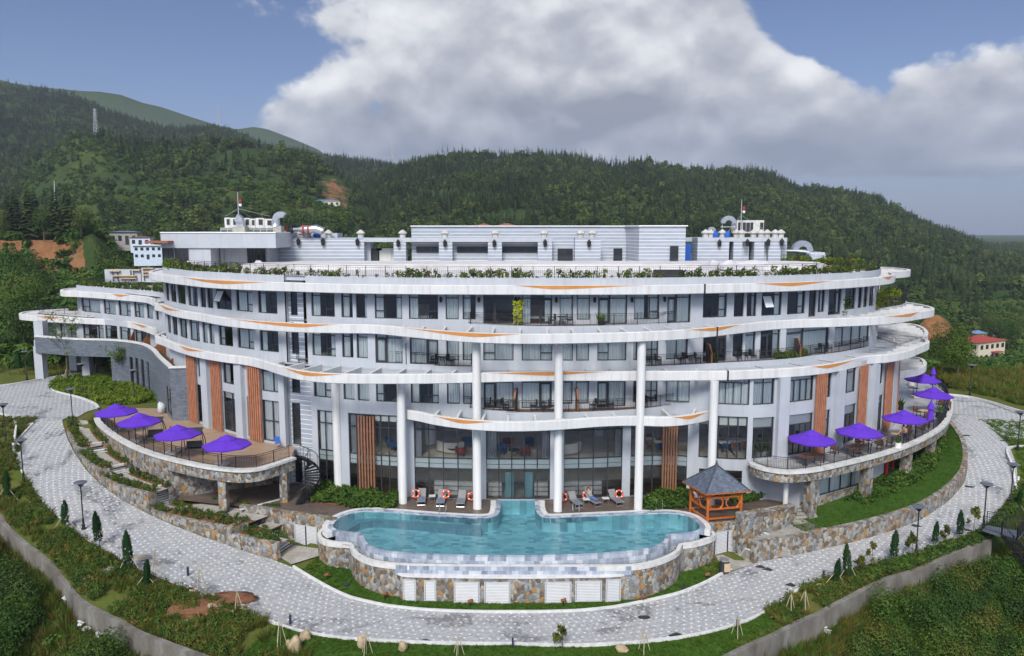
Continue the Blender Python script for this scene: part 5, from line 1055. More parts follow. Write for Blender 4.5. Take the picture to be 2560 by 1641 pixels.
def stone_wall(pts,z0,z1,name,label,th=.4,cap=None,mat='rubble',par=None,sm=True,side=1,capm='coping'):
 t=par or thing(name,label,'wall',(float(np.mean([p[0]for p in pts])),float(np.mean([p[1]for p in pts])),min(z0)if isinstance(z0,(list,tuple))else z0))
 C=Curve(pts,step=.4,smooth=sm);n=max(3,int(C.L/.5));sq=np.linspace(0,C.L,n);zl=lambda z:list(np.interp(sq/C.L,np.linspace(0,1,len(z)),z))if isinstance(z,(list,tuple))else[z]*n
 A=[C.at(q)for q in sq];B=[C.at(q)-C.nrm(q)*th for q in sq];a,b=zl(z0),zl(z1);m=MB();T=lambda L,z:[(p[0],p[1],k)for p,k in zip(L,z)]
 m.ribbon(T(A,a),T(A,b),flip=True);m.ribbon(T(B,b),T(B,a),flip=True);m.ribbon(T(A,b),T(B,b),flip=True)
 for i in(0,n-1):m.face([(*A[i],a[i]),(*B[i],a[i]),(*B[i],b[i]),(*A[i],b[i])])
 m.build('masonry' if not par else 'stone_wall',MT[mat],t)
 if cap:
  c=[k+.004 for k in b];A2=[C.at(q)+C.nrm(q)*.06 for q in sq];B2=[C.at(q)-C.nrm(q)*(cap)for q in sq];m=MB();m.ribbon(T(A2,b),T(A2,[k+.13 for k in c]),flip=True);m.ribbon(T(A2,[k+.13 for k in c]),T(B2,[k+.13 for k in c]),flip=True);m.ribbon(T(B2,[k+.13 for k in c]),T(B2,b),flip=True);m.ribbon(T(A2,b),T(B2,b))
  for i in(0,n-1):m.face([(*A2[i],b[i]),(*B2[i],b[i]),(*B2[i],b[i]+.13),(*A2[i],b[i]+.13)])
  m.build('coping',MT[capm],t)
 return t
zg=lambda p:float(zsite(p[0],p[1]))-.3
stone_wall(bas,[zg(p)for p in bas][::3]+[zg(bas[-1])],-.40,'stone_wall','',.35,par=PL)
MT['lamppane2']=plain('louvre_backing',(0.20,0.205,0.21),0.7)
# machine room box in front with its shelf
boxl=k34([(1332,795),(1340,820),(1365,838),(1400,846),(1700,856),(2390,862)],600,1190,-1.0)+k34([(480,862),(700,858),(1150,848),(1240,838),(1285,815),(1290,792)],1200,1190,-1.0)
rim(boxl,-.5,.05,-1.12,-.98,MT['kerb'],'shelf_rim',PL);rim(boxl,-1.25,-.5,-1.1,-1.06,MT['marble'],'shelf',PL)
rim(bas[11:17],.06,.09,-1.1,-.42,MT['marble'],'tiled_face',PL)
stone_wall(boxl,[zg(p)for p in boxl],-1.1,'stone_wall','',.3,par=PL)
def louvre(m,f,a,b,z0,z1,off=.04,n=None,fr=.07):
 """slatted panel between plan points a and b facing the viewer"""
 a,b=np.array(a[:2]),np.array(b[:2]);t=(b-a)/np.linalg.norm(b-a);nn=np.array([t[1],-t[0]]);a,b=a+nn*off,b+nn*off;n=n or max(6,int((z1-z0)/.115))
 for k in range(n):
  z=lerp(z0+fr,z1-fr,(k+.5)/n);A,B=a+t*fr,b-t*fr;h=(z1-z0)/n*.3
  m.face([(*A+nn*.05,z-h),(*B+nn*.05,z-h),(*B+nn*.01,z+h),(*A+nn*.01,z+h)]);m.face([(*A,z-h),(*B,z-h),(*B+nn*.05,z-h),(*A+nn*.05,z-h)])
 bk=MB();bk.face([(*a+nn*.004,z0),(*b+nn*.004,z0),(*b+nn*.004,z1),(*a+nn*.004,z1)]);m.backing=bk
 for p in(a,b):f.bar((*p+nn*.02,z0),(*p+nn*.02,z1),fr,fr)
 for z in(z0+fr/2,z1-fr/2):f.bar((*a+nn*.02,z),(*b+nn*.02,z),fr,fr)
BX=Curve(boxl,step=.3)
for k,(u0,u1,z0,z1)in enumerate([(1009,1040,-2.95,-1.28),(1062,1090,-2.75,-1.3),(1136,1198,-2.85,-1.35),(1212,1275,-2.9,-1.35),(1211+.1,1275,0,0),(1363,1427,-2.85,-1.35),(1439,1503,-2.8,-1.32),(1515,1550,-2.85,-1.28)]):
 if z1==0:continue
 a,b=BX.at(BX.su(u0,-2)),BX.at(BX.su(u1,-2));m=MB();f=MB();louvre(m,f,a,b,z0,z1,.05);o=f.build('louvre_frame',MT['louvre'],PL);m.build('slats',MT['louvre'],o);m.backing.build('backing',MT['lamppane2'],o)
 # deck round the pool, front walls of the deck
ZD=0.045
dkl=[P(834,1300,ZD),P(700,1282,ZD),P(598,1267,ZD)]
deck_l=[(p[0],p[1])for p in dkl]+[(-33,63),(-22,70),(-10,66),(-2.0,63)]+[(p[0],p[1])for p in outline[:12]]
m=MB();m.face([(x,y,ZD)for x,y in deck_l]);o=m.build('pavement',MT['deck']);tag(o,kind='structure')
dkr=[P(1758,1316,ZD),P(1849,1307,ZD),P(1985,1285,ZD)]
deck_r=[(p[0],p[1])for p in dkr]+[(24,64),(12,66),(1.9,63)]+[(p[0],p[1])for p in outline[-1:-12:-1]]
m=MB();m.face([(x,y,ZD)for x,y in deck_r]);o=m.build('pavement',MT['deck']);tag(o,kind='structure')
wl=[P(598,1264.7,.3),P(640,1269,.3),P(700,1279,.3),P(760,1288,.3),P(834,1298,.3)]
stone_wall(wl,[-1.0,-1.6,-2.2,-2.4,-2.3],.3,'deck_wall','rubble stone wall left of the pool, carrying a white louvred double door',.45)
def gate(a,b,z0,z1,label):
 t=thing('louvred_gate',label,'gate',((a[0]+b[0])/2,(a[1]+b[1])/2,z0));mid=((a[0]+b[0])/2,(a[1]+b[1])/2)
 for p,q in((a,mid),(mid,b)):m=MB();f=MB();louvre(m,f,p,q,z0,z1,.08,fr=.06);o=f.build('door_leaf',MT['louvre'],t);m.build('slats',MT['louvre'],o);m.backing.build('backing',MT['lamppane2'],o)
WLc=Curve(wl,step=.3);gate(WLc.at(WLc.su(739,-1)),WLc.at(WLc.su(794,-1)),-2.25,-.5,'white louvred double gate in the stone wall left of the pool')
wr0=[P(1758,1314,.1),P(1849,1306,.1)];stone_wall(wr0,-2.3,.12,'deck_wall','short rubble wall under the orange gazebo, over the white gate',.4,sm=False)
a,b=np.array(P(1788,1335,-.6)[:2]),np.array(P(1847,1325,-.6)[:2]);gate(a+np.array([0,0.0]),b,-2.2,-.45,'white louvred double gate below the orange gazebo')
wr1=[P(1848,1291,.75),P(1900,1282,.8),P(1950,1274,.8),P(1987,1267,.8)];stone_wall(wr1,[-2.3,-2.1,-1.5,-1.0],.78,'deck_wall','taller rubble wall right of the orange gazebo',.45,cap=.5,capm='rubble')
# ------------------------------------------------------------------ left terrace
ZTR=3.5
z5p=lambda pts,z:[P(a/3.423,900+b/3.423,z)for a,b in pts]
lt=z5p([(815,500),(835,540),(900,600),(1050,700),(1250,790),(1500,862),(1850,930),(2100,948),(2396,903)],ZTR)+[P(673,1162,ZTR),P(705,1156,ZTR),P(738,1145,ZTR)]
lt=lt[:8]+[P(613.5+40,1172,ZTR)]+lt[-2:]
LTC=Curve(lt,step=.4)
t=thing('left_terrace','raised tan terrace with purple parasols above a curved rubble stone wall','terrace',(-28,68,0))
LT=t
m=MB();poly=[tuple(p)for p in LTC.p[::3]]+[(-19,65.4),(-22,66.8),(-27,70.5),(-31,74),(-33.5,76.8),(-36,80),(-40,80.2)];m.face([(x,y,ZTR-.05)for x,y in poly]);m.build('terrace_floor',MT['tan'],t)
sw=LTC.su(418,3);n=40
pts=thin(LTC,0,sw,.7);stone_wall([(*p,0)for p in pts],[2.9,2.4,1.7,1.0,.2,-.4],ZTR-.12,'x','',.4,par=t,sm=False)
pts=thin(LTC,0,LTC.L,.6);stone_wall([(*p,0)for p in thin(LTC,sw,LTC.L,.7)],ZTR-1.0,ZTR-.125,'x','',.35,par=t,sm=False)
C2=Curve(pts,smooth=False);A2=[p+C2.nrm(q)*.14 for p,q in zip(pts,C2.s)];B2=[p-C2.nrm(q)*.5 for p,q in zip(pts,C2.s)];T=lambda L,z:[(p[0],p[1],z)for p in L];m=MB();m.ribbon(T(A2,ZTR-.13),T(A2,ZTR+.06),flip=True);m.ribbon(T(A2,ZTR+.06),T(B2,ZTR+.06),flip=True);m.ribbon(T(B2,ZTR+.06),T(B2,ZTR-.06),flip=True);m.ribbon(T(A2,ZTR-.13),T(B2,ZTR-.13));m.build('coping',MT['coping'],t)
m=MB();rp=LTC.off(-.38);railing(m,[(*p,ZTR+.06)for p in thin(rp,.2,rp.L-.3,.7)],1.0,1.6,.13);m.build('railing',MT['iron'],t)
m=MB();m.face([(x,y,ZTR-.6)for x,y in poly]);m.build('soffit',MT['wall'],t)
for u0,u1,vb in((542,561,1277),(698,712,1254)):
 x0,y0,_=P((u0+u1)/2,vb,0.0);q=LTC.at(LTC.su((u0+u1)/2,2));w=.62;m=MB();m.box((q[0]+.05,q[1]+.4,1.25),(w,.6,2.6));m.build('stone_pillar',MT['rubble'],t)
e=LTC.at(sw);m=MB();e2=e+np.array([7.5,3.8]);stone_wall([(*e,0),(*e2,0)],-.2,ZTR-.6,'x','',.4,par=t,sm=False);
for k,u in enumerate((331,346.5,369.5,389)):
 q=LTC.su(u,1.6);p,nn=LTC.at(q),LTC.nrm(q);m=MB();m.box((*(p+nn*.02),1.55-.05*k),(.5,.12,.62),math.atan2(nn[1],nn[0])+math.pi/2);o=m.build('cellar_window',MT['darkpane'],t);m=MB();m.box((*(p+nn*.05),1.24-.05*k),(.6,.12,.06),math.atan2(nn[1],nn[0])+math.pi/2);m.build('sill',MT['coping'],o)
 # dark carport behind
m=MB();back_pts=[(-34,70),(-26,72),(-17,68)];m.ribbon([(*p,-.1)for p in back_pts],[(*p,2.9)for p in back_pts]);m.build('carport_wall',MT['stripe'],t)
m=MB();m.bar((*P(600,1275,.07)[:2],.07),(*P(705,1247,.07)[:2],.07),.22,.05);tag(m.build('paving_line',MT['kerb']),kind='structure')
# planted beds, paths and steps between road and left terrace
LV=[(-80,-74.5,3.15,2.75),(-74.5,-66.6,2.75,2.5),(-66.6,-58.4,1.98,1.92),(-58.4,-48.8,1.28,1.22),(-48.8,-36.3,-.18,-.24),(-36.3,-29.6,-.72,-.8)]
bed_w=lambda th:5.2 if th<-34 else 1.5
labels=['upper','second','third','fourth','fifth','lowest']
for k,(a,b,za,zb)in enumerate(LV):
 m=MB();ths=np.linspace(a,b,14);I=[];O=[];
 for th in ths:
  ri=float(r_in(th))-.1;x,y=OX+ri*math.sin(math.radians(th)),OY-ri*math.cos(math.radians(th));z=lerp(za,zb,(th-a)/(b-a));w,d=nearest(LTC,(x,y));
  if th>-47:bw=bed_w(th);w=np.array([OX+(ri-bw)*math.sin(math.radians(th)),OY-(ri-bw)*math.cos(math.radians(th))])
  I.append((x,y,z-.05));O.append((*w,z-.05))
 m.ribbon(I,O,flip=True);o=m.build('planting_bed_soil',MT['soil']);tag(o,kind='structure')
 m=MB();m.ribbon([tuple(Vector(p).lerp(Vector(q),.42)+Vector((0,0,.04)))for p,q in zip(I,O)],[tuple(Vector(p).lerp(Vector(q),.76)+Vector((0,0,.04)))for p,q in zip(I,O)],flip=True);o=m.build('path',MT['path']);tag(o,kind='structure')
 if k:stone_wall([(p[0],p[1],0)for p in I],[float(zsite(p[0],p[1]))-.25 for p in I],[p[2]+.16 for p in I],'planter_wall',labels[k]+' stretch of the stepped rubble planter wall along the left road',.35,sm=False)
 if k>1:
  zt=LV[k-1][3]+.1;p,q=Vector(I[0]),Vector(O[0]);m=MB();m.ribbon([(p.x,p.y,za-.3),tuple(p.lerp(q,.3))[:2]+(za-.3,)],[(p.x,p.y,zt),tuple(p.lerp(q,.3))[:2]+(zt,)]);m.ribbon([tuple(p.lerp(q,.78))[:2]+(za-.3,),(q.x,q.y,za-.3)],[tuple(p.lerp(q,.78))[:2]+(zt,),(q.x,q.y,zt)]);m.build('cheek_wall',MT['rubble'],bpy.data.objects[[o.name for o in bpy.data.objects if o.name.startswith('planter_wall')][-1]])
def flight(TL,TR,BL,BR,zt,zb,n,label,mat='kerb'):
 a,b,c,d=(np.array(P(*q,z))for q,z in((TL,zt),(TR,zt),(BL,zb),(BR,zb)));t=thing('stone_steps',label,'steps',tuple((a+b+c+d)/4));m=MB();g=MB()
 for k in range(n+1):
  f=k/n;p,q=lerp(a,c,f),lerp(b,d,f);g2=min(1,(k+.72)/n)if k<n else 1+.5/n;p2,q2=lerp(a,c,g2),lerp(b,d,g2);z=lerp(zt,zb,f)
  T_=lambda h:[(p[0],p[1],h),(q[0],q[1],h),(q2[0],q2[1],h),(p2[0],p2[1],h)]
  m.add(T_(z-.09)+T_(z+.02),[(4,5,6,7),(0,1,5,4),(1,2,6,5),(2,3,7,6),(3,0,4,7)])
 g.add([(*a[:2],zt-.1),(*b[:2],zt-.1),(*d[:2],zb-.1),(*c[:2],zb-.1),(*a[:2],zb-.6),(*b[:2],zb-.6),(*d[:2],zb-.6),(*c[:2],zb-.6)],[(0,1,2,3),(0,3,7,4),(1,5,6,2),(3,2,6,7)])
 m.build('treads',MT[mat],t);g.build('riser_bed',MT['path'],t)
flight((206,1110),(261,1104),(216,1133),(268,1127),2.55,1.98,4,'topmost short flight of white stone steps beside the left terrace')
flight((260,1167),(316,1157),(275,1192),(327,1180),1.98,1.28,5,'second flight of white stone steps below the cellar windows')
flight((350,1221),(401,1212),(382,1270),(444,1252),1.28,-.18,9,'longest flight of white stone steps before the open carport')
flight((560,1321),(606,1300),(579,1328),(619,1307),-.18,-.72,3,'three broad white steps left of the deck wall')
flight((626,1342),(670,1322),(694,1392),(734,1366),-.72,-2.15,9,'lowest flight of white stone steps, ending by the left pool gate')
m=MB();m.face([(x,y,z+.09)for x,y,z in(PG(694,1392),PG(734,1366),PG(795,1374),PG(797,1393),PG(728,1414))]);tag(m.build('path',MT['path']),kind='structure')
# ------------------------------------------------------------------ right terrace
z8p=lambda pts,z:[P(1800+a/3.08,850+b/3.08,z)for a,b in pts]
rt=z8p([(222,945),(245,962),(300,985),(400,1008),(500,1020),(620,1016),(750,1000),(1000,945),(1200,895),(1380,840),(1500,795),(1620,735),(1700,685),(1755,625),(1780,560),(1783,490),(1760,425),(1700,370),(1650,340)],ZTR)
RTC=Curve(rt,step=.4)
RT=t=thing('right_terrace','grey cafe terrace with purple parasols on rubble pillars at right','terrace',(34,68,0))
wedge=[tuple(WLO.at(q))for q in np.linspace(WLO.L,WLO.su(1871,3.5),40)]
m=MB();poly=[tuple(p)for p in RTC.p[::3]]+[(47,108),(40,100)]+wedge;m.face([(x,y,ZTR-.05)for x,y in poly]);m.build('terrace_floor',MT['greyfloor'],t)
m=MB();m.face([(x,y,ZTR-.7)for x,y in poly]);m.build('soffit',MT['wall'],t)
pts=thin(RTC,0,RTC.L,.6);stone_wall([(*p,0)for p in pts],ZTR-.85,ZTR-.14,'x','',.35,par=t,sm=False)
C2=Curve(pts,smooth=False);A2=[p+C2.nrm(q)*.12 for p,q in zip(pts,C2.s)];B2=[p-C2.nrm(q)*.5 for p,q in zip(pts,C2.s)];m=MB();m.ribbon(T(A2,ZTR-.14),T(A2,ZTR+.08),flip=True);m.ribbon(T(A2,ZTR+.08),T(B2,ZTR+.08),flip=True);m.ribbon(T(B2,ZTR+.08),T(B2,ZTR-.06),flip=True);m.ribbon(T(A2,ZTR-.14),T(B2,ZTR-.14));m.build('coping',MT['coping'],t)
m=MB();rp=RTC.off(-.36);railing(m,[(*p,ZTR+.08)for p in thin(rp,.1,rp.L,.7)],1.0,1.6,.13);m.build('railing',MT['iron'],t)
for k,(u,vb,zb)in enumerate([(2038.6,1308,-.75),(2180,1269,-.1),(2280,1216,.3),(2341,1174,.9),(2369,1127,1.3)]):
 q=RTC.su(u,2);p,nn=RTC.at(q)-RTC.nrm(q)*.5,RTC.nrm(q);m=MB();m.box((*p,(zb-.3+ZTR-.85)/2),(.75,.75,ZTR-.85-zb+.3),math.atan2(nn[1],nn[0]));m.build('stone_pillar',MT['rubble'],t)
x,y,_=P(1800+505/3.08,850+1285/3.08,.3);m=MB();m.lathe([(.2,0),(.2,2.7)],14,(x,y+.1,0));m.build('column',MT['ring'],t,smooth=True)
# recessed storey below the right terrace
RB=RTC.off(-1.7);qa,qb=RB.su(2000,1.5),RB.su(2366,2)
HB_,HB=HB,t
ops=[(RB.su(u0,1.3),RB.su(u1,1.3),z0,z1,k,c)for u0,u1,z0,z1,k,c in((2050,2158,.35,2.65,'x','f'),(2161,2173,.35,2.65,'n','-'),(2234,2270,.7,2.65,'h','-'),(2291,2338,.95,2.65,'x','-'),(2347,2364,1.4,2.65,'m','-'))]
build_wall('recessed_wall',RB,qa,qb,-1.0,2.85,ops,MT['wall'],t)
for o in ops:window(RB,*o,t,tr=.9,name='window')
back(RB,3,-.5,2.8,MT['indark'],qa+.5,qb)
pl_=thin(RB,qa,qb,.7);m=MB();pp=[p+RB.nrm(RB.s[int(np.argmin(np.linalg.norm(RB.p-p,axis=1)))])*.12 for p in pl_];m.ribbon(T(pp,-1),[(p[0],p[1],lerp(.3,1.3,k/len(pp)))for k,p in enumerate(pp)],flip=True);m.build('plinth',MT['rubble'],t)
q=RB.su(2218,1);p,nn=RB.at(q)+RB.nrm(q)*.2,RB.nrm(q);ang=math.atan2(nn[1],nn[0])+math.pi/2;m=MB()
for dx in(-.55,.55):m.box((p[0]+dx*math.cos(ang),p[1]+dx*math.sin(ang),1.1),(.3,.16,3.4),ang)
o=m.build('red_shaft_frame',MT['red'],t);m=MB();m.box((*p,1.1),(.85,.1,3.3),ang);m.build('dark_panel',MT['darkpane'],o)
HB=HB_
m=MB();e0,e1=RTC.at(.6),RB.at(qa);m.ribbon([(e0[0]+.3,e0[1]+2.6,0),(e1[0]-1.6,e1[1]+1.0,0),(*e1,-1)],[(e0[0]+.3,e0[1]+2.6,2.9),(e1[0]-1.6,e1[1]+1.0,2.9),(*e1,2.9)]);m.build('recessed_wall',MT['wall'],t)
# planted bank and the rubble wall along the right road
WRT=[(th,float(r_in(th)))for th in np.linspace(30.3,80,60)]
wp=[(OX+(r-.02)*math.sin(math.radians(a)),OY-(r-.02)*math.cos(math.radians(a)),0)for a,r in WRT];zb_=[float(zsite(*p[:2]))-.3 for p in wp];zt_=[float(zsite(*p[:2]))+lerp(1.55,.75,(k/59)**1.5)for k,p in enumerate(wp)]
stone_wall(wp,zb_,zt_,'retaining_wall','long curved rubble retaining wall along the right road',.42,sm=False)
m=MB();I=[(p[0],p[1]+0,z-.12)for p,z in zip(wp,zt_)];c0=Curve(wp,smooth=False);I=[(*(np.array(p[:2])-c0.nrm(q)*.35),z-.1)for p,z,q in zip(wp,zt_,c0.s)];O=[]
for k,p in enumerate(I):w,d=nearest(RB,p);O.append((w[0],w[1],min(p[2],lerp(-1.1,1.25,k/59))))
M_=[tuple((Vector(a)+Vector(b))/2-Vector((0,0,.1)))for a,b in zip(I,O)];BANK=(I[8:],O[8:]);m.ribbon(I[8:],M_[8:]);m.ribbon(M_[8:],O[8:]);tag(m.build('bank_ground',MT['lawn'],smooth='all'),kind='structure')
m=MB();m.ribbon(I[:12],M_[:12]);m.ribbon(M_[:12],[(p[0],p[1],-.55)for p in O[:12]]);tag(m.build('path',MT['path']),kind='structure')
flight((1904,1326),(1925,1337),(1889,1344),(1902,1352),-.85,-1.25,3,'three white steps in the flagstone path below the right terrace')
flight((1863,1370),(1876,1375),(1850,1388),(1876,1397),-1.35,-2.2,6,'narrow stone steps beside the right pool gate')
flight((1995,1265),(2030,1262),(1988,1310),(2050,1308),.0,-.75,5,'wide pale steps under the right terrace beside a rubble pillar','path')
m=MB();m.face([P(1788,1389,-2.17),P(1846,1383,-2.25),P(1880,1398,-2.25),P(1896,1406,-2.25),P(1815,1432,-2.3)]);tag(m.build('path',MT['path']),kind='structure')
# ------------------------------------------------------------------ hills behind, built in plan: forward distance y, bearing given by the photo column it lies under
_rs=np.random.RandomState(5)
def vnoise(x,y,seed=0):
 """smooth value noise, vectorised"""
 x=np.asarray(x,float);y=np.asarray(y,float);xi=np.floor(x).astype(int);yi=np.floor(y).astype(int);fx_,fy_=x-xi,y-yi;fx_=fx_*fx_*(3-2*fx_);fy_=fy_*fy_*(3-2*fy_)
 h=lambda a,b:(np.sin(a*127.1+b*311.7+seed*74.7)*43758.5453)%1.0
 return(h(xi,yi)*(1-fx_)+h(xi+1,yi)*fx_)*(1-fy_)+(h(xi,yi+1)*(1-fx_)+h(xi+1,yi+1)*fx_)*fy_
def fbm(x,y,seed=0,n=4):return sum(vnoise(x*2**k,y*2**k,seed+k)/2**(k+1)for k in range(n))-0.47
def sky_slope(u,v):d=[ray(a,b)for a,b in zip(np.atleast_1d(u),np.atleast_1d(v))];return np.array([q[2]/q[1]for q in d])
D=1.0657
def ridge(pts,corr=0):u=np.array([p[0]*D for p in pts]);return u,sky_slope(u,np.array([(p[1]+corr)*D for p in pts]))
UC=lambda x,y:CU+FX*np.asarray(x)/(np.asarray(y)*1.0)
RIDGES=[dict(k='mid',l=ridge([(-400,700),(500,640),(700,520),(790,462),(840,432),(900,400),(960,377),(1020,364),(1080,356),(1200,357),(1300,354),(1350,362),(1400,376),(1430,379),(1500,372),(1600,394),(1700,393),(1760,396),(1800,405),(1860,434),(1950,440),(2050,462),(2150,515),(2250,552),(2330,588),(2402,618),(2700,720)],12),f=330,r=900,w=500),dict(k='west',l=ridge([(-900,130),(-300,165),(0,190),(60,194),(100,202),(200,218),(280,258),(400,296),(440,298),(520,296),(570,308),(640,340),(700,350),(790,366),(860,372),(940,388),(1020,420),(1200,520),(1400,640)],8),f=480,r=1250,w=600),dict(k='spur',l=ridge([(-700,640),(-100,500),(30,445),(70,415),(110,370),(160,335),(200,318),(260,316),(330,334),(420,336),(560,338),(640,346),(720,372),(800,402),(838,430),(900,500),(1000,620)],4),f=330,r=640,w=320),dict(k='far',l=ridge([(-900,60),(-200,130),(0,167),(60,186),(120,196),(220,206),(260,208),(310,216),(360,236),(400,246),(460,268),(520,288),(570,300),(610,294),(640,299),(700,323),(755,347),(820,400),(900,470),(1100,640),(2230,640),(2330,620),(2402,604),(2600,566),(3000,540)],0),f=1700,r=2900,w=1800)]
for R in RIDGES:R['z']=HC+R['l'][1]*R['r']
def base_h(u,y):
 left=np.interp(y,[94,104,114,160,225,300,450,900],[2.3,2.6,3.6,5.5,8,6,6,10]);right=np.interp(y,[90,96,108,130,240,330,470,900],[1.8,2.4,1.5,-4,-20,-22,-18,-10])
 w=np.clip((np.asarray(u)-700)/1100,0,1);return left*(1-w)+right*w
def hill_z(x,y,parts=False):
 x=np.asarray(x,float);y=np.asarray(y,float);u=UC(x,y);b=base_h(u,y);zs_=[b]
 for R in RIDGES:
  zt=np.interp(u,R['l'][0],R['z']);t=np.clip((y-R['f'])/(R['r']-R['f']),0,1);s_=np.where(t<.12,t*t/.24,t-.06)/.94;zr=b+(zt-b)*s_
  amp=(4*(R['f']>200)+R['r']*.018)*np.sin(np.pi*np.clip(t,0,1));zr=zr+amp*fbm(x/(R['r']*.14),y/(R['r']*.14),3)*1.6
  back_=np.clip((y-R['r'])/R['w'],0,1);zr=np.where(y>R['r'],zt-(zt-b)*back_*1.1-3*back_,zr);zs_.append(np.where(y<R['f'],-200.0,np.where(back_>=1,-200.0,zr)))
 k=np.argmax(np.stack(zs_),0);z=np.max(np.stack(zs_),0)
 # red cutting and engineered bank at left
 cut=np.clip((y-224-6*fbm(x/14,y/40,9))/7.0,0,1)*np.clip((300-u)/60,0,1)*np.clip((y-215)/5,0,1)*(k==0);z=z+cut*11.5*np.clip((320-y)/60,0,1)
 bk=np.exp(-((u-285)/62.0)**2)*np.clip((y-228)/26,0,1)*np.clip((330-y)/50,0,1);z=z+np.where(k==0,bk*6,0)
 cr=np.exp(-((u-2345)/70.0)**2)*np.clip((y-262)/8,0,1)*np.clip((340-y)/50,0,1);z=z+np.where(k<=1,cr*13,0)
 return(z,k)if parts else z
def land():
 us=np.linspace(-700,3250,300);ys=np.concatenate([np.linspace(90,330,74),np.geomspace(334,4800,130)]);U,Y=np.meshgrid(us,ys);X=(U-CU)/FX*Y;Z,K=hill_z(X,Y,True)
 Z=Z+np.where(Y<130,np.minimum(0,(Y-130)*.0),0);nx=len(us);m=bpy.data.meshes.new('hills');v=np.stack([X,Y,Z],-1).reshape(-1,3);i=np.arange(len(ys)-1)[:,None]*nx+np.arange(nx-1)[None];f=np.stack([i,i+1,i+nx+1,i+nx],-1).reshape(-1,4)
 m.from_pydata(v.tolist(),[],f.tolist());o=bpy.data.objects.new('hills',m);SC.collection.objects.link(o);m.polygons.foreach_set('use_smooth',[True]*len(m.polygons));a=m.attributes.new('soil','FLOAT','POINT')
 # bare red earth: the cuttings, the yard slope at right and the scar on the spur
 s_=((U<215)*(Y>220)*(Y<243))*1.0+((U>2262)*(U<2440)*(Y>258)*(Y<272))*1.0+((U>2330)*(U<2800)*(Y>108)*(Y<150)*np.clip(1.2-abs(Y-128)/22,0,1))*.9
 s_=s_*np.clip(1.15+2.4*fbm(U/38,Y/5.5,31),0,1.3);s_=s_+np.exp(-(((U-845)/45)**2+((Y-560)/50)**2))*.75+((U>420)*(U<900)*((abs(Y-516)<3.5)+(abs(Y-486)<2.5)))*.7+((U>2520)*(Y>222)*(Y<236))*.8+((U>1745)*(U<1785)*(Y>870)*(Y<896))*1.0
 a.data.foreach_set('value',np.clip(s_,0,1).ravel().astype(np.float32));g=m.attributes.new('field','FLOAT','POINT');fl=((U>400)*(U<880)*(Y>458)*(Y<530))*.62+((U>60)*(U<420)*(Y>340)*(Y<640))*np.clip(.5+2.4*fbm(U/60,Y/60,41),0,1)*np.exp(-((U-240)/130)**2)+((U>560)*(U<860)*(Y>350)*(Y<420))*.9+np.exp(-((U-285)/60)**2)*((Y>226)*(Y<270))*1.0+((U>2470)*(Y>300)*(Y<420))*1.0
 g.data.foreach_set('value',np.clip(fl,0,1).ravel().astype(np.float32));tag(o,kind='structure')
 k=NT('hillside');p=k.pos();n=k.math('ADD',k.math('MULTIPLY',k.noise(p,.012,8,.65),.6),k.math('MULTIPLY',k.noise(p,.045,6,.7),.4));n2=k.noise(p,.16,6,.7);c=k.ramp(k.math('ADD',k.math('MULTIPLY',n,.55),k.math('MULTIPLY',n2,.45)),[(.3,(.018,.036,.014)),(.5,(.034,.062,.018)),(.7,(.065,.095,.026))])
 at=k.n('Attribute',attribute_name='soil');rn=k.noise(p,.22,7,.7);rb=k.noise(p,.06,7,.7);f=k.range(k.math('ADD',at.outputs['Fac'],k.math('MULTIPLY',k.math('SUBTRACT',k.math('ADD',k.math('MULTIPLY',rn,.5),k.math('MULTIPLY',rb,.5)),.53),3.2)),.38,.62);sc=k.ramp(k.noise(k.pos((1,1,.35)),.35,7,.65),[(.3,(.13,.075,.045)),(.5,(.26,.115,.048)),(.7,(.20,.14,.09))]);c=k.mix(f,c,sc)
 a2=k.n('Attribute',attribute_name='field');c=k.mix(k.range(k.math('ADD',a2.outputs['Fac'],k.math('MULTIPLY',k.math('SUBTRACT',rn,.5),.8)),.35,.8),c,k.ramp(n2,[(.3,(.035,.065,.012)),(.7,(.095,.115,.028))]));k.bump(n2,1.0,2.5);k.set(c,.95,0,.1);m.materials.append(k.m)
land()
# ------------------------------------------------------------------ scattered vegetation (one object per mass)
PROTO={}
def leaf_mesh(name,tris,mat,quads=None):
 me=bpy.data.meshes.new(name);v=[p for t in tris for p in t];f=[];k=0
 for t in tris:f.append(tuple(range(k,k+len(t))));k+=len(t)
 me.from_pydata([tuple(p)for p in v],[],f);me.materials.append(MT[mat])if mat else None;return me
def conifer_mesh(seed,h=9.0,r=2.1,mat='conifer',whorls=13,per=8,gap=.16):
 rnd=random.Random(seed);T=[]
 for k in range(4):a,b=k*1.571,(k+1)*1.571;T.append([(.14*math.cos(a),.14*math.sin(a),0),(.14*math.cos(b),.14*math.sin(b),0),(0,0,h*.95)])
 for w in range(whorls):
  t=w/(whorls-1);z=h*(gap+(1-gap)*t**.9);R=r*(1-t)**.75*rnd.uniform(.8,1.15)+.12;a0=rnd.random()*6
  for k in range(per):
   a=a0+6.283*k/per+rnd.uniform(-.3,.3);L=R*rnd.uniform(.65,1.15);dz=-L*rnd.uniform(.05,.42);wd=.30*L+.16;ca,sa=math.cos(a),math.sin(a)
   p=lambda x,y,q:(x*ca-y*sa,x*sa+y*ca,z+q)
   T.append([p(.05,0,.25),p(L*.55,-wd,dz*.4),p(L,0,dz),p(L*.55,wd,dz*.4+.05)]);T.append([p(.1,0,.4*rnd.random()),p(L*.5,wd*.5,dz*.3+.3),p(L*.85,rnd.uniform(-.2,.2),dz*.7)])
 T.append([(-.1,0,h*.93),(.1,0,h*.93),(0,0,h*1.03)])
 return leaf_mesh('conifer',T,mat)
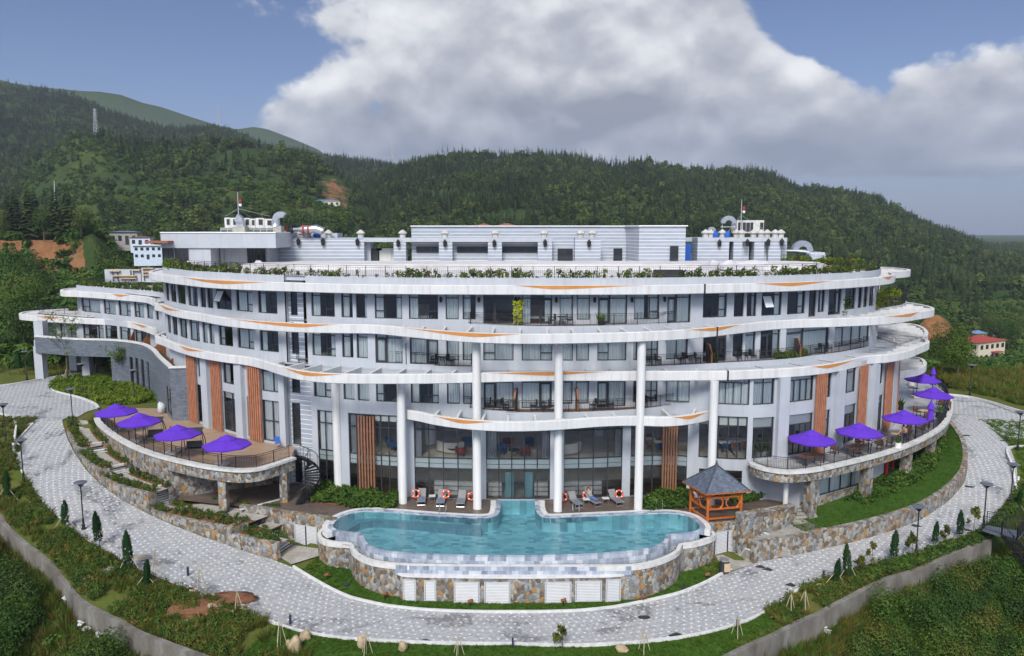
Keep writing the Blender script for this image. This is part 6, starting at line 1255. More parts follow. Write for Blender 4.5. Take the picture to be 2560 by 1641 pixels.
def cloud_mesh(seed,rad,n,size,mat,trunk=0.0,lobes=6,z0=0.0,flat=.8,up=.3):
 """leaf-sized faces spread through a few overlapping lobes"""
 rnd=random.Random(seed);T=[];L=[]
 for _ in range(lobes):a=rnd.random()*6.28;q=rnd.uniform(.15,.62);L.append((rad*q*math.cos(a),rad*q*math.sin(a),trunk+rad*flat*rnd.uniform(.35,1.35),rad*rnd.uniform(.38,.62)))
 if trunk>.05:
  for k in range(5):a,b=k*1.2566,(k+1)*1.2566;w=.05+.03*rad;T.append([(w*math.cos(a),w*math.sin(a),0),(w*math.cos(b),w*math.sin(b),0),(w*.4*math.cos(b),w*.4*math.sin(b),trunk+rad*.7),(w*.4*math.cos(a),w*.4*math.sin(a),trunk+rad*.7)])
 for _ in range(n):
  c=L[int(rnd.random()*len(L))];v=Vector((rnd.gauss(0,1),rnd.gauss(0,1),rnd.gauss(0,1)+up)).normalized();p=Vector(c[:3])+v*c[3]*rnd.uniform(.7,1.05);p.z=max(p.z,z0+.02);s_=size*rnd.uniform(.6,1.4)
  nrm=(v+Vector((rnd.uniform(-.6,.6),rnd.uniform(-.6,.6),rnd.uniform(-.2,.7)))).normalized();x=nrm.orthogonal().normalized();y=nrm.cross(x);a=rnd.random()*6.28;x,y=x*math.cos(a)+y*math.sin(a),y*math.cos(a)-x*math.sin(a)
  T.append([p-x*s_*.5,p-y*s_*.32,p+x*s_*.6,p+y*s_*.32])
 return leaf_mesh('leaf_clump',T,mat)
def tuft_mesh(seed,h,n,w,spread,mat):
 rnd=random.Random(seed);T=[]
 for _ in range(n):a=rnd.random()*6.28;q=spread*rnd.random()**.7;b=Vector((q*math.cos(a)*.5,q*math.sin(a)*.5,0));H=h*rnd.uniform(.5,1.1);t=b+Vector((q*math.cos(a),q*math.sin(a),H));s_=Vector((-math.sin(a+1),math.cos(a+1),0))*w;T.append([b-s_,b+s_,(b+t)/2+s_*.8+Vector((0,0,H*.12)),t,(b+t)/2-s_*.8+Vector((0,0,H*.12))])
 return leaf_mesh('tuft',T,mat)
def collection_of(key,meshes):
 c=bpy.data.collections.new(key)
 for i,me in enumerate(meshes):o=bpy.data.objects.new('%s_sample'%key,me);c.objects.link(o)
 return c
def scatter_group():
 g=bpy.data.node_groups.new('scatter','GeometryNodeTree');g.interface.new_socket('Geometry',in_out='INPUT',socket_type='NodeSocketGeometry');g.interface.new_socket('Samples',in_out='INPUT',socket_type='NodeSocketCollection');g.interface.new_socket('Geometry',in_out='OUTPUT',socket_type='NodeSocketGeometry')
 N=g.nodes.new;i,o=N('NodeGroupInput'),N('NodeGroupOutput');ci=N('GeometryNodeCollectionInfo');ci.inputs['Separate Children'].default_value=True;ci.inputs['Reset Children'].default_value=True;ip=N('GeometryNodeInstanceOnPoints');ip.inputs['Pick Instance'].default_value=True
 def attr(n,t):a=N('GeometryNodeInputNamedAttribute');a.data_type=t;a.inputs['Name'].default_value=n;return[s for s in a.outputs if s.enabled and s.name=='Attribute'][0]
 L=g.links.new;L(i.outputs[1],ci.inputs[0]);L(i.outputs[0],ip.inputs['Points']);L(ci.outputs[0],ip.inputs['Instance']);L(attr('pick','INT'),ip.inputs['Instance Index']);L(attr('scl','FLOAT_VECTOR'),ip.inputs['Scale'])
 e=N('FunctionNodeEulerToRotation')if hasattr(bpy.types,'FunctionNodeEulerToRotation')else None;L(attr('rot','FLOAT_VECTOR'),e.inputs[0]if e else ip.inputs['Rotation']);
 if e:L(e.outputs[0],ip.inputs['Rotation'])
 L(ip.outputs[0],o.inputs[0]);return g
SG=scatter_group()
def scatter(name,pts,coll,smin,smax,tilt=.08,seed=1,squash=.15,pick=None):
 pts=np.asarray(pts,float);n=len(pts);rs=np.random.RandomState(seed);me=bpy.data.meshes.new(name);me.from_pydata(pts.tolist(),[],[]);s_=rs.uniform(smin,smax,n);sc=np.stack([s_*rs.uniform(1-squash,1+squash,n),s_*rs.uniform(1-squash,1+squash,n),s_*rs.uniform(1-squash,1+squash,n)],1)
 rot=np.stack([rs.normal(0,tilt,n),rs.normal(0,tilt,n),rs.uniform(0,6.283,n)],1);k=rs.randint(0,len(coll.objects),n)if pick is None else pick
 for nm,ty,dt,at in(('scl','FLOAT_VECTOR',sc,'vector'),('rot','FLOAT_VECTOR',rot,'vector'),('pick','INT',k.astype(np.int32),'value')):me.attributes.new(nm,ty,'POINT').data.foreach_set(at,np.ascontiguousarray(dt,dtype=np.int32 if ty=='INT' else np.float32).ravel())
 o=bpy.data.objects.new(name,me);SC.collection.objects.link(o);md=o.modifiers.new('scatter','NODES');md.node_group=SG;md[[i for i in SG.interface.items_tree if i.name=='Samples'][0].identifier]=coll;return tag(o,kind='stuff')
CF=collection_of('conifers',[conifer_mesh(s_,h,r,'conifer',w,7)for s_,h,r,w in((1,10,2.3,12),(2,12,2.2,13),(3,8.5,2.4,11),(4,12.5,2.5,14))]+[conifer_mesh(7,15,2.2,'conifer',8,6,.5)])
BF=collection_of('broadleaves',[cloud_mesh(s_,r,190,1.15,'broad',t_,7,0,.85)for s_,r,t_ in((11,3.0,1.5),(12,2.4,1.0),(13,3.4,2.2))])
SB=collection_of('scrubs',[cloud_mesh(s_,r,90,.7,'shrub',0,5,0,.6)for s_,r in((21,1.5),(22,1.1),(23,2.0))])
def forest():
 P_,K_,F_=[],[],[]
 rs=np.random.RandomState(11);U=rs.uniform(-260,2830,210000);Y=np.sqrt(rs.uniform(255**2,1500**2,210000));X=(U-CU)/FX*Y;Z,K=hill_z(X,Y,True)
 fld=((U>560)*(U<860)*(Y>345)*(Y<425))+((U>60)*(U<420)*(Y>380)*(Y<640)*(fbm(U/60,Y/60,41)>-.12)*(rs.rand(len(U))<.85))+np.exp(-(((U-845)/45)**2+((Y-560)/50)**2)>-.6)*0+(np.exp(-(((U-845)/45)**2+((Y-560)/50)**2))>.45)+((U>400)*(U<880)*(Y>458)*(Y<524)*(rs.rand(len(U))<.93))+((U>2470)*(Y>300)*(Y<420))+((U>2262)*(U<2440)*(Y>256)*(Y<273))+((U>1740)*(U<1790)*(Y>868)*(Y<897))
 ok=((K==1)+(K==2)+(K==3)+((K==0)*((U>700)*(Y>300)+(U<900)*(Y>262)*((Y>250))))>0)*(fld<.5)
 vis=np.ones(len(U),bool)
 for yy in(1.0,):
  pu=np.array([(z+9-HC)/y for z,y in zip(Z,Y)]);vis&=(pu>np.where((U>380)*(U<1990),-.028,-.6))
 dens=np.where(K==2,.75,np.where(K==3,.55,.8));tn=fbm(X/60,Y/60,21);ok&=vis*(rs.rand(len(U))<dens*np.clip(.62+2.2*fbm(X/34,Y/34,51),.12,1.0))
 br=(rs.rand(len(U))<np.clip(.22+tn*1.6+np.where(K==3,.15,0)+np.where((U>1900)*(U<2300),.15,0)+np.where(K==0,.45,0),0,.9));sel=np.where(ok)[0];return np.stack([X,Y,Z-.3],1)[sel],br[sel],Y[sel],U[sel]
FP,FB,FY,FU=forest()
def split_forest():
 idx=np.random.RandomState(3).permutation(len(FP))[:90000];p,b=FP[idx],FB[idx];scatter('conifer_forest',p[~b],CF,.42,.95,.04,5,.2);scatter('broadleaf_forest',p[b],BF,.5,1.25,.06,6,.3)
split_forest()
# ------------------------------------------------------------------ furniture and fittings
V3=Vector
c34=lambda x,y,u0,v0:(u0+x/3.414,v0+y/3.414)
g5=lambda x,y:(x/3.423,900+y/3.423);g8=lambda x,y:(1800+x/3.08,850+y/3.08);g6=lambda x,y:(600+x/3.423,900+y/3.423);g7=lambda x,y:(1200+x/3.423,900+y/3.423)
gA=lambda x,y:(x/3.85,880+y/3.85);gC=lambda x,y:(2160+x/3.85,1150+y/3.85);gB=lambda x,y:(2160+x/3.85,800+y/3.85)
r1=lambda x,y:c34(x,y,0,1190);r2=lambda x,y:c34(x,y,600,1190);r3=lambda x,y:c34(x,y,1200,1190);r4=lambda x,y:c34(x,y,1860,1190)
# parasols
def parasol(base,off,label,open_=True):
 """off: how far the canopy centre stands from the pole foot"""
 t=thing('parasol',label,'parasol',base,0,'purple terrace parasols');b=V3(base);o=V3((off[0],off[1],0));m=MB()
 for dx in(-.26,.26):
  for dy in(-.26,.26):m.box((b.x+dx,b.y+dy,b.z+.07),(.5,.5,.12))
 m.build('base_slab',MT['coping'],t);m=MB();m.tube([b,b+V3((0,0,2.35 if open_ else 2.6))],.045,8);m.build('pole',MT['iron'],t)
 if not open_:
  m=MB();m.lathe([(.30,.75),(.36,.9),(.27,1.5),(.2,1.95),(.34,2.0),(.24,2.35),(.06,2.75),(0,2.8)],10,b);m.build('folded_canopy',MT['purple'],t);return t
 m=MB();m.tube([b+V3((0,0,2.2)),b+o+V3((0,0,2.42))],.04,6)
 for k in range(8):a=k*math.pi/4+.2;m.bar(b+o+V3((0,0,2.4)),b+o+V3((1.82*math.cos(a),1.82*math.sin(a),1.93)),.03)
 m.build('rib_frame',MT['iron'],t);m=MB();c=b+o;n=8;rr=[(1.88,1.84),(1.9,1.95),(1.25,2.2),(.62,2.42)];R=[]
 for r,z in rr:
  ring=[]
  for k in range(n*2):a=k*math.pi/n+.2;s_=1.0 if k%2==0 else .925;ring.append(c+V3((r*s_*math.cos(a),r*s_*math.sin(a),z-0)))
  R.append(ring)
 for A,B in zip(R[:-1],R[1:]):
  for k in range(2*n):m.face([A[k],A[(k+1)%(2*n)],B[(k+1)%(2*n)],B[k]])
 m.build('canopy',MT['purple'],t);m=MB();pr=[(.74,2.36),(.74,2.43),(.35,2.62),(.03,2.78),(0,2.8)];m.lathe([(r,z)for r,z in pr],8,c);m.build('vent_cap',MT['purple'],t)
 return t
def PT(u,v,z=3.47):return V3(P(u,v,z))
UL=[((985,603),(990,372),'leftmost purple parasol on the left terrace, nearest the entrance forecourt'),((1162,695),(1190,450),'second purple parasol from the left, beside the rear swing bench'),((1472,800),(1515,552),'third purple parasol from the left, between the two swing benches'),((1898,900),(1937,637),'purple parasol at the pool end of the left terrace')]
for pb,pt,l in UL:b=PT(*g5(*pb));c=P(*g5(*pt),3.47+2.8);parasol(b,(c[0]-b.x,(c[1]-b.y)),l)
UR=[((797,962),(710,690),'purple parasol over two bare brown tables on the right terrace'),((1140,882),(1075,636),'purple parasol behind a cluster of brown rattan chairs'),((1500,772),(1425,538),'purple parasol beside the two standing people on the right terrace'),((1625,545),(1660,400),'purple parasol near the far bend of the right railing'),((1512,440),(1565,252),'farthest purple parasol, behind the side ring of the hotel')]
for pb,pt,l in UR:b=PT(*g8(*pb));c=P(*g8(*pt),3.47+2.8);o=V3((c[0]-b.x,c[1]-b.y,0));o=o.normalized()*min(o.length,1.5);parasol(b,(o.x,o.y),l)
parasol(PT(*g8(1612,690)),(0,0),'folded purple parasol standing among the cafe tables',False);parasol(PT(*g8(1632,392)),(0,0),'smaller folded purple parasol in the far corner of the right terrace',False)
# cafe chairs and tables
def chair_parts(t,m1='rattan',m2='iron'):
 m=MB();m.box((0,0,.45),(.5,.48,.06));m.build('seat',MT[m1],t,local=True);m=MB();m.box((0,.26,.74),(.5,.05,.44));m.build('backrest',MT[m1],t,local=True)
 for sx in(-.23,.23):
  for sy in(-.21,.25):m=MB();m.bar((sx,sy,0),(sx,sy*.98,.66 if sy<0 else .96),.035);m.build('leg',MT[m2],t,local=True)
  m=MB();m.bar((sx,-.24,.67),(sx,.27,.67),.05,.03);m.build('armrest',MT[m2],t,local=True)
C0=thing('rattan_chair','x','chair',(0,0,-60),0,'brown rattan cafe chairs');chair_parts(C0)
CH=[((880,880),2.2,'lone brown rattan chair right of the first parasol pole'),((1072,822),.4,'rattan chair pulled up to the low brown tables, left'),((1140,812),.1,'rattan chair behind the low brown tables, second of the cluster'),((1218,800),-.2,'rattan chair at the back of the cluster under the second parasol'),((1232,848),2.6,'rattan chair at the front of the cluster by the railing'),((1302,828),-2.2,'rattan chair right of the cluster, next to the white planter'),((1535,715),3.0,'rattan chair behind the railing right of the two people'),((1575,690),-2.8,'rattan chair near the folded parasol base'),((1515,585),.3,'rattan chair at the far small oak table'),((1600,630),.0,'rattan chair behind the folded parasol'),((1475,665),.2,'rattan chair tucked behind the oak tables')]
ch1=[dup(C0,PT(*g8(*p)),a,l)for p,a,l in CH]
for k in range(5):p=PT(*g8((1690,1730,1700,1745,1755)[k],(505,500,530,515,545)[k]));dup(C0,(p.x,p.y,p.z),-1.0+.1*k,['first of the chairs parked in rows by the far railing, upper left','chair of the parked rows by the far railing, upper right','chair of the parked rows by the far railing, lower left','chair of the parked rows by the far railing, middle right','chair of the parked rows nearest the blue seated person'][k])
def square_table(t,top,w=.8,h=.74):m=MB();m.box((0,0,h),(w,w,.045));m.build('table_top',MT[top],t,local=True);m=MB();m.tube([(0,0,.03),(0,0,h-.02)],.035,8);m.build('leg',MT['iron'],t,local=True);m=MB();m.box((0,0,.015),(.5,.07,.03));m.box((0,0,.018),(.07,.5,.03));m.build('foot',MT['iron'],t,local=True)
T0=thing('cafe_table','x','table',(0,0,-60),0,'brown topped cafe tables');square_table(T0,'tabletop',1.0);T1=thing('cafe_table','x','table',(0,0,-60),0,'pale oak cafe tables');square_table(T1,'oak',.95)
for q,l in(((655,965),'bare brown table nearest the terrace corner'),((728,945),'bare brown table just right of the corner one'),((1027,898),'brown table in front of the rattan chair cluster'),((1072,875),'brown table among the rattan chair cluster')):dup(T0,PT(*g8(*q)),.5,l)
for q,l in(((1372,785),'pale oak table the two people stand at'),((1460,690),'pale oak table left of the third parasol pole'),((1550,690),'pale oak table right of the third parasol pole'),((1572,600),'small pale oak table behind the folded parasol'),((1605,450),'far pale oak table by the rear parasol'),((1487,420),'far pale table beside the potted shrub')):dup(T1,PT(*g8(*q)),.6,l)
for o in(C0,T0,T1):hide_proto(o)
# balcony sets
B0_=thing('balcony_chair','x','chair',(0,0,-60),0,'dark metal balcony chairs');chair_parts(B0_,'iron','iron');BT=thing('balcony_table','x','table',(0,0,-60),0,'small dark balcony tables');m=MB();m.lathe([(.36,0),(.36,.03)],14,(0,0,.7));m.build('table_top',MT['iron'],BT,local=True);m=MB();[m.bar((.3*math.cos(a),.3*math.sin(a),0),(.1*math.cos(a),.1*math.sin(a),.7),.03)for a in(0,2.1,4.2)];m.build('leg_frame',MT['iron'],BT,local=True)
SETS=[(1094,15,WUP,BA1,'between two curtained windows of the top balcony',14.58),(1096+1,12,WUP,BB1,'at the left balcony just before the third round column',11.16),(1632,12,WUP,BB2,'on the middle right balcony by the fifth round column',11.16),(1734,12,WUP,BB2,'on the middle right balcony before the trellis partition',11.16),(1875,12,WUP,BB2,'on the middle right balcony by the open room door',11.16),(2075,12,WUP,BB2,'at the right end of the middle balcony',11.16),(1232,9,WLO,BC,'at the first bay of the lowest balcony',7.74),(1358,9,WLO,BC,'at the second bay of the lowest balcony',7.74),(1512,9,WLO,BC,'at the third bay of the lowest balcony',7.74),(1640,9,WLO,BC,'behind the fifth column on the lowest balcony',7.74),(2060,15,WUP,BA2,'on the top right balcony left of the hedge',14.5),(2215,15,WUP,BA2,'at the far right end of the top balcony',14.5)]
SETS[0]=(1405,15,WUP,BA1,SETS[0][4],14.58)
for u,zq,w,bc,l,z in SETS:
 q=bc.su(u,z);p=bc.at(q)-bc.nrm(q)*.75;n=bc.nrm(q);tt=np.array([-n[1],n[0]]);a=math.atan2(n[1],n[0])+math.pi/2
 dup(BT,(*p,z),a,'small round dark table '+l);dup(B0_,(*(p-tt*.75),z),a-1.4,'dark chair left of the table '+l);dup(B0_,(*(p+tt*.75),z),a+1.4,'dark chair right of the table '+l)
for o in(B0_,BT):hide_proto(o)
# street lamps
LP0=thing('street_lamp','x','street lamp',(0,0,-60),0,'black street lamps along the road');m=MB();m.lathe([(.17,0),(.17,.1),(.11,.14),(.13,.35),(.085,.42),(.07,.8),(.085,.84),(.05,.88),(.045,3.35)],10);m.build('post',MT['iron'],LP0,local=True,smooth=True)
m=MB();[m.tube([(0,0,3.3),(.12*math.cos(a),.12*math.sin(a),3.4),(.42*math.cos(a),.42*math.sin(a),3.68)],.018,5)for a in(0,1.57,3.14,4.71)];m.build('bracket',MT['iron'],LP0,local=True);m=MB();m.lathe([(.46,3.66),(.48,3.69),(.44,3.73),(.1,3.78),(0,3.785)],16);m.build('lamp_head',MT['lampglass'],LP0,local=True)
m=MB();m.lathe([(.06,3.36),(.28,3.6),(.3,3.65)],12);m.build('diffuser',MT['darkpane'],LP0,local=True)
for b,l in((gA(57,875),'lamp at the left edge beside the small grass corner'),(gA(230,1260),'lamp on the left verge below the grass corner'),((209.4,1323),'lamp on the left verge above the pair of staked cypresses'),(gA(703,705),'lamp in the planting bed at the head of the left path'),(gA(260,270),'lamp before the dark cypresses left of the drive-through pillar'),(gA(803,415),'lamp in the middle of the hedge island'),(gA(1298,490),'lamp at the slate wall end of the hedge island'),(gB(1017,730),'lamp behind the right terrace against the building site'),(gB(1477,1250),'lamp on the grass corner at the right edge'),(gC(1405,465),'lamp right of the iron stair landing, on the grass'),(gC(1148,675),'lamp at the corner of the iron stair landing'),(gC(500,915),'lamp on the right verge between staked cypresses')):p=PG(*b)if b[1]>1000 or b[0]>2000 else V3(P(*b,3.2));dup(LP0,p,0,'black street '+l)
hide_proto(LP0)
# sun loungers
S0=thing('sun_lounger','x','sun lounger',(0,0,-60),0,'grey poolside sun loungers');m=MB();m.box((0,-.15,.34),(.62,1.25,.03));m.build('seat',MT['greymesh'],S0,local=True);m=MB();m.bar((0,.47,.345),(0,.98,.86),.62,.03);m.build('backrest',MT['greymesh'],S0,local=True)
m=MB();[m.bar((sx,-.8,.33),(sx,1.0,.33),.035)for sx in(-.33,.33)];[m.bar((-.33,y,.33),(.33,y,.33),.035)for y in(-.8,1.0)];m.build('frame',MT['steel'],S0,local=True)
for sy in(-.72,.85):m=MB();m.tube([(-.33,sy,.33),(-.33,sy,.02),(.33,sy,.02),(.33,sy,.33)],.018,6);m.build('leg',MT['steel'],S0,local=True)
for u,v,hu,hv,tw,l in((1052.5,1263,1055.5,1222,1,'left of the three loungers beside the small side table'),(1100,1265.6,1105,1226,1,'middle lounger of the left three, by a life ring'),(1150.7,1267.6,1155,1228,1,'right lounger of the left three, next to the column'),(1449,1269.7,1431,1231,1,'left of the right three loungers, empty with a towel'),(1496.7,1266.7,1478,1232,0,'lounger a person is lying on'),(1551.5,1264.7,1531,1226,1,'rightmost lounger, beside a life ring')):
 f=V3(P(u,v,.1));h=V3(P(hu,hv,.9));d=(h-f);a=math.atan2(d.y,d.x)-math.pi/2;a=max(-.6,min(.6,a));c=f+V3((-math.sin(a),math.cos(a),0))*.8;o=dup(S0,(c.x,c.y,ZD),a,'grey '+l)
 if tw:m=MB();m.blob((c.x+.3*math.sin(a),c.y-.3*math.cos(a),ZD+.385),(.2,.3,.035),int(u),.4);tag(m.build('folded_towel',MT['towel']),'blue towel on the '+l,'towel')
 else:LOUNGE=(c.copy(),a)
hide_proto(S0)
ST=thing('side_table','x','side table',(0,0,-60),0,'small poolside tables');m=MB();m.box((0,0,.42),(.55,.5,.03));m.build('table_top',MT['coping'],ST,local=True);m=MB();[m.tube([(sx,-.2,.41),(sx,-.2,.02),(sx,.2,.02),(sx,.2,.41)],.015,5)for sx in(-.22,.22)];m.build('leg_frame',MT['steel'],ST,local=True)
for q,l in((r2(1640,212),'small table between the first two left loungers'),(r3(905,240),'small table left of the lying person'),(r3(1072,232),'small table right of the lying person')):p=P(*q,ZD);dup(ST,(p[0],p[1],ZD),.1,l)
hide_proto(ST)
def lifebuoy(u,v,y,l):
 x,y,z=PY(u,v,y);t=thing('life_ring',l,'life ring',(x,y,z),0,'orange life rings');m=MB();pts=[(x+.28*math.cos(a),y+.1*math.sin(a),z+.28*math.sin(a))for a in np.linspace(0,6.283,25)[:-1]];m.tube(pts,.07,8,closed=True);m.build('ring',MT['orange'],t,smooth='all');m=MB()
 for a in(.8,2.36,3.93,5.5):m.tube([(x+.28*math.cos(a+d),y-.002+.1*math.sin(a+d),z+.28*math.sin(a+d))for d in(-.12,0,.12)],.074,8,cap=False)
 m.build('white_band',MT['white'],t)
for(u,v),l in((r2(1500,152),'orange life ring left of the first left lounger'),(r2(1758,155),'orange life ring mostly hidden behind the middle left lounger'),(r2(1975,175),'orange life ring partly behind the third column'),(r3(713,180),'orange life ring partly behind the fourth column'),(r3(908,165),'orange life ring behind the lying person'),(r3(1188,155),'orange life ring by the rightmost lounger')):lifebuoy(u,v,61.15,l)
for q,a,l in((r2(1728,330),.05,'steel pool ladder before the left loungers'),(r3(822,335),0,'steel pool ladder before the right loungers'),(r3(1530,292),-.1,'steel pool ladder near the orange gazebo')):
 x,y,z=P(*q,ZP);t=thing('pool_ladder',l,'ladder',(x,y,z),0,'steel pool ladders');m=MB();[m.tube([(x+s_,y+.55,z),(x+s_,y+.5,z+.7),(x+s_,y+.3,z+.85),(x+s_,y-.02,z+.6),(x+s_,y-.05,z-.6)],.022,6)for s_ in(-.25,.25)];m.build('handrail',MT['chrome'],t);m=MB();[m.bar((x-.25,y-.05,z-d),(x+.25,y-.05,z-d),.05)for d in(.15,.4)];m.build('rung',MT['chrome'],t)
 # orange gazebo
a,b,c=(np.array(P(u,v,ZD)[:2])for u,v in((1768,1306),(1851,1299),(1725,1279)));d=b+(c-a);GZ=thing('gazebo','orange timber gazebo with round lattice sides and slate pyramid roof','gazebo',((a+b+c+d)[0]/4,(a+b+c+d)[1]/4,ZD));zt=2.45
for p in(a,b,c,d):m=MB();m.bar((*p,ZD),(*p,zt),.17);m.build('post',MT['gazwood'],GZ)
def gz_side(p,q,rings=2,low=True):
 m=MB();L=np.linalg.norm(q-p);t_=(q-p)/L;P3=lambda x,z:(*(p+t_*x),z)
 for z in((.3,1.05,1.95)if low else(1.95,)):m.bar(P3(.08,z),P3(L-.08,z),.08,.14)
 m.bar(P3(0,zt),P3(L,zt),.14,.18)
 if low:
  R=min(.56,L/rings*.42)
  for k in range(rings):cx=L*(k+.5)/rings;m.tube([P3(cx+R*math.cos(w),1.5-.0+R*.9*math.sin(w))for w in np.linspace(0,6.283,29)[:-1]],.055,6,closed=True)
 for x,s_ in((.08,1),(L-.08,-1)):m.bar(P3(x,zt-.45),P3(x+s_*.4,zt-.05),.08)
 m.build('lattice_side',MT['gazwood'],GZ)
gz_side(a,b);gz_side(c,a);gz_side(b,d,1,False);gz_side(d,c,2)
ce=(a+b+c+d)/4;ap=(*ce,4.15);ex=lambda p:np.array(p)+(np.array(p)-ce)*.34;m=MB();e=[ex(a),ex(b),ex(d),ex(c)]
for k in range(4):
 p,q=e[k],e[(k+1)%4];L=np.linalg.norm(q-p);hgt=2.6;m.face([(*p,zt-.02),(*q,zt-.02),ap],[(0,0),(L,0),(L/2,hgt)])
m.build('roof',MT['rooftile'],GZ);m=MB();[m.bar((*p,zt),(ap[0],ap[1],ap[2]+.03),.1,.06)for p in e];m.lathe([(.16,0),(.12,.15),(.05,.2),(.08,.32),(0,.45)],8,(ap[0],ap[1],ap[2]-.05));m.build('ridge_tile',MT['rooftile'],GZ)
m=MB();m.face([(*p,zt-.05)for p in e][::-1]);[m.bar((*e[k],zt-.06),(*e[(k+1)%4],zt-.06),.08,.08)for k in range(4)];m.build('eaves',MT['gazwood'],GZ)
# curved iron stair
SP=[P(*g6(*q),z)for q,z in(((548,838),3.5),((590,880),3.0),((618,950),2.35),((615,1030),1.7),((585,1110),1.0),((545,1170),.5),((500,1215),.08))];SCv=Curve([p[:2]for p in SP],step=.15);IS=thing('iron_staircase','black curved iron staircase from the left terrace to the garden','staircase',SP[-1]);n=20;zq=lambda f:float(np.interp(f,[k/6 for k in range(7)],[p[2]for p in SP]))
cum=[0]+list(np.cumsum([math.dist(p[:2],q[:2])for p,q in zip(SP[:-1],SP[1:])]));cum=[x/cum[-1]for x in cum];zq=lambda f:float(np.interp(f,cum,[p[2]for p in SP]));W=.62
tr=MB()
for k in range(n+1):f=k/n;c_=SCv.at(f*SCv.L);n_=SCv.nrm(f*SCv.L);tr.bar((*(c_-n_*W),zq(f)),(*(c_+n_*W),zq(f)),.32,.05)
tr.build('treads',MT['iron'],IS)
for s_ in(-W,W):
 L=[(*(SCv.at(f*SCv.L)+SCv.nrm(f*SCv.L)*s_),zq(f))for f in np.linspace(0,1,24)];m=MB();m.ribbon([(x,y,z-.22)for x,y,z in L],[(x,y,z+.08)for x,y,z in L]);m.ribbon([(x,y,z+.08)for x,y,z in L],[(x,y,z-.22)for x,y,z in L]);m.build('stringer',MT['iron'],IS);m=MB();m.tube([(x,y,z+1.0)for x,y,z in L],.03,6)
 for p in L[::2]:m.bar(p,(p[0],p[1],p[2]+1.0),.025)
 m.build('handrail',MT['iron'],IS)
 # swing benches
def swing(u,v,rz,l):
 b=PT(u,v);t=thing('swing_bench',l,'swing bench',b,rz,'garden swing benches');m=MB()
 for sx in(-.85,.85):
  for sy in(-.7,.7):m.tube([(sx,sy,0),(sx,sy*.95,.5),(sx,sy*.55,1.2),(sx*.8,sy*.12,1.95)],.035,6)
 m.bar((-.7,0,1.95),(.7,0,1.95),.06);m.build('frame',MT['iron'],t,local=True);m=MB();m.bar((0,-.55,1.98),(0,.55,2.1),1.5,.05);m.build('sunshade',MT['frame'],t,local=True);m=MB();m.box((0,0,.48),(1.25,.5,.06));m.build('seat',MT['frame'],t,local=True);m=MB();m.bar((0,.26,.5),(0,.42,1.0),1.25,.06);m.build('backrest',MT['frame'],t,local=True);m=MB();[m.bar((sx,0,.5),(sx*.9,0,1.93),.02)for sx in(-.6,.6)];m.build('hanger',MT['iron'],t,local=True)
swing(*g5(1328,698),.25,'black swing bench behind the second parasol');swing(*g5(1662,802),.2,'black swing bench right of the third parasol')
b=PT(*g6(325,752));t=thing('folding_chair','blue folding chair by the tall curtained window of the left terrace','chair',b,.5);m=MB();m.bar((0,-.2,.42),(0,.22,.4),.45,.03);m.build('seat',MT['blueplastic'],t,local=True);m=MB();m.bar((0,.22,.45),(0,.36,.9),.45,.03);m.build('backrest',MT['blueplastic'],t,local=True);m=MB();[m.bar((sx,y0,0),(sx,y1,.62),.025)for sx in(-.24,.24)for y0,y1 in((-.25,.25),(.25,-.22))];m.build('frame',MT['steel'],t,local=True)
b=PT(*g5(1387,458));m=MB();m.blob((b.x,b.y,b.z+.55),(.38,.38,.62),5,.25);tag(m.build('white_sack',MT['plasticbag'],smooth='all'),'white sack standing beside the slate wall corner','sack')
# litter bin, garden spots, bollards, boulders
b=PG(*r3(2083,822));t=thing('litter_bin','cylindrical litter bin with timber panel beside the right pool gate','litter bin',b);m=MB();m.lathe([(.34,0),(.36,.03),(.36,.9),(.3,.92)],16);m.build('body',MT['frame'],t,local=True);m=MB();m.lathe([(.37,.92),(.36,1.02),(.05,1.05),(0,1.05)],16);m.build('lid',MT['steel'],t,local=True);m=MB();m.box((.12,-.34,.48),(.42,.06,.62));m.build('timber_panel',MT['oak'],t,local=True)
sp=['left of the blue well light on the pool lawn','in the lawn by the left corner of the machine room','before the third louvred panel','before the fifth louvred panel','in the lawn right of the machine room','in the lawn below the litter bin']
for(q,l)in zip((r2(742,885),r2(1238,1050),r2(1965,1112),r3(712,1105),r3(1392,1078),r3(1942,882)),sp):b=PG(*q);t=thing('garden_spotlight','small brown spotlight '+l,'spotlight',b,.4,'brown garden spotlights');m=MB();m.bar((0,0,0),(0,0,.28),.05);m.build('stem',MT['iron'],t,local=True);m=MB();m.tube([(-.12,.1,.3),(.14,-.08,.42)],[.1,.12],10);m.build('head',MT['panelwood'],t,local=True)
for q,l in((r2(913,935),'round blue well light in the left part of the pool lawn'),(r3(1733,958),'round blue well light in the right part of the pool lawn')):b=PG(*q);m=MB();m.lathe([(.17,0),(.17,.1),(.13,.14),(0,.15)],12,b);tag(m.build('well_light',MT['navy']),l,'well light')
bl=['at the kerb where the left road seam ends','on the front verge left of the mound','on the front verge below the pool','on the verge before the right end of the lawn strip','at the kerb by the bend of the right verge']
for q,l in zip((r1(1605,852),r2(430,1265),r2(2328,1462),r3(2197,1290),r4(677,882)),bl):b=PG(*q);t=thing('bollard_light','dark slim bollard light '+l,'bollard light',b,0,'slim bollard lights');m=MB();m.box((0,0,.32),(.12,.12,.64));m.build('post',MT['navy'],t,local=True);m=MB();m.box((0,0,.665),(.14,.14,.05));m.build('cap',MT['steel'],t,local=True)
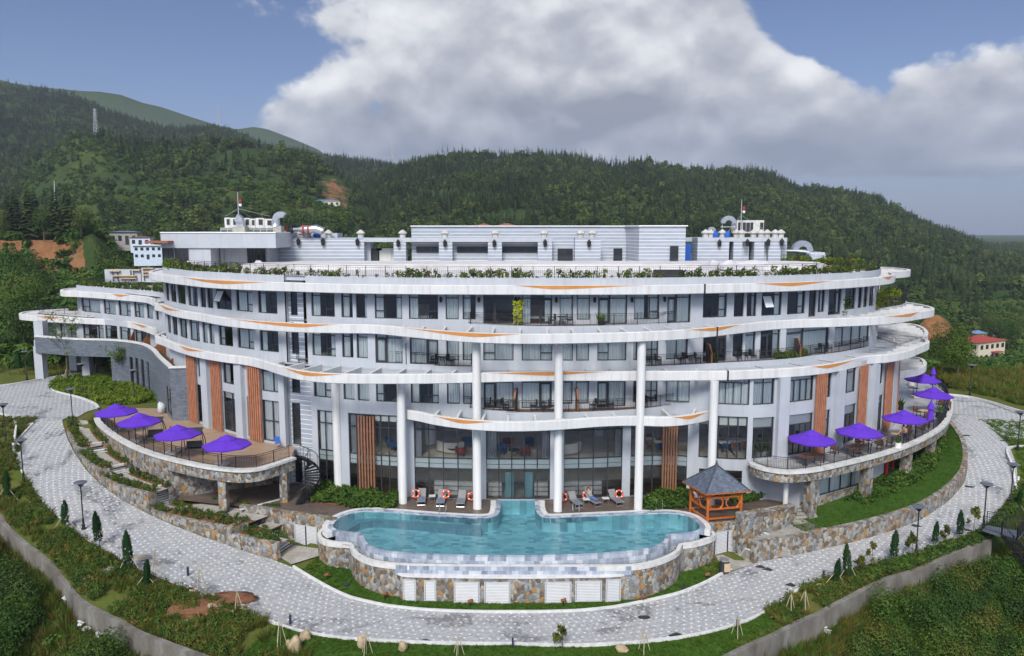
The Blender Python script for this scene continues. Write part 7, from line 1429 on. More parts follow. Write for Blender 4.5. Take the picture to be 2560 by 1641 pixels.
RK=[(r2(465,1500),.42,.62,'tall ochre boulder on the front verge'),(r2(558,1385),.34,.3,'rounded boulder in a cluster behind the tall one'),(r2(524,1410),.26,.18,'low boulder in front of the rounded one'),(r2(425,1442),.24,.2,'dull boulder left of the cluster'),(r2(1042,1455),.3,.42,'pale upright boulder beside a stake tripod'),(r2(1392,1485),.3,.36,'ochre boulder between dark shrubs'),(r1(1640,1030),.26,.34,'white streaked boulder near the staked pole'),(r1(1812,1158),.3,.36,'brown boulder in the dug red soil'),(r1(1815,1035),.26,.14,'flat boulder at the edge of the dug soil'),(r1(2003,1178),.36,.2,'pale round boulder left of the grey one by the kerb'),(r1(2085,1172),.4,.22,'broad grey boulder by the kerb'),(r1(1572,1256),.34,.14,'flat pale boulder below the dug soil'),(r4(636,958),.34,.2,'boulder on the right verge by a staked cypress'),(r4(662,995),.3,.18,'pinkish boulder below its neighbour on the right verge'),(r3(1210,1490),.42,.2,'reddish boulder on the front verge right of the little tree')]
for k,(q,w,h,l)in enumerate(RK):b=PG(*q);m=MB();m.blob((b.x,b.y,b.z+h*.55),(w,w*.8,h),k+31,.28,12,8);tag(m.build('boulder',MT['rock'],smooth='all'),l,'boulder','boulders on the verges')
for q,w,l in((gA(185,792),.55,'rectangular drain grate at the left kerb'),(r3(1402,1208),.42,'dark round manhole in the road right of the seam'),(r3(1685,1362),.6,'long drain grate at the front right kerb'),(r4(410,930),.5,'square drain grate at the right kerb'),(r4(150,775),.5,'dark patch cover at the foot of the right retaining wall'),(r4(215,797),.5,'second cover beside the one at the right retaining wall'),(gC(512,632),.45,'oval manhole by the lamp on the right road'),(gC(1022,255),.45,'oval manhole near the top of the right retaining wall'),(gC(985,668),.5,'oval manhole beside the slim sapling'),(gB(978,1110),.45,'manhole at the bend of the right road'),(gB(1350,1160),.5,'drain grate near the right grass corner'),(r2(1580,1415),.55,'long drain grate at the front left kerb')):
 b=V3(PR(*q));m=MB();n=4 if 'grate' in l or 'cover' in l or 'patch' in l else 14;m.lathe([(w,-.02),(w,.012)],n,(b.x,b.y,b.z),1,.62);tag(m.build('drain_cover',MT['frame']),l,'drain cover','drain covers in the road')
 # iron landing and stair at the right edge
t=thing('iron_landing_stair','black iron landing with railings and a stair going down at right','staircase',PG(*gC(1300,690)));a,b_,c,d=(V3(P(*gC(*q),.1))for q in((1135,660),(1178,640),(1500,725),(1480,780)));b_=V3(P(*gC(1180,625),.1));c=V3(P(*gC(1545,690),.1));a=V3(P(*gC(1140,668),.1));d=V3(P(*gC(1470,775),.1))
m=MB();m.prism([a[:2],d[:2],c[:2],b_[:2]],-.05,.06);m.build('platform',MT['lampglass'],t);m=MB();railing(m,[a,lerp(a,d,.55)],1.05,1.2,.14,z=0);m.build('railing',MT['iron'],t);m=MB();railing(m,[b_,c],1.05,1.2,.14);m.build('railing',MT['iron'],t)
s0,s1=lerp(a,d,.58),d;e_=V3((.55,-.83,0));dn=V3((e_.x*4.6,e_.y*4.6,-4.4));m=MB()
for k in range(15):f=k/14;m.bar(s0+dn*f,s1+dn*f,.26,.04)
m.build('treads',MT['iron'],t)
for q in(s0,s1):m=MB();m.bar(q,q+dn,.06,.25);m.build('stringer',MT['iron'],t);m=MB();railing(m,[q,q+dn],1.0,1.1,.16);m.build('railing',MT['iron'],t)
m=MB();railing(m,[c,s1],1.05,1.2,.14);m.build('railing',MT['iron'],t)
# ------------------------------------------------------------------ people
def figure(name,label,loc,rz,J,cl,hair,face,parent=None):
 """J: joint -> position; body is one skinned surface, clothes are their own skins on the same joints"""
 t=thing(name,label,'person',loc,rz);BONES=[('pelvis','waist'),('waist','chest'),('chest','neck'),('neck','jaw'),('jaw','head'),('chest','shl'),('shl','ell'),('ell','wrl'),('wrl','pal'),('chest','shr'),('shr','elr'),('elr','wrr'),('wrr','par'),('pelvis','hil'),('hil','knl'),('knl','anl'),('anl','tol'),('pelvis','hir'),('hir','knr'),('knr','anr'),('anr','tor')]
 R=dict(pelvis=.13,waist=.115,chest=.13,neck=.052,jaw=.072,head=.098,sh=.062,el=.043,wr=.03,pa=.034,hi=.088,kn=.058,an=.042,to=.036)
 def skin(nm,names,mat,k,bones,fingers=False):
  idx={n_:i for i,n_ in enumerate(names)};vs=[J[n_]for n_ in names];es=[(idx[a_],idx[b2])for a_,b2 in bones if a_ in idx and b2 in idx];rad=[k*R.get(n_,R.get(n_[:2]))for n_ in names]
  if fingers:
   for s_ in 'lr':
    pa,wr=V3(J['pa'+s_]),V3(J['wr'+s_]);dr=(pa-wr).normalized();sd=dr.cross(V3((0,0,1)));sd=(sd if sd.length>.2 else dr.cross(V3((0,1,0)))).normalized();cu=dr.cross(sd).normalized()*(1 if s_=='l' else-1)
    for f in range(5):
     o=sd*(-.03+.02*f)if f<4 else sd*-.04;ln=(.06,.072,.068,.052,.045)[f];b1=pa+o+(dr*.02 if f<4 else-dr*.02);b2=b1+(dr if f<4 else(dr-sd).normalized())*ln*.6;b3=b2+(dr*.8+cu*.6).normalized()*ln*.5
     i0=len(vs);vs+=[b1,b2,b3];rad+=[.0105,.0095,.008];es+=[(idx['pa'+s_],i0),(i0,i0+1),(i0+1,i0+2)]
  me=bpy.data.meshes.new(nm);me.from_pydata([tuple(v)for v in vs],es,[]);me.materials.append(MT[mat]);o=bpy.data.objects.new(nm,me);SC.collection.objects.link(o);o.parent=t;md=o.modifiers.new('skin','SKIN');sv=me.skin_vertices[0].data
  for q,r in zip(sv,rad):q.radius=(r,r*.86 if r>.1 else r);q.use_root=False
  sv[0].use_root=True;o.modifiers.new('sub','SUBSURF').levels=1;o.modifiers['sub'].render_levels=2;return o
 allj=['pelvis','waist','chest','neck','jaw','head','shl','ell','wrl','pal','shr','elr','wrr','par','hil','knl','anl','tol','hir','knr','anr','tor'];skin('body',allj,'skin',1.0,BONES,True)
 skin('shirt',['waist','pelvis','chest','shl','ell','shr','elr']+(['wrl','wrr']if cl[2]else[]),cl[0],1.2,BONES);skin('trousers',['pelvis','hil','knl','anl','hir','knr','anr'],cl[1],1.22,BONES);skin('shoe',['anl','tol'],'iron',1.25,BONES);skin('shoe',['anr','tor'],'iron',1.25,BONES)
 h,f=V3(J['head']),V3(face).normalized();m=MB();m.blob(h-f*.022+V3((0,0,.03)),(.108,.108,.105),3,.06,12,8);m.build('hair',MT[hair],t,smooth='all',local=True);sd=f.cross(V3((0,0,1)));sd=(sd if sd.length>.3 else V3((1,0,0))).normalized();up=sd.cross(f);m=MB();m.blob(h+f*.1-up*.025,(.016,.016,.024),1,0,6,5);[m.blob(h+sd*s_*.1-up*.02,(.014,.022,.034),1,0,6,5)for s_ in(-1,1)];m.build('face_features',MT['skin'],t,local=True,smooth='all');m=MB();[m.blob(h+f*.092+sd*s_*.036+up*.004,(.014,.014,.009),1,0,6,5)for s_ in(-1,1)];m.bar(h+f*.094-up*.06-sd*.025,h+f*.094-up*.06+sd*.025,.012,.008);m.build('eyes_and_mouth',MT['hair'],t,local=True)
 return t
def standing(lean=0.0,arms='table',s_=1.0):
 y=-lean;J=dict(pelvis=(0,.02,.93),waist=(0,.0,1.08),chest=(0,y*.55,1.32),neck=(0,y*.8,1.47),jaw=(0,y*.95-.02,1.54),head=(0,y*1.05-.02,1.63),shl=(-.185,y*.6,1.40),shr=(.185,y*.6,1.40),hil=(-.09,.02,.88),hir=(.09,.02,.88),knl=(-.1,-.02,.48),knr=(.11,.03,.48),anl=(-.1,.03,.08),anr=(.12,.06,.08),tol=(-.12,-.12,.035),tor=(.14,-.09,.035))
 J.update(ell=(-.25,y*.6-.12,1.14),wrl=(-.18,y-.32,1.0),pal=(-.16,y-.40,.97),elr=(.26,y*.6-.1,1.14),wrr=(.2,y-.30,1.02),par=(.17,y-.38,.98));return J
b=PT(*g8(1420,800));figure('person','person in navy apron and tan top bending over the oak table',b,-1.2,standing(.22),('tanshirt','navy',False),'hair',(0,-1,-.5));b=PT(*g8(1460,778));figure('person','person in tan shirt and dark shorts standing right of the navy one',b,-1.0,standing(.30),('tanshirt','khaki',False),'hair',(0,-1,-.6))
b=PT(*g8(1724,552));J=standing(.02);dz=V3((0,0,-.46));J={k:V3(v)+dz for k,v in J.items()};J.update(knl=V3((-.11,-.42,.5)),knr=V3((.11,-.42,.5)),anl=V3((-.11,-.42,.08)),anr=V3((.11,-.42,.08)),tol=V3((-.11,-.58,.035)),tor=V3((.11,-.58,.035)));figure('person','person in blue seated by the far bend of the right railing',b,1.2,J,('denim','navy',True),'hair',(0,-1,-.1))
c,a=LOUNGE;q=.42;J=dict(pelvis=(0,.30,q+.05),waist=(0,.44,q+.16),chest=(0,.60,q+.33),neck=(0,.74,q+.50),jaw=(0,.79,q+.57),head=(0,.85,q+.64),shl=(-.18,.66,q+.41),shr=(.18,.66,q+.41),ell=(-.36,.80,q+.60),wrl=(-.16,.86,q+.74),pal=(-.08,.84,q+.78),elr=(.36,.80,q+.60),wrr=(.16,.86,q+.74),par=(.08,.84,q+.78),hil=(-.09,.24,q+.05),hir=(.09,.24,q+.05),knl=(-.11,-.17,q+.1),knr=(.12,-.17,q+.08),anl=(-.09,-.58,q+.03),anr=(.13,-.58,q+.03),tol=(-.1,-.66,q+.13),tor=(.15,-.66,q+.13))
figure('person','person in grey knit and blue jeans lying on a lounger, hands behind head',(c.x,c.y,ZD),a,J,('jumper','denim',True),'hair',(0,-.6,.6))
# ------------------------------------------------------------------ lobby and dining furniture seen through the glass
def sofa(u,v,rz,l):
 b=V3(P(u,v,3.54));t=thing('lounge_sofa',l,'sofa',b,rz);m=MB();ph=np.linspace(-1.3,1.3,14);A=[(1.5*math.sin(p),-1.5*math.cos(p)+1.5,0)for p in ph];C=Curve(A,smooth=False);I=[(*(C.at(q)-C.nrm(q)*.85),0)for q in C.s];m.prism([p[:2]for p in A]+[p[:2]for p in I[::-1]],.12,.45);m.build('seat',MT['cream'],t,local=True,smooth=True);m=MB();O=[(*(C.at(q)+C.nrm(q)*.0),0)for q in C.s];O2=[(*(C.at(q)-C.nrm(q)*.25),0)for q in C.s];m.prism([p[:2]for p in O[3:]]+[p[:2]for p in O2[3:][::-1]],.45,.95);m.build('backrest',MT['cream'],t,local=True,smooth=True)
sofa(*g6(1735,800),-.6,'cream curved sofa behind the left lobby glass');sofa(*g7(800,815),.5,'cream curved sofa behind the right lobby glass')
def tub(u,v,rz,mat,l):
 b=V3(P(u,v,3.54));t=thing('tub_chair',l,'armchair',b,rz,'lobby tub chairs');m=MB();m.box((0,0,.36),(.66,.62,.16));m.build('seat',MT[mat],t,local=True);A=[(.36*math.sin(p),.36*math.cos(p))for p in np.linspace(-1.9,1.9,12)];B=[(.46*math.sin(p),.46*math.cos(p))for p in np.linspace(-1.9,1.9,12)];m=MB();m.prism(A+B[::-1],.42,.82);m.build('backrest',MT[mat],t,local=True);m=MB();[m.bar((sx,sy,0),(sx,sy,.3),.04)for sx in(-.25,.25)for sy in(-.22,.22)];m.build('leg_frame',MT['iron'],t,local=True)
for q,a,mt,l in((g6(1285,745),1.9,'bluechair','blue tub chair behind the brown slats of the left bay'),(g6(1325,775),2.3,'bluechair','second blue tub chair beside the second column'),(g6(1890,825),3.0,'redchair','red tub chair by the cream sofa in the left bay'),(g6(1940,748),.2,'bluechair','blue tub chair behind the red one in the left bay'),(g7(195,805),1.2,'bluechair','blue tub chair left of the low table in the middle bay'),(g7(240,755),.4,'redchair','red tub chair at the back of the middle bay'),(g7(388,825),-2.4,'redchair','red tub chair right of the low table in the middle bay'),(g7(420,750),-.6,'bluechair','blue tub chair at the back of the middle bay')):tub(*q,a,mt,l)
for q,l in((g6(1825,800),'round low table beside the cream sofa'),(g7(295,815),'round low table in the middle bay')):b=V3(P(*q,3.54));t=thing('coffee_table',l,'table',b);m=MB();m.lathe([(.5,.42),(.52,.45),(.5,.48)],18);m.build('table_top',MT['frame'],t,local=True);m=MB();m.lathe([(.2,0),(.14,.3),(.25,.42)],12);m.build('base',MT['bamboo'],t,local=True)
DTs=[(g7(1450,745),'left dining table behind the right column'),(g7(1530,775),'second dining table behind the timber slats'),(g7(2080,775),'left dining table in the round bay'),(g7(2150,765),'middle dining table in the round bay'),(g7(2230,758),'right dining table in the round bay'),(g8(330,830),'dining table behind the narrow glazed bay'),(g8(620,800),'dining table behind the wide glazed bay')]
for q,l in DTs:
 b=V3(P(*q,3.54));t=thing('dining_table',l,'table',b,.1,'laid dining tables');m=MB();m.box((0,0,.74),(.85,.85,.05));m.build('table_top',MT['white'],t,local=True);m=MB();m.bar((0,0,0),(0,0,.72),.08);m.build('leg',MT['iron'],t,local=True)
 for k,(dx,dy,a)in enumerate(((-.1,-.75,3.14),(.1,.75,0))):
  c=thing('dining_chair',('chair before the ' if k==0 else 'chair behind the ')+l,'chair',b+V3((dx,dy,0)),a,'upholstered dining chairs');mt=['rattan','bluechair','tabletop'][(len(l)+k)%3];m=MB();m.box((0,0,.45),(.46,.45,.08));m.build('seat',MT[mt],c,local=True);m=MB();m.box((0,.22,.7),(.46,.06,.42));m.build('backrest',MT[mt],c,local=True);m=MB();[m.bar((sx,sy,0),(sx,sy,.42),.035)for sx in(-.19,.19)for sy in(-.18,.18)];m.build('leg_frame',MT['iron'],c,local=True)
for q,l in((g6(1632,715),'a'),(g7(1010,640),'b')):b=P(*q,3.54);m=MB();m.lathe([(.5,0),(.5,3.4)],20,(b[0],b[1],3.54));m.build('inner_column',MT['white'],HB,smooth=True)
# beds and furniture hints in the guest rooms of the top floor
for u,z,l in((1040,14.55,'made bed in the room left of the top balcony'),(1335,14.55,'made bed in the room behind the open top balcony curtain'),(1870,11.15,'made bed in the middle right room'),(1775,11.15,'made bed behind the trellis partition'),(598,7.75,'made bed in the left room beside the timber screen')):
 w=WUP if z>9 else WLO;q=w.su(u,z);p=w.at(q)-w.nrm(q)*2.2;t=thing('guest_bed',l,'bed',(*p,z),0,'beds seen through guest room windows');m=MB();m.box((0,0,.2),(1.9,1.9,.34));m.build('base',MT['rattan'],t,local=True);m=MB();m.box((0,0,.47),(1.84,1.86,.2));m.build('mattress',MT['bed'],t,local=True);m=MB();m.box((0,.98,.7),(2.1,.1,1.3));m.build('headboard',MT['oak'],t,local=True)
 # ------------------------------------------------------------------ planting near the building
rng=np.random.RandomState(77)
def near_z(x,y):return max(float(zsite(x,y)),float(hill_z(x,y)))if y<112 else float(hill_z(x,y))
SHR=collection_of('shrubs',[cloud_mesh(s_,.42,70,.16,'shrub',0,5,0,.7)for s_ in(41,42,43)]);HDG=collection_of('hedges',[cloud_mesh(s_,.42,90,.13,'bright',0,5,0,.6)for s_ in(44,45,46)]);WEED=collection_of('weeds',[tuft_mesh(s_,.38,16,.022,.28,'olive')for s_ in(51,52)]+[cloud_mesh(53,.3,90,.08,'olive',0,4,0,.6),cloud_mesh(54,.34,90,.09,'shrub',0,4,0,.6)])
TURF=collection_of('turfs',[tuft_mesh(s_,.16,18,.016,.2,'grassblade')for s_ in(61,62)]);REED=collection_of('reeds',[tuft_mesh(s_,1.5,22,.03,.7,'olive')for s_ in(63,64)]+[tuft_mesh(65,1.2,26,.035,.7,'grassblade')]);BUSH=collection_of('bushes',[cloud_mesh(s_,r,1500,.15,'shrub',.2,11,0,.8)for s_,r in((71,1.6),(72,2.0),(73,1.3))]+[cloud_mesh(74,1.4,1200,.14,'olive',.2,11,0,.8),cloud_mesh(75,1.7,1500,.16,'broad',.2,10,0,.8)])
def polar_scatter(n,t0,t1,ra,rb):th=np.radians(rng.uniform(t0,t1,n));d=np.degrees(th);r=ra(d)+(rb(d)-ra(d))*rng.rand(n);x,y=OX+r*np.sin(th),OY-r*np.cos(th);return np.stack([x,y,zsite(x,y)-.04],1)
clump=lambda p,s_,th,sd=0:p[fbm(p[:,0]/s_,p[:,1]/s_,sd)>th]
p=polar_scatter(9000,-80,-18,lambda d:r_out(d)+.3,lambda d:r_wall(d)-.3);scatter('verge_weeds',clump(p,2.2,-.06,3),WEED,.5,1.5,.12,2,.25)
p=polar_scatter(2600,24,64,lambda d:r_out(d)+.3,lambda d:r_wall(d)-.2);scatter('verge_weeds',clump(p,1.8,-.16,5),WEED,.6,1.5,.12,3,.25);p=polar_scatter(420,36,62,lambda d:r_out(d)+.5,lambda d:r_wall(d)-.2);scatter('verge_shrubs',p,SHR,.6,1.3,.1,4,.25)
p=np.concatenate([polar_scatter(5200,-26,27,lambda d:r_in(d)-5.5,lambda d:r_in(d)-.2),polar_scatter(9000,-21,25,lambda d:r_out(d)+.15,lambda d:r_out(d)+6)]);scatter('lawn_grass',p,TURF,.5,1.0,.15,5,.2)
p=polar_scatter(2200,66,84,lambda d:r_out(d)+.3,lambda d:r_out(d)+9);scatter('lawn_grass',p,TURF,.6,1.4,.15,6,.2)
p=polar_scatter(900,-80,-16,lambda d:r_out(d)+1.2,lambda d:r_wall(d)-.2);scatter('verge_grass',clump(p,3,.0,8),REED,.3,.62,.15,7,.2)
# the wild slopes below the low walls
def slope(n,t0,t1,d1):p=polar_scatter(n,t0,t1,lambda d:r_wall(d)+1.8,lambda d:r_wall(d)+d1);return p[p[:,1]>12]
p=slope(2300,-85,0,26);scatter('slope_undergrowth',clump(p,5,-.12,4),BUSH,.45,1.15,.15,8,.25);p=slope(2600,0,82,26);scatter('slope_undergrowth',clump(p,5,-.12,6),BUSH,.4,1.0,.15,9,.25)
p=polar_scatter(9000,-76,72,lambda d:r_wall(d)+.35,lambda d:r_wall(d)+7);scatter('slope_grass',p,REED,.25,.7,.25,10,.25);p=slope(8000,-85,84,24);scatter('slope_weeds',p,WEED,1.0,2.6,.2,24,.25)
# hedge island and beds
def poly_pts(px,z,n):
 q=np.array([P(u,v,z)[:2]for u,v in px]);lo,hi=q.min(0),q.max(0);c=rng.uniform(lo,hi,(n*3,2));ins=np.zeros(len(c),bool);j=len(q)-1
 for i in range(len(q)):cr=((q[i,1]>c[:,1])!=(q[j,1]>c[:,1]))&(c[:,0]<(q[j,0]-q[i,0])*(c[:,1]-q[i,1])/(q[j,1]-q[i,1]+1e-9)+q[i,0]);ins^=cr;j=i
 c=c[ins][:n];return np.concatenate([c,np.full((len(c),1),z)],1)
isl=[gA(*q)for q in((500,330),(560,270),(700,262),(900,240),(1080,235),(1120,300),(1330,345),(1440,395),(1520,440),(1500,475),(1300,500),(1100,505),(960,500),(860,445),(740,415),(600,395),(520,370))]
q=poly_pts([(2386,978),(2480,996),(2620,1030),(2640,935),(2330,930)],2.6,1500);q[:,2]=[near_z(x,y)-.05 for x,y,_ in q];scatter('roadside_weeds',q[:700],REED,.35,.9,.15,31,.2);scatter('roadside_weeds',q[700:],WEED,.8,2.0,.15,32,.2)
m=MB();m.face([P(*q,3.24)for q in isl]);tag(m.build('planting_bed_soil',MT['lawn']),kind='structure');scatter('island_hedge',poly_pts(isl,3.22,950),HDG,.75,1.5,.1,11,.2)
pts=[]
for k,(a,b,za,zb)in enumerate(LV):
 for th in np.arange(a+.3,b-.2,.42):
  ri=float(r_in(th))-.1;x,y=OX+ri*math.sin(math.radians(th)),OY-ri*math.cos(math.radians(th));w,d=nearest(LTC,(x,y));bw=bed_w(th);w=np.array([OX+(ri-bw)*math.sin(math.radians(th)),OY-(ri-bw)*math.cos(math.radians(th))])if th>-47 else w
  for lo,hi,n in((.1,.4,4),(.8,.97,2)):
   for _ in range(n):f=rng.uniform(lo,hi);pts.append((lerp(x,w[0],f),lerp(y,w[1],f),lerp(za,zb,(th-a)/(b-a))-.06))
pts=np.array(pts);STK=collection_of('bedplants',[cloud_mesh(s_,.26,46,.12,'shrub',.28,4,.1,.8)for s_ in(81,82)]+[cloud_mesh(83,.26,40,.12,'olive',.3,4,.1,.8)]);scatter('bed_planting',pts,STK,.45,1.0,.1,12,.2)
I,O=BANK;bp=[]
for _ in range(2600):k=rng.randint(0,len(I)-1);f=rng.rand();g_=rng.rand();A_=V3(I[k]).lerp(V3(I[k+1]),g_);B_=V3(O[k]).lerp(V3(O[k+1]),g_);q=A_.lerp(B_,f);bp.append((q.x,q.y,q.z-.1-.1*(1-abs(2*f-1)),f,k))
bp=np.array(bp);scatter('bank_grass',bp[:,:3],TURF,.7,1.5,.2,13,.2);s_=bp[(bp[:,3]>.5)*(rng.rand(len(bp))<np.where(bp[:,4]>22,.75,.14))*(bp[:,4]>12)];scatter('bank_shrubs',s_[:,:3],SHR,.7,1.5,.1,14,.25)
for q,n in(([g6(*w)for w in((590,1215),(690,1070),(900,1110),(1190,1150),(1170,1190),(830,1250))],210),([g6(*w)for w in((905,1270),(960,1210),(1340,1175),(1360,1210),(1270,1275))],150),([g7(*w)for w in((1400,1220),(1460,1210),(1540,1150),(1800,1140),(1790,1270),(1560,1285),(1420,1290))],200),([g7(*w)for w in((2120,1215),(2280,1165),(2420,1150),(2400,1200),(2200,1230))],70)):
 m=MB();m.face([P(u,v,.07)for u,v in q]);tag(m.build('planting_bed_soil',MT['soil']),kind='structure');scatter('pool_garden_plants',poly_pts(q,.05,n),SHR,.8,1.5,.12,n,.25)
 # parapet planter
pp=[]
for q in np.arange(RLX0 if 'RLX0' in globals()else 8,WUP.L-2,.16):
 c=WUP.at(q)-WUP.nrm(q)*rng.uniform(.25,.8);u=proj(c[0],c[1],18.5)[0];dn=1 if u<560 or u>2050 else(.85 if u<640 or u>1850 else .7)
 if rng.rand()<dn*(.35+.65*(fbm(q*.5,1.0,3)>-.1)):pp.append((c[0],c[1],18.2,u))
pp=np.array(pp);PLN=collection_of('planter_shrubs',[cloud_mesh(s_,.3,46,.14,'bright',.12,4,.05,.9)for s_ in(91,92)]+[cloud_mesh(93,.28,34,.12,'olive',.15,4,.05,1.0)]);edge=(pp[:,3]<600)+(pp[:,3]>2000);scatter('parapet_planting',pp[edge>0][:,:3],PLN,.9,1.7,.1,15,.2);scatter('parapet_planting',pp[edge<1][:,:3],PLN,.7,1.6,.1,16,.3)
pw=[WU.at(q)-WU.nrm(q)*rng.uniform(.4,1.2)for q in np.arange(4,WU.L-.5,.2)];scatter('wing_planter_plants',[(*c,14.9)for c in pw],PLN,.8,1.6,.1,17,.25)
# single plants in pots, climbers, green walls
def potted(b,h,r,label,pot='pot',leafm='shrub',ph=.55,kind='cloud',cat='potted plant'):
 b=V3(b);t=thing('potted_plant',label,cat,b);m=MB();m.lathe([(r*.75,0),(r,.1),(r*.95,ph),(r*.8,ph)],14);m.build('pot',MT[pot],t,local=True);me=cloud_mesh(int(b.x*100)%97+100,h*.42,150,.16,leafm,.05,5,0,.9)if kind=='cloud' else tuft_mesh(int(b.x*100)%97,h,40,.05,h*.5,leafm);o=bpy.data.objects.new('foliage',me);SC.collection.objects.link(o);o.parent=t;o.location=(0,0,ph-.05)
for q,h,r,l,pm,lm,kd in((g8(920,830),.95,.28,'leafy plant in a white pot before the second timber screen','pot','bright','cloud'),(g8(1370,835),.75,.27,'leafy plant in a square white pot by the railing','pot','shrub','cloud'),(g8(1332,640),.2,.3,'empty looking white pot by the third timber screen','pot','shrub','cloud'),(g8(1392,540),.8,.26,'spiky plant in a black pot by the hotel wall','iron','shrub','tuft'),(g8(310,905),1.3,.45,'bright palm in a grey planter at the corner of the right terrace','coping','bright','tuft'),(g8(1470,355),1.3,.4,'bushy plant in a pale planter under the far parasol','coping','bright','cloud'),(g8(1700,600),.9,.5,'wide shrub in a planter by the far railing bend','iron','shrub','cloud')):potted(PT(*q),h,r,l,pm,lm,.5,kd)
for u,w,bc,z,h,l,lm,kd in((1507,WUP,BA1,14.57,.75,'spiky plant in a dark pot on the top balcony','shrub','tuft'),(1735,WUP,BA1,14.57,1.5,'spreading palm at the right end of the top balcony','bright','tuft'),(1010,WUP,BB1,11.15,.7,'yellow green bush beside the partition on the left balcony','lime','cloud'),(1722,WLO,BC,7.75,1.3,'dark bushy plant at the right end of the lowest balcony','shrub','cloud'),(1796,WUP,BB2,11.15,.7,'pale grassy plant beside the trellis partition','bright','tuft')):q=bc.su(u,z);potted((*(bc.at(q)-bc.nrm(q)*.55),z),h,.25,l,'iron',lm,.35,kd)
q=BA1.su(1291,15);c=BA1.at(q)-BA1.nrm(q)*.6;t=thing('climbing_plant','tall lime green climber on a post of the top balcony','plant',(*c,14.57));m=MB();m.bar((0,0,0),(0,0,1.95),.1);m.build('support_post',MT['stake'],t,local=True);T_=[];rnd=random.Random(4)
for k in range(170):a=rnd.random()*6.28;z=rnd.uniform(.05,2.0);r=rnd.uniform(.18,.4);pz=V3((r*math.cos(a),r*math.sin(a)*.6,z));x=V3((rnd.uniform(-1,1),rnd.uniform(-1,1),.3)).normalized()*.13;y=V3((rnd.uniform(-1,1),rnd.uniform(-.5,.5),-1)).normalized()*.16;T_.append([pz-x,pz+y*.3,pz+x,pz-y])
o=bpy.data.objects.new('foliage',leaf_mesh('foliage',T_,'lime'));SC.collection.objects.link(o);o.parent=t
def green_wall(u0,u1,bc,wall,z,h,label,lm='bright'):
 """leafy privacy screen from u0 (by the wall) to u1 (by the railing)"""
 q=bc.su(u1,z);e=bc.at(q)-bc.nrm(q)*.3;w=wall.at(wall.su(u0,z+1));d=(e-w);L=np.linalg.norm(d);t=thing('green_screen',label,'hedge screen',(*w,z));T_=[];rnd=random.Random(int(u0))
 for k in range(900):
  f=rnd.random();top=h if f<.75 else h*(1-.45*(f-.75)/.25);pz=V3((d[0]*f+rnd.uniform(-.14,.14),d[1]*f+rnd.uniform(-.14,.14),rnd.uniform(.02,top)));x=V3((rnd.uniform(-1,1),rnd.uniform(-1,1),rnd.uniform(-.4,.4))).normalized()*.11;y=V3((rnd.uniform(-1,1),rnd.uniform(-1,1),-.8)).normalized()*.11;T_.append([pz-x,pz+y,pz+x,pz-y])
 o=bpy.data.objects.new('foliage',leaf_mesh('foliage',T_,lm));SC.collection.objects.link(o);o.parent=t;m=MB();m.bar((0,0,.05),(d[0],d[1],.05),.12,.1);m.bar((d[0],d[1],0),(d[0],d[1],h*.55),.07);m.bar((d[0]*.75,d[1]*.75,h),(d[0],d[1],h*.55),.08);m.build('screen_frame',MT['panelwood'],t,local=True)
green_wall(2108,2180,BA2,WUP,14.5,1.75,'dense leafy screen with slanted end on the top right balcony');green_wall(2190,2262,BA2,WUP,14.5,1.9,'leafy screen at the far right end of the top balcony')
HB_=HB;partition(1766,11.15,WUP,BB2,h=1.6);partition(1985,11.15,WUP,BB2,h=1.7)
scatter('balcony_plants',[(*(BB2.at(BB2.su(u,11.2))-BB2.nrm(BB2.su(u,11.2))*rng.uniform(.3,1.0)),11.2)for u in rng.uniform(1950,2026,34)],HDG,.6,1.3,.1,20,.25)
# trees: staked cypresses, saplings, tripods of stakes
def stake_props(t,r=.75,h=1.1,n=2,a0=0.5):
 for k in range(n):a=a0+k*(math.pi if n==2 else 2.1);m=MB();m.tube([(r*math.cos(a),r*math.sin(a),-.05),(.05*math.cos(a),.05*math.sin(a),h)],.025,5);m.build('stake',MT['stake'],t,local=True)
def cypress_mesh(seed,h,r):
 rnd=random.Random(seed);T_=[]
 for k in range(520):
  f=rnd.random()**.8;z=.35+f*(h-.35);R=r*(.35+.65*math.sin(min(1,(1-f)*1.6)*1.57))*(1 if f<.8 else(1-f)*5*.8+.2);a=rnd.random()*6.28;q=V3((R*rnd.uniform(.6,1.05)*math.cos(a),R*rnd.uniform(.6,1.05)*math.sin(a),z));up=V3((.5*math.cos(a),.5*math.sin(a),1)).normalized()*rnd.uniform(.12,.24);s_=V3((-math.sin(a),math.cos(a),0))*.06;T_.append([q-s_,q+s_,q+up])
 return leaf_mesh('cypress',T_,'cypress')
CYM=[cypress_mesh(s_,2.0,.3)for s_ in(1,2,3)]
def cypress(q,h,label,st=2,wide=1.0,lean=0.0,base=None):
 b=V3(base)if base else PG(*q);t=thing('cypress_tree',label,'cypress',b,0,'young cypresses');o=bpy.data.objects.new('crown',CYM[int(b.x*10)%3]);SC.collection.objects.link(o);o.parent=t;o.scale=(.8*wide*h/2,.7*wide*h/2,h/2);o.rotation_euler=(.06*math.sin(b.x*3),.09*math.sin(b.x*5),b.x);m=MB();m.tube([(0,0,-.05),(0,0,h*.6)],[.035,.015],5);m.build('trunk',MT['bark'],t,local=True)
 if st:stake_props(t,.85,h*.5,st,.1)
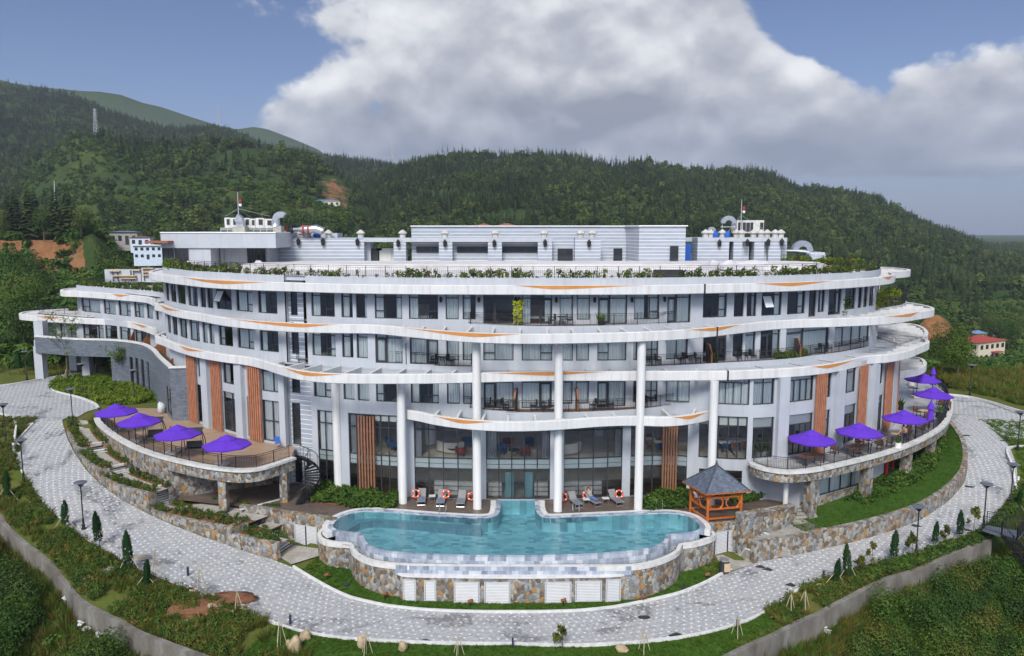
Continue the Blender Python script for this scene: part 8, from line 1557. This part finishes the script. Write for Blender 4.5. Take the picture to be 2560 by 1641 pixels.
for q,h,l in((r1(555,455),2.2,'staked cypress left of the lamp on the left verge'),(r1(850,605),2.6,'staked cypress right of the lamp on the left verge'),(r1(1105,835),2.9,'tall staked cypress by the flat stepping stones'),(r1(1248,965),2.0,'shorter staked cypress below the tall one'),(r1(62,210),2.4,'staked cypress at the left edge beside a low lamp'),(r4(775,935),1.9,'small cypress above the paired boulders'),(r4(885,905),2.6,'leaning cypress with a pale stake on the right verge'),(r4(1270,740),2.3,'cypress on the right verge left of its street lamp'),(r4(1620,605),1.9,'narrow cypress right of the verge street lamp'),(r4(1840,540),2.1,'dense cypress left of the slim pale sapling'),(r4(2325,345),1.9,'dark cypress on the grass near the right edge')):cypress(q,h,l,1 if q[0]>2200 else 2)
for q,h,l in((gA(182,195),2.6,'dark conical cypress left of the garden lamp'),(gA(305,178),2.6,'dark conical cypress right of the garden lamp'),(gA(440,150),2.6,'dark conical cypress just right of the drive-through pillar'),(gA(560,128),2.0,'small staked cypress between the drive-through pillars')):cypress(q,h,l,2 if h<2.5 else 0,1.55,base=P(*q,3.3))
def sapling(q,h,label,leafm='olive',n=110,base=None,spread=.5,seed=0):
 b=V3(base)if base else PG(*q);t=thing('sapling',label,'sapling',b,0,'thin young saplings');rnd=random.Random(seed+int(b.x*7));m=MB();m.tube([(0,0,-.05),(.04,0,h*.5),(0,.05,h)],[.025,.018,.006],5);T_=[]
 for k in range(9):z=h*rnd.uniform(.3,.95);a=rnd.random()*6.28;e=V3((spread*math.cos(a)*(1.1-z/h),spread*math.sin(a)*(1.1-z/h),z+.3));m.tube([(0,0,z),e],[.01,.004],4);[T_.append([e+V3((rnd.gauss(0,.1),rnd.gauss(0,.1),rnd.gauss(0,.12)))+V3(w)*.06 for w in((-1,0,0),(0,-.5,.3),(1,0,0),(0,.5,-.3))])for _ in range(n//9)]
 m.build('stem',MT['bark'],t,local=True);o=bpy.data.objects.new('foliage',leaf_mesh('foliage',T_,leafm));SC.collection.objects.link(o);o.parent=t
for q,h,l in((r4(1085,815),1.9,'thin sapling left of the verge cypress'),(r4(1430,690),1.6,'thin sapling just left of the verge street lamp'),(r4(1710,585),1.3,'low thin sapling between two cypresses'),(r4(1955,500),2.0,'slim pale sapling by the iron landing'),(r3(700,1480),1.5,'small yellowish tree on the front verge below the pool'),(r4(985,830),.9,'low yellow shrub beside the leaning cypress')):sapling(q,h,l)
sapling(gA(100,1120),2.6,'sparse brownish tree beside the lamp at the left edge','olive',190,None,1.3)
def tripod(q,h,label,n=3):
 b=PG(*q);t=thing('stake_tripod',label,'stakes',b,0,'bare stake tripods on the verges');stake_props(t,.4,h,n,.3);m=MB();m.tube([(0,0,-.05),(.03,0,h*1.12)],.016,5);m.build('pole',MT['stake'],t,local=True)
for q,h,l in((r1(1328,840),1.7,'stake tripod behind the shorter cypress'),(r1(1710,990),1.6,'stake tripod near the white streaked boulder'),(r1(2030,1175),1.4,'single leaning stake by the pale round boulder'),(r2(345,1450),1.6,'stakes beside the tall ochre boulder'),(r2(1078,1530),1.4,'stake tripod by the pale upright boulder'),(r2(1862,1538),1.2,'stake tripod right of the ochre boulder'),(r3(1400,1500),1.3,'stake tripod on the front verge under the manhole'),(r3(2195,1365),1.2,'stake pair on the right front verge'),(r4(395,1180),1.3,'crossed stakes beside the low right wall'),(r4(515,1125),1.1,'leaning stakes above the crossed pair')):tripod(q,h,l)
# staked young trees in the island, tree-like crown with gaps
def young_tree(q,h,r,n,label,base,leafm='broad',trunk=.07,seed=1,cz=.66):
 t=thing('young_tree',label,'tree',base,0);rnd=random.Random(seed);m=MB();m.tube([(0,0,-.1),(.08,.05,h*.4),(0,.1,h*.7)],[trunk,trunk*.75,trunk*.4],7);T_=[];tips=[]
 for k in range(14):
  z=h*rnd.uniform(.35,.75);a=rnd.random()*6.28;L=r*rnd.uniform(.5,1.05);e=V3((L*math.cos(a),L*math.sin(a),z+h*rnd.uniform(.08,.28)));mid=V3((e.x*.45,e.y*.45,z+(e.z-z)*.35));m.tube([(0,.05,z),mid,e],[trunk*.4,trunk*.25,.008],5);tips+=[mid.lerp(e,.5),e]
  for _ in range(3):e2=e+V3((rnd.gauss(0,.4),rnd.gauss(0,.4),rnd.uniform(.1,.7)))*r*.4;m.tube([mid.lerp(e,.7),e2],[.015,.005],4);tips.append(e2)
 m.build('trunk',MT['bark'],t,local=True)
 for _ in range(n):c=tips[int(rnd.random()*len(tips))]+V3((rnd.gauss(0,.22),rnd.gauss(0,.22),rnd.gauss(0,.2)))*r*.5;x=V3((rnd.gauss(0,1),rnd.gauss(0,1),rnd.gauss(0,.6))).normalized()*.11;y=x.orthogonal().normalized()*.07;T_.append([c-x,c+y,c+x,c-y])
 o=bpy.data.objects.new('crown',leaf_mesh('crown',T_,leafm));SC.collection.objects.link(o);o.parent=t;stake_props(t,1.1,1.7,3,.6);return t
young_tree(0,8.6,1.9,420,'tall thin staked tree before the low wing, leaves sparse',P(169,956,3.2),'shrub',.12,3);young_tree(0,10.5,1.9,40,'bare twiggy staked tree before the low wing',P(243,940,3.2),'olive',.09,5);young_tree(0,5.4,2.0,950,'leafy staked young tree against the slate wall',P(302,962,3.2),'shrub',.09,7)
# ------------------------------------------------------------------ trees of the middle distance, houses and masts
def PH_(u,v,y0=100):
 d=ray(u,v);y=y0
 while y<4000:
  x,z=d[0]/d[1]*y,HC+d[2]/d[1]*y
  if z<float(hill_z(x,y)):return V3((x,y,float(hill_z(x,y))))
  y+=1.5+y*.002
 return V3((d[0]/d[1]*600,600,0))
BIG=[cloud_mesh(s_,3.2,4200,.24,('broad','shrub','broad')[s_-201],2.4,14,0,1.0)for s_ in(201,202,203)];BIGC=[conifer_mesh(s_,11,2.6,'conifer',16,10)for s_ in(211,212)]
def big_tree(b,s_,label,mesh,con=False):
 t=thing('conifer_tree' if con else 'broadleaf_tree',label,'tree',b,0,'large trees round the hotel');o=bpy.data.objects.new('crown',mesh);SC.collection.objects.link(o);o.parent=t;o.scale=(s_,s_,s_*1.05);o.rotation_euler=(0,0,b[0]*1.7);m=MB();m.tube([(0,0,-.3),(.1,0,2.6*s_),(0,.1,5*s_)],[.22*s_,.16*s_,.05],7);m.build('trunk',MT['bark'],t,local=True)
LT_=[(-72,112,1.1,0),(-78,122,1.3,1),(-66,128,1.2,2),(-86,134,1.3,0),(-95,150,1.3,1),(-58,138,1.0,2),(-76,146,1.4,1),(-104,165,1.5,2),(-88,170,1.3,0),(-70,165,1.2,2),(-120,185,1.5,1),(-100,192,1.4,0),(-80,190,1.2,1)]
wordsL=['nearest dark tree left of the wing terrace','broad tree behind the garden cypresses','tree just left of the wing roof','tree at the left edge beyond the garden','tree on the left edge under the red cutting','tree below the shelf wall','tree in the gap left of the wing','tree at the foot of the red cutting, left edge','tree at the foot of the red cutting, second','tree at the foot of the red cutting, third','farther tree under the cutting, left edge','farther tree under the cutting, middle','farther tree under the cutting, right']
for(x,y,s_,k),l in zip(LT_,wordsL):big_tree((x,y,near_z(x,y)-.3),s_,'leafy '+l,BIG[k])
for k,(u,v)in enumerate(((20,590),(52,585),(85,588),(118,584),(150,588),(182,592),(210,602),(35,560),(100,556),(165,565))):
 y=242+(k>6)*14;x=(u-CU)/FX*y;big_tree((x,y,float(hill_z(x,y))-.5),1.25+.12*(k%3),['leftmost tall tree','second tall tree','third tall tree','fourth tall tree','fifth tall tree','sixth tall tree','rightmost tall tree','left rear tree','middle rear tree','right rear tree'][k]+' on the brow above the red cutting',BIGC[k%2]if k%3 else BIG[k%3],k%3>0)
for k,(u,v,s_)in enumerate(((2290,905,.8),(2330,915,.95),(2372,930,.9),(2345,890,.85),(2390,950,.7),(2300,870,.9))):
 b=PH_(u,v+18);big_tree(tuple(b),s_*1.1,['leafy tree beside the side ring of the hotel','round tree between hotel and red roofed house','tree just left of the cream house wall','tree behind the round one near the house','low tree below the cream house','tree under the red earth bank at right'][k],BIG[k%3])
for k,(u,v)in enumerate(((2490,868),(2520,866),(2478,845),(2548,850))):b=PH_(u,v+8);big_tree(tuple(b),1.35,['dark tree right of the red roofed house','second dark tree right of the red roofed house','dark tree behind the red roofed house','dark tree at the right edge above the grass mound'][k],BIG[k%3])
def spread(n,u0,u1,y0,y1,th=-.2,sd=1):u=rng.uniform(u0,u1,n);y=rng.uniform(y0,y1,n);x=(u-CU)/FX*y;z=hill_z(x,y);p=np.stack([x,y,z-.2],1);return p[(fbm(x/14,y/14,sd)>th)]
scatter('hillside_scrub',np.concatenate([spread(5200,-250,420,106,226,-.2,2),spread(260,-60,215,226,242,.02,12),spread(2600,40,440,380,640,-.1,9),spread(1300,400,880,458,524,-.05,15),spread(1500,-250,420,246,330,-.15,3),spread(900,330,720,240,420,-.1,6)]),SB,.5,1.6,.1,21,.2);scatter('valley_scrub',np.concatenate([spread(2600,2180,2800,112,262,-.02,4),spread(1500,2200,2800,275,430,-.2,5)]),SB,.5,1.5,.1,22,.2);scatter('roadside_weeds',np.concatenate([spread(1700,2260,2800,99,122,-.12,7),spread(1500,-300,330,100,122,-.2,8)]),REED,.5,1.2,.15,23,.2)
def house(b,w,d,h,rz,roof,wall,label,floors=2,nw=5,rise=1.2,name='house',nd=3):
 t=thing(name,label,'house',tuple(b),rz);m=MB();m.box((0,0,h/2-1),(w,d,h+2));m.build('wall',MT[wall],t,local=True);m=MB();e=.5;W_,D_=w/2+e,d/2+e;r_=max(0,W_-D_);A=[(-W_,-D_,h),(W_,-D_,h),(W_,D_,h),(-W_,D_,h)];T_=[(-r_,0,h+rise),(r_,0,h+rise)];m.face([A[0],A[1],T_[1],T_[0]]);m.face([A[1],A[2],T_[1]]);m.face([A[2],A[3],T_[0],T_[1]]);m.face([A[3],A[0],T_[0]]);m.face(A[::-1]);m.build('roof',MT[roof],t,local=True)
 for f in range(floors):
  z=h*(f+.52)/floors
  for sx,n_,L in((0,nw,w),(1,nd,d)):
   for k in range(n_):
    o=-L/2+L*(k+.5)/n_;m=MB();sz=(L/n_*.5,.12,h/floors*.42)
    if f==0 and k==n_//2 and sx==0:m.box((o,-d/2,h/floors*.36),(sz[0],.16,h/floors*.7));m.build('door',MT['frame'],t,local=True)
    elif sx==0:m.box((o,-d/2,z),sz);m.build('window',MT['darkpane'],t,local=True)
    else:m.box((-w/2,o,z),(.12,sz[0],sz[2]));m.build('window',MT['darkpane'],t,local=True)
 return t
b=PH_(*gB(1130,405));hs=house((b.x,b.y+4,b.z),14.5,11,6.6,.5,'redroof','creamwall','cream two-storey house with a red roof in the valley at right',2,5,1.3)
m=MB();m.box((1.5,-6.5,3.2),(4,2,.25));m.build('porch_roof',MT['redroof'],hs,local=True)
m=MB();q=[PH_(*gB(*w))+V3((0,0,.12))for w in((860,395),(1050,440),(1250,458),(1420,405),(1250,385))];m.face(q);tag(m.build('pavement',MT['asphalt']),kind='structure')
b=PH_(*gB(1085,190));house(b,5,4,2.6,.3,'blueroof','bamboo','small yellow hut with blue roof behind the cream house',1,3,1.0,'hut',2);b=PH_(*gB(740,318));house(b,10,6,2.6,.2,'brickroof','concblock','low shed with a pinkish roof left of the cream house',1,3,.6,'shed',2);b=PH_(*gB(1305,165));house(b,5,4,3,.2,'blueroof','bluewall','tiny teal roofed hut among trees at right',1,2,.8,'hut',1)
b=PH_(818,517);house(b,17,8,3.6,.15,'blueroof','creamwall','long blue roofed house on the hillside above the roof plant',1,5,.9)
b=PY(315,612,262);house((b[0],262,b[2]),8.6,5,4.2,.2,'steel','concblock','grey shed on the brow above the blue site huts',1,4,.4,'shed',1);b=PY(372,640,240);house((b[0],240,b[2]-1),8,5,4.2,.35,'white','bluewall','pale blue and white site hut behind the left roof end',2,5,.3,'site_hut',2);b=PY(355,612,252);house((b[0],252,b[2]-.6),6,4,3.0,.2,'brickroof','bluewall','light blue hut left of the taller white one',1,3,.3,'site_hut',1)
for u,w,l in((1210,5,'left brown tiled roof peeping over the striped box'),(1266,6,'right brown tiled roof peeping over the striped box')):b=PY(u,567,210);house((b[0],210,b[2]-6),w,5,6,0,'brickroof','creamwall',l,1,3,.9)
def tower(u,v0,v1,y,w,label,name='lattice_tower',mat='tower'):
 p0,p1=PY(u,v1,y),PY(u,v0,y);H=p1[2]-p0[2];t=thing(name,label,'tower',p0);m=MB();n=7
 for sx,sy in((-1,-1),(1,-1),(1,1),(-1,1)):m.bar((sx*w/2,sy*w/2,-3),(sx*w*.1,sy*w*.1,H),w*.06)
 m.build('leg',MT[mat],t,local=True);m=MB()
 for k in range(n):f,g=k/n,(k+1)/n;a,c=w/2*(1-.8*f),w/2*(1-.8*g);[m.bar((sx*a,sy*a,f*H),(ex_*c,ey*c,g*H),w*.05)for sx,sy,ex_,ey in((-1,-1,1,-1),(1,-1,-1,-1),(1,-1,1,1),(-1,1,-1,-1))]
 m.build('bracing',MT[mat],t,local=True)
 if 'pylon' in label:m=MB();[m.bar((-w*.55,0,H*z),(w*.55,0,H*z),w*.08)for z in(.72,.84,.95)];m.build('cross_arm',MT[mat],t,local=True)
tower(240.5,272,332,700,3.6,'grey power pylon on the left forested hill');tower(548.5,268,312,1290,5.5,'thin telecom mast on the ridge left of centre');tower(982,356,396,930,4,'thin telecom mast in the saddle above the roof')
p0,p1=PY(138,540,270),PY(135.6,452,270);m=MB();m.tube([p0,p1],[.28,.12],8);tag(m.build('white_pole',MT['tower']),'plain white pole rising from the trees above the red cutting','pole')
for k,(u,v)in enumerate((r1(560,1080),r1(700,1290),r1(735,1340),r1(850,1390),r4(680,1310),r4(712,1360))):b=PG(u,v);m=MB();m.blob((b.x,b.y,b.z+.3),(.2,.16,.08),k+60,.9,14,9);tag(m.build('plastic_litter',MT['plasticbag']),['white plastic litter below the left concrete wall, upper heap','white plastic litter lower on the left slope','white litter scrap beside the lower heap','pale litter scrap right of the lower heap','white plastic sheet in the bushes below the right wall','small white scrap under the right plastic sheet'][k],'litter')
# dug red soil, stepping stones
for q,w,h in((r1(1600,1130),2.6,.22),(r1(1900,1060),1.8,.2),(r1(1310,1240),1.3,.12)):b=PG(*q);m=MB();m.blob((b.x,b.y,b.z-.05),(w,w*.55,h+.12),int(q[0]),.3,20,9);tag(m.build('dug_soil',MT['soil'],smooth='all'),kind='structure')
for k,q in enumerate((r1(690,870),r1(930,815),r1(1020,765),r1(1190,695))):b=PG(*q);m=MB();m.blob((b.x,b.y,b.z),(.75,.5,.06),k+90,.3,10,6);tag(m.build('stepping_stone',MT['path']),['large flat stepping stone at the left concrete wall','stepping stone below the tall cypress, left','stepping stone beside the tall cypress','stepping stone nearest the road kerb'][k],'stepping stone')
# ------------------------------------------------------------------ air between here and the far hills
m=MB();m.box((0,2400,110),(9000,5400,420));hz=m.build('haze',None);hz.data.materials.clear()
k=NT('haze');k.t.nodes.remove(k.b);v=k.n('VolumePrincipled');v.inputs['Color'].default_value=(0.78,0.86,1.0,1);v.inputs['Density'].default_value=HAZE;v.inputs['Anisotropy'].default_value=0.2;k.l(v.outputs[0],k.out.inputs['Volume']);hz.data.materials.append(k.m);tag(hz,kind='stuff')
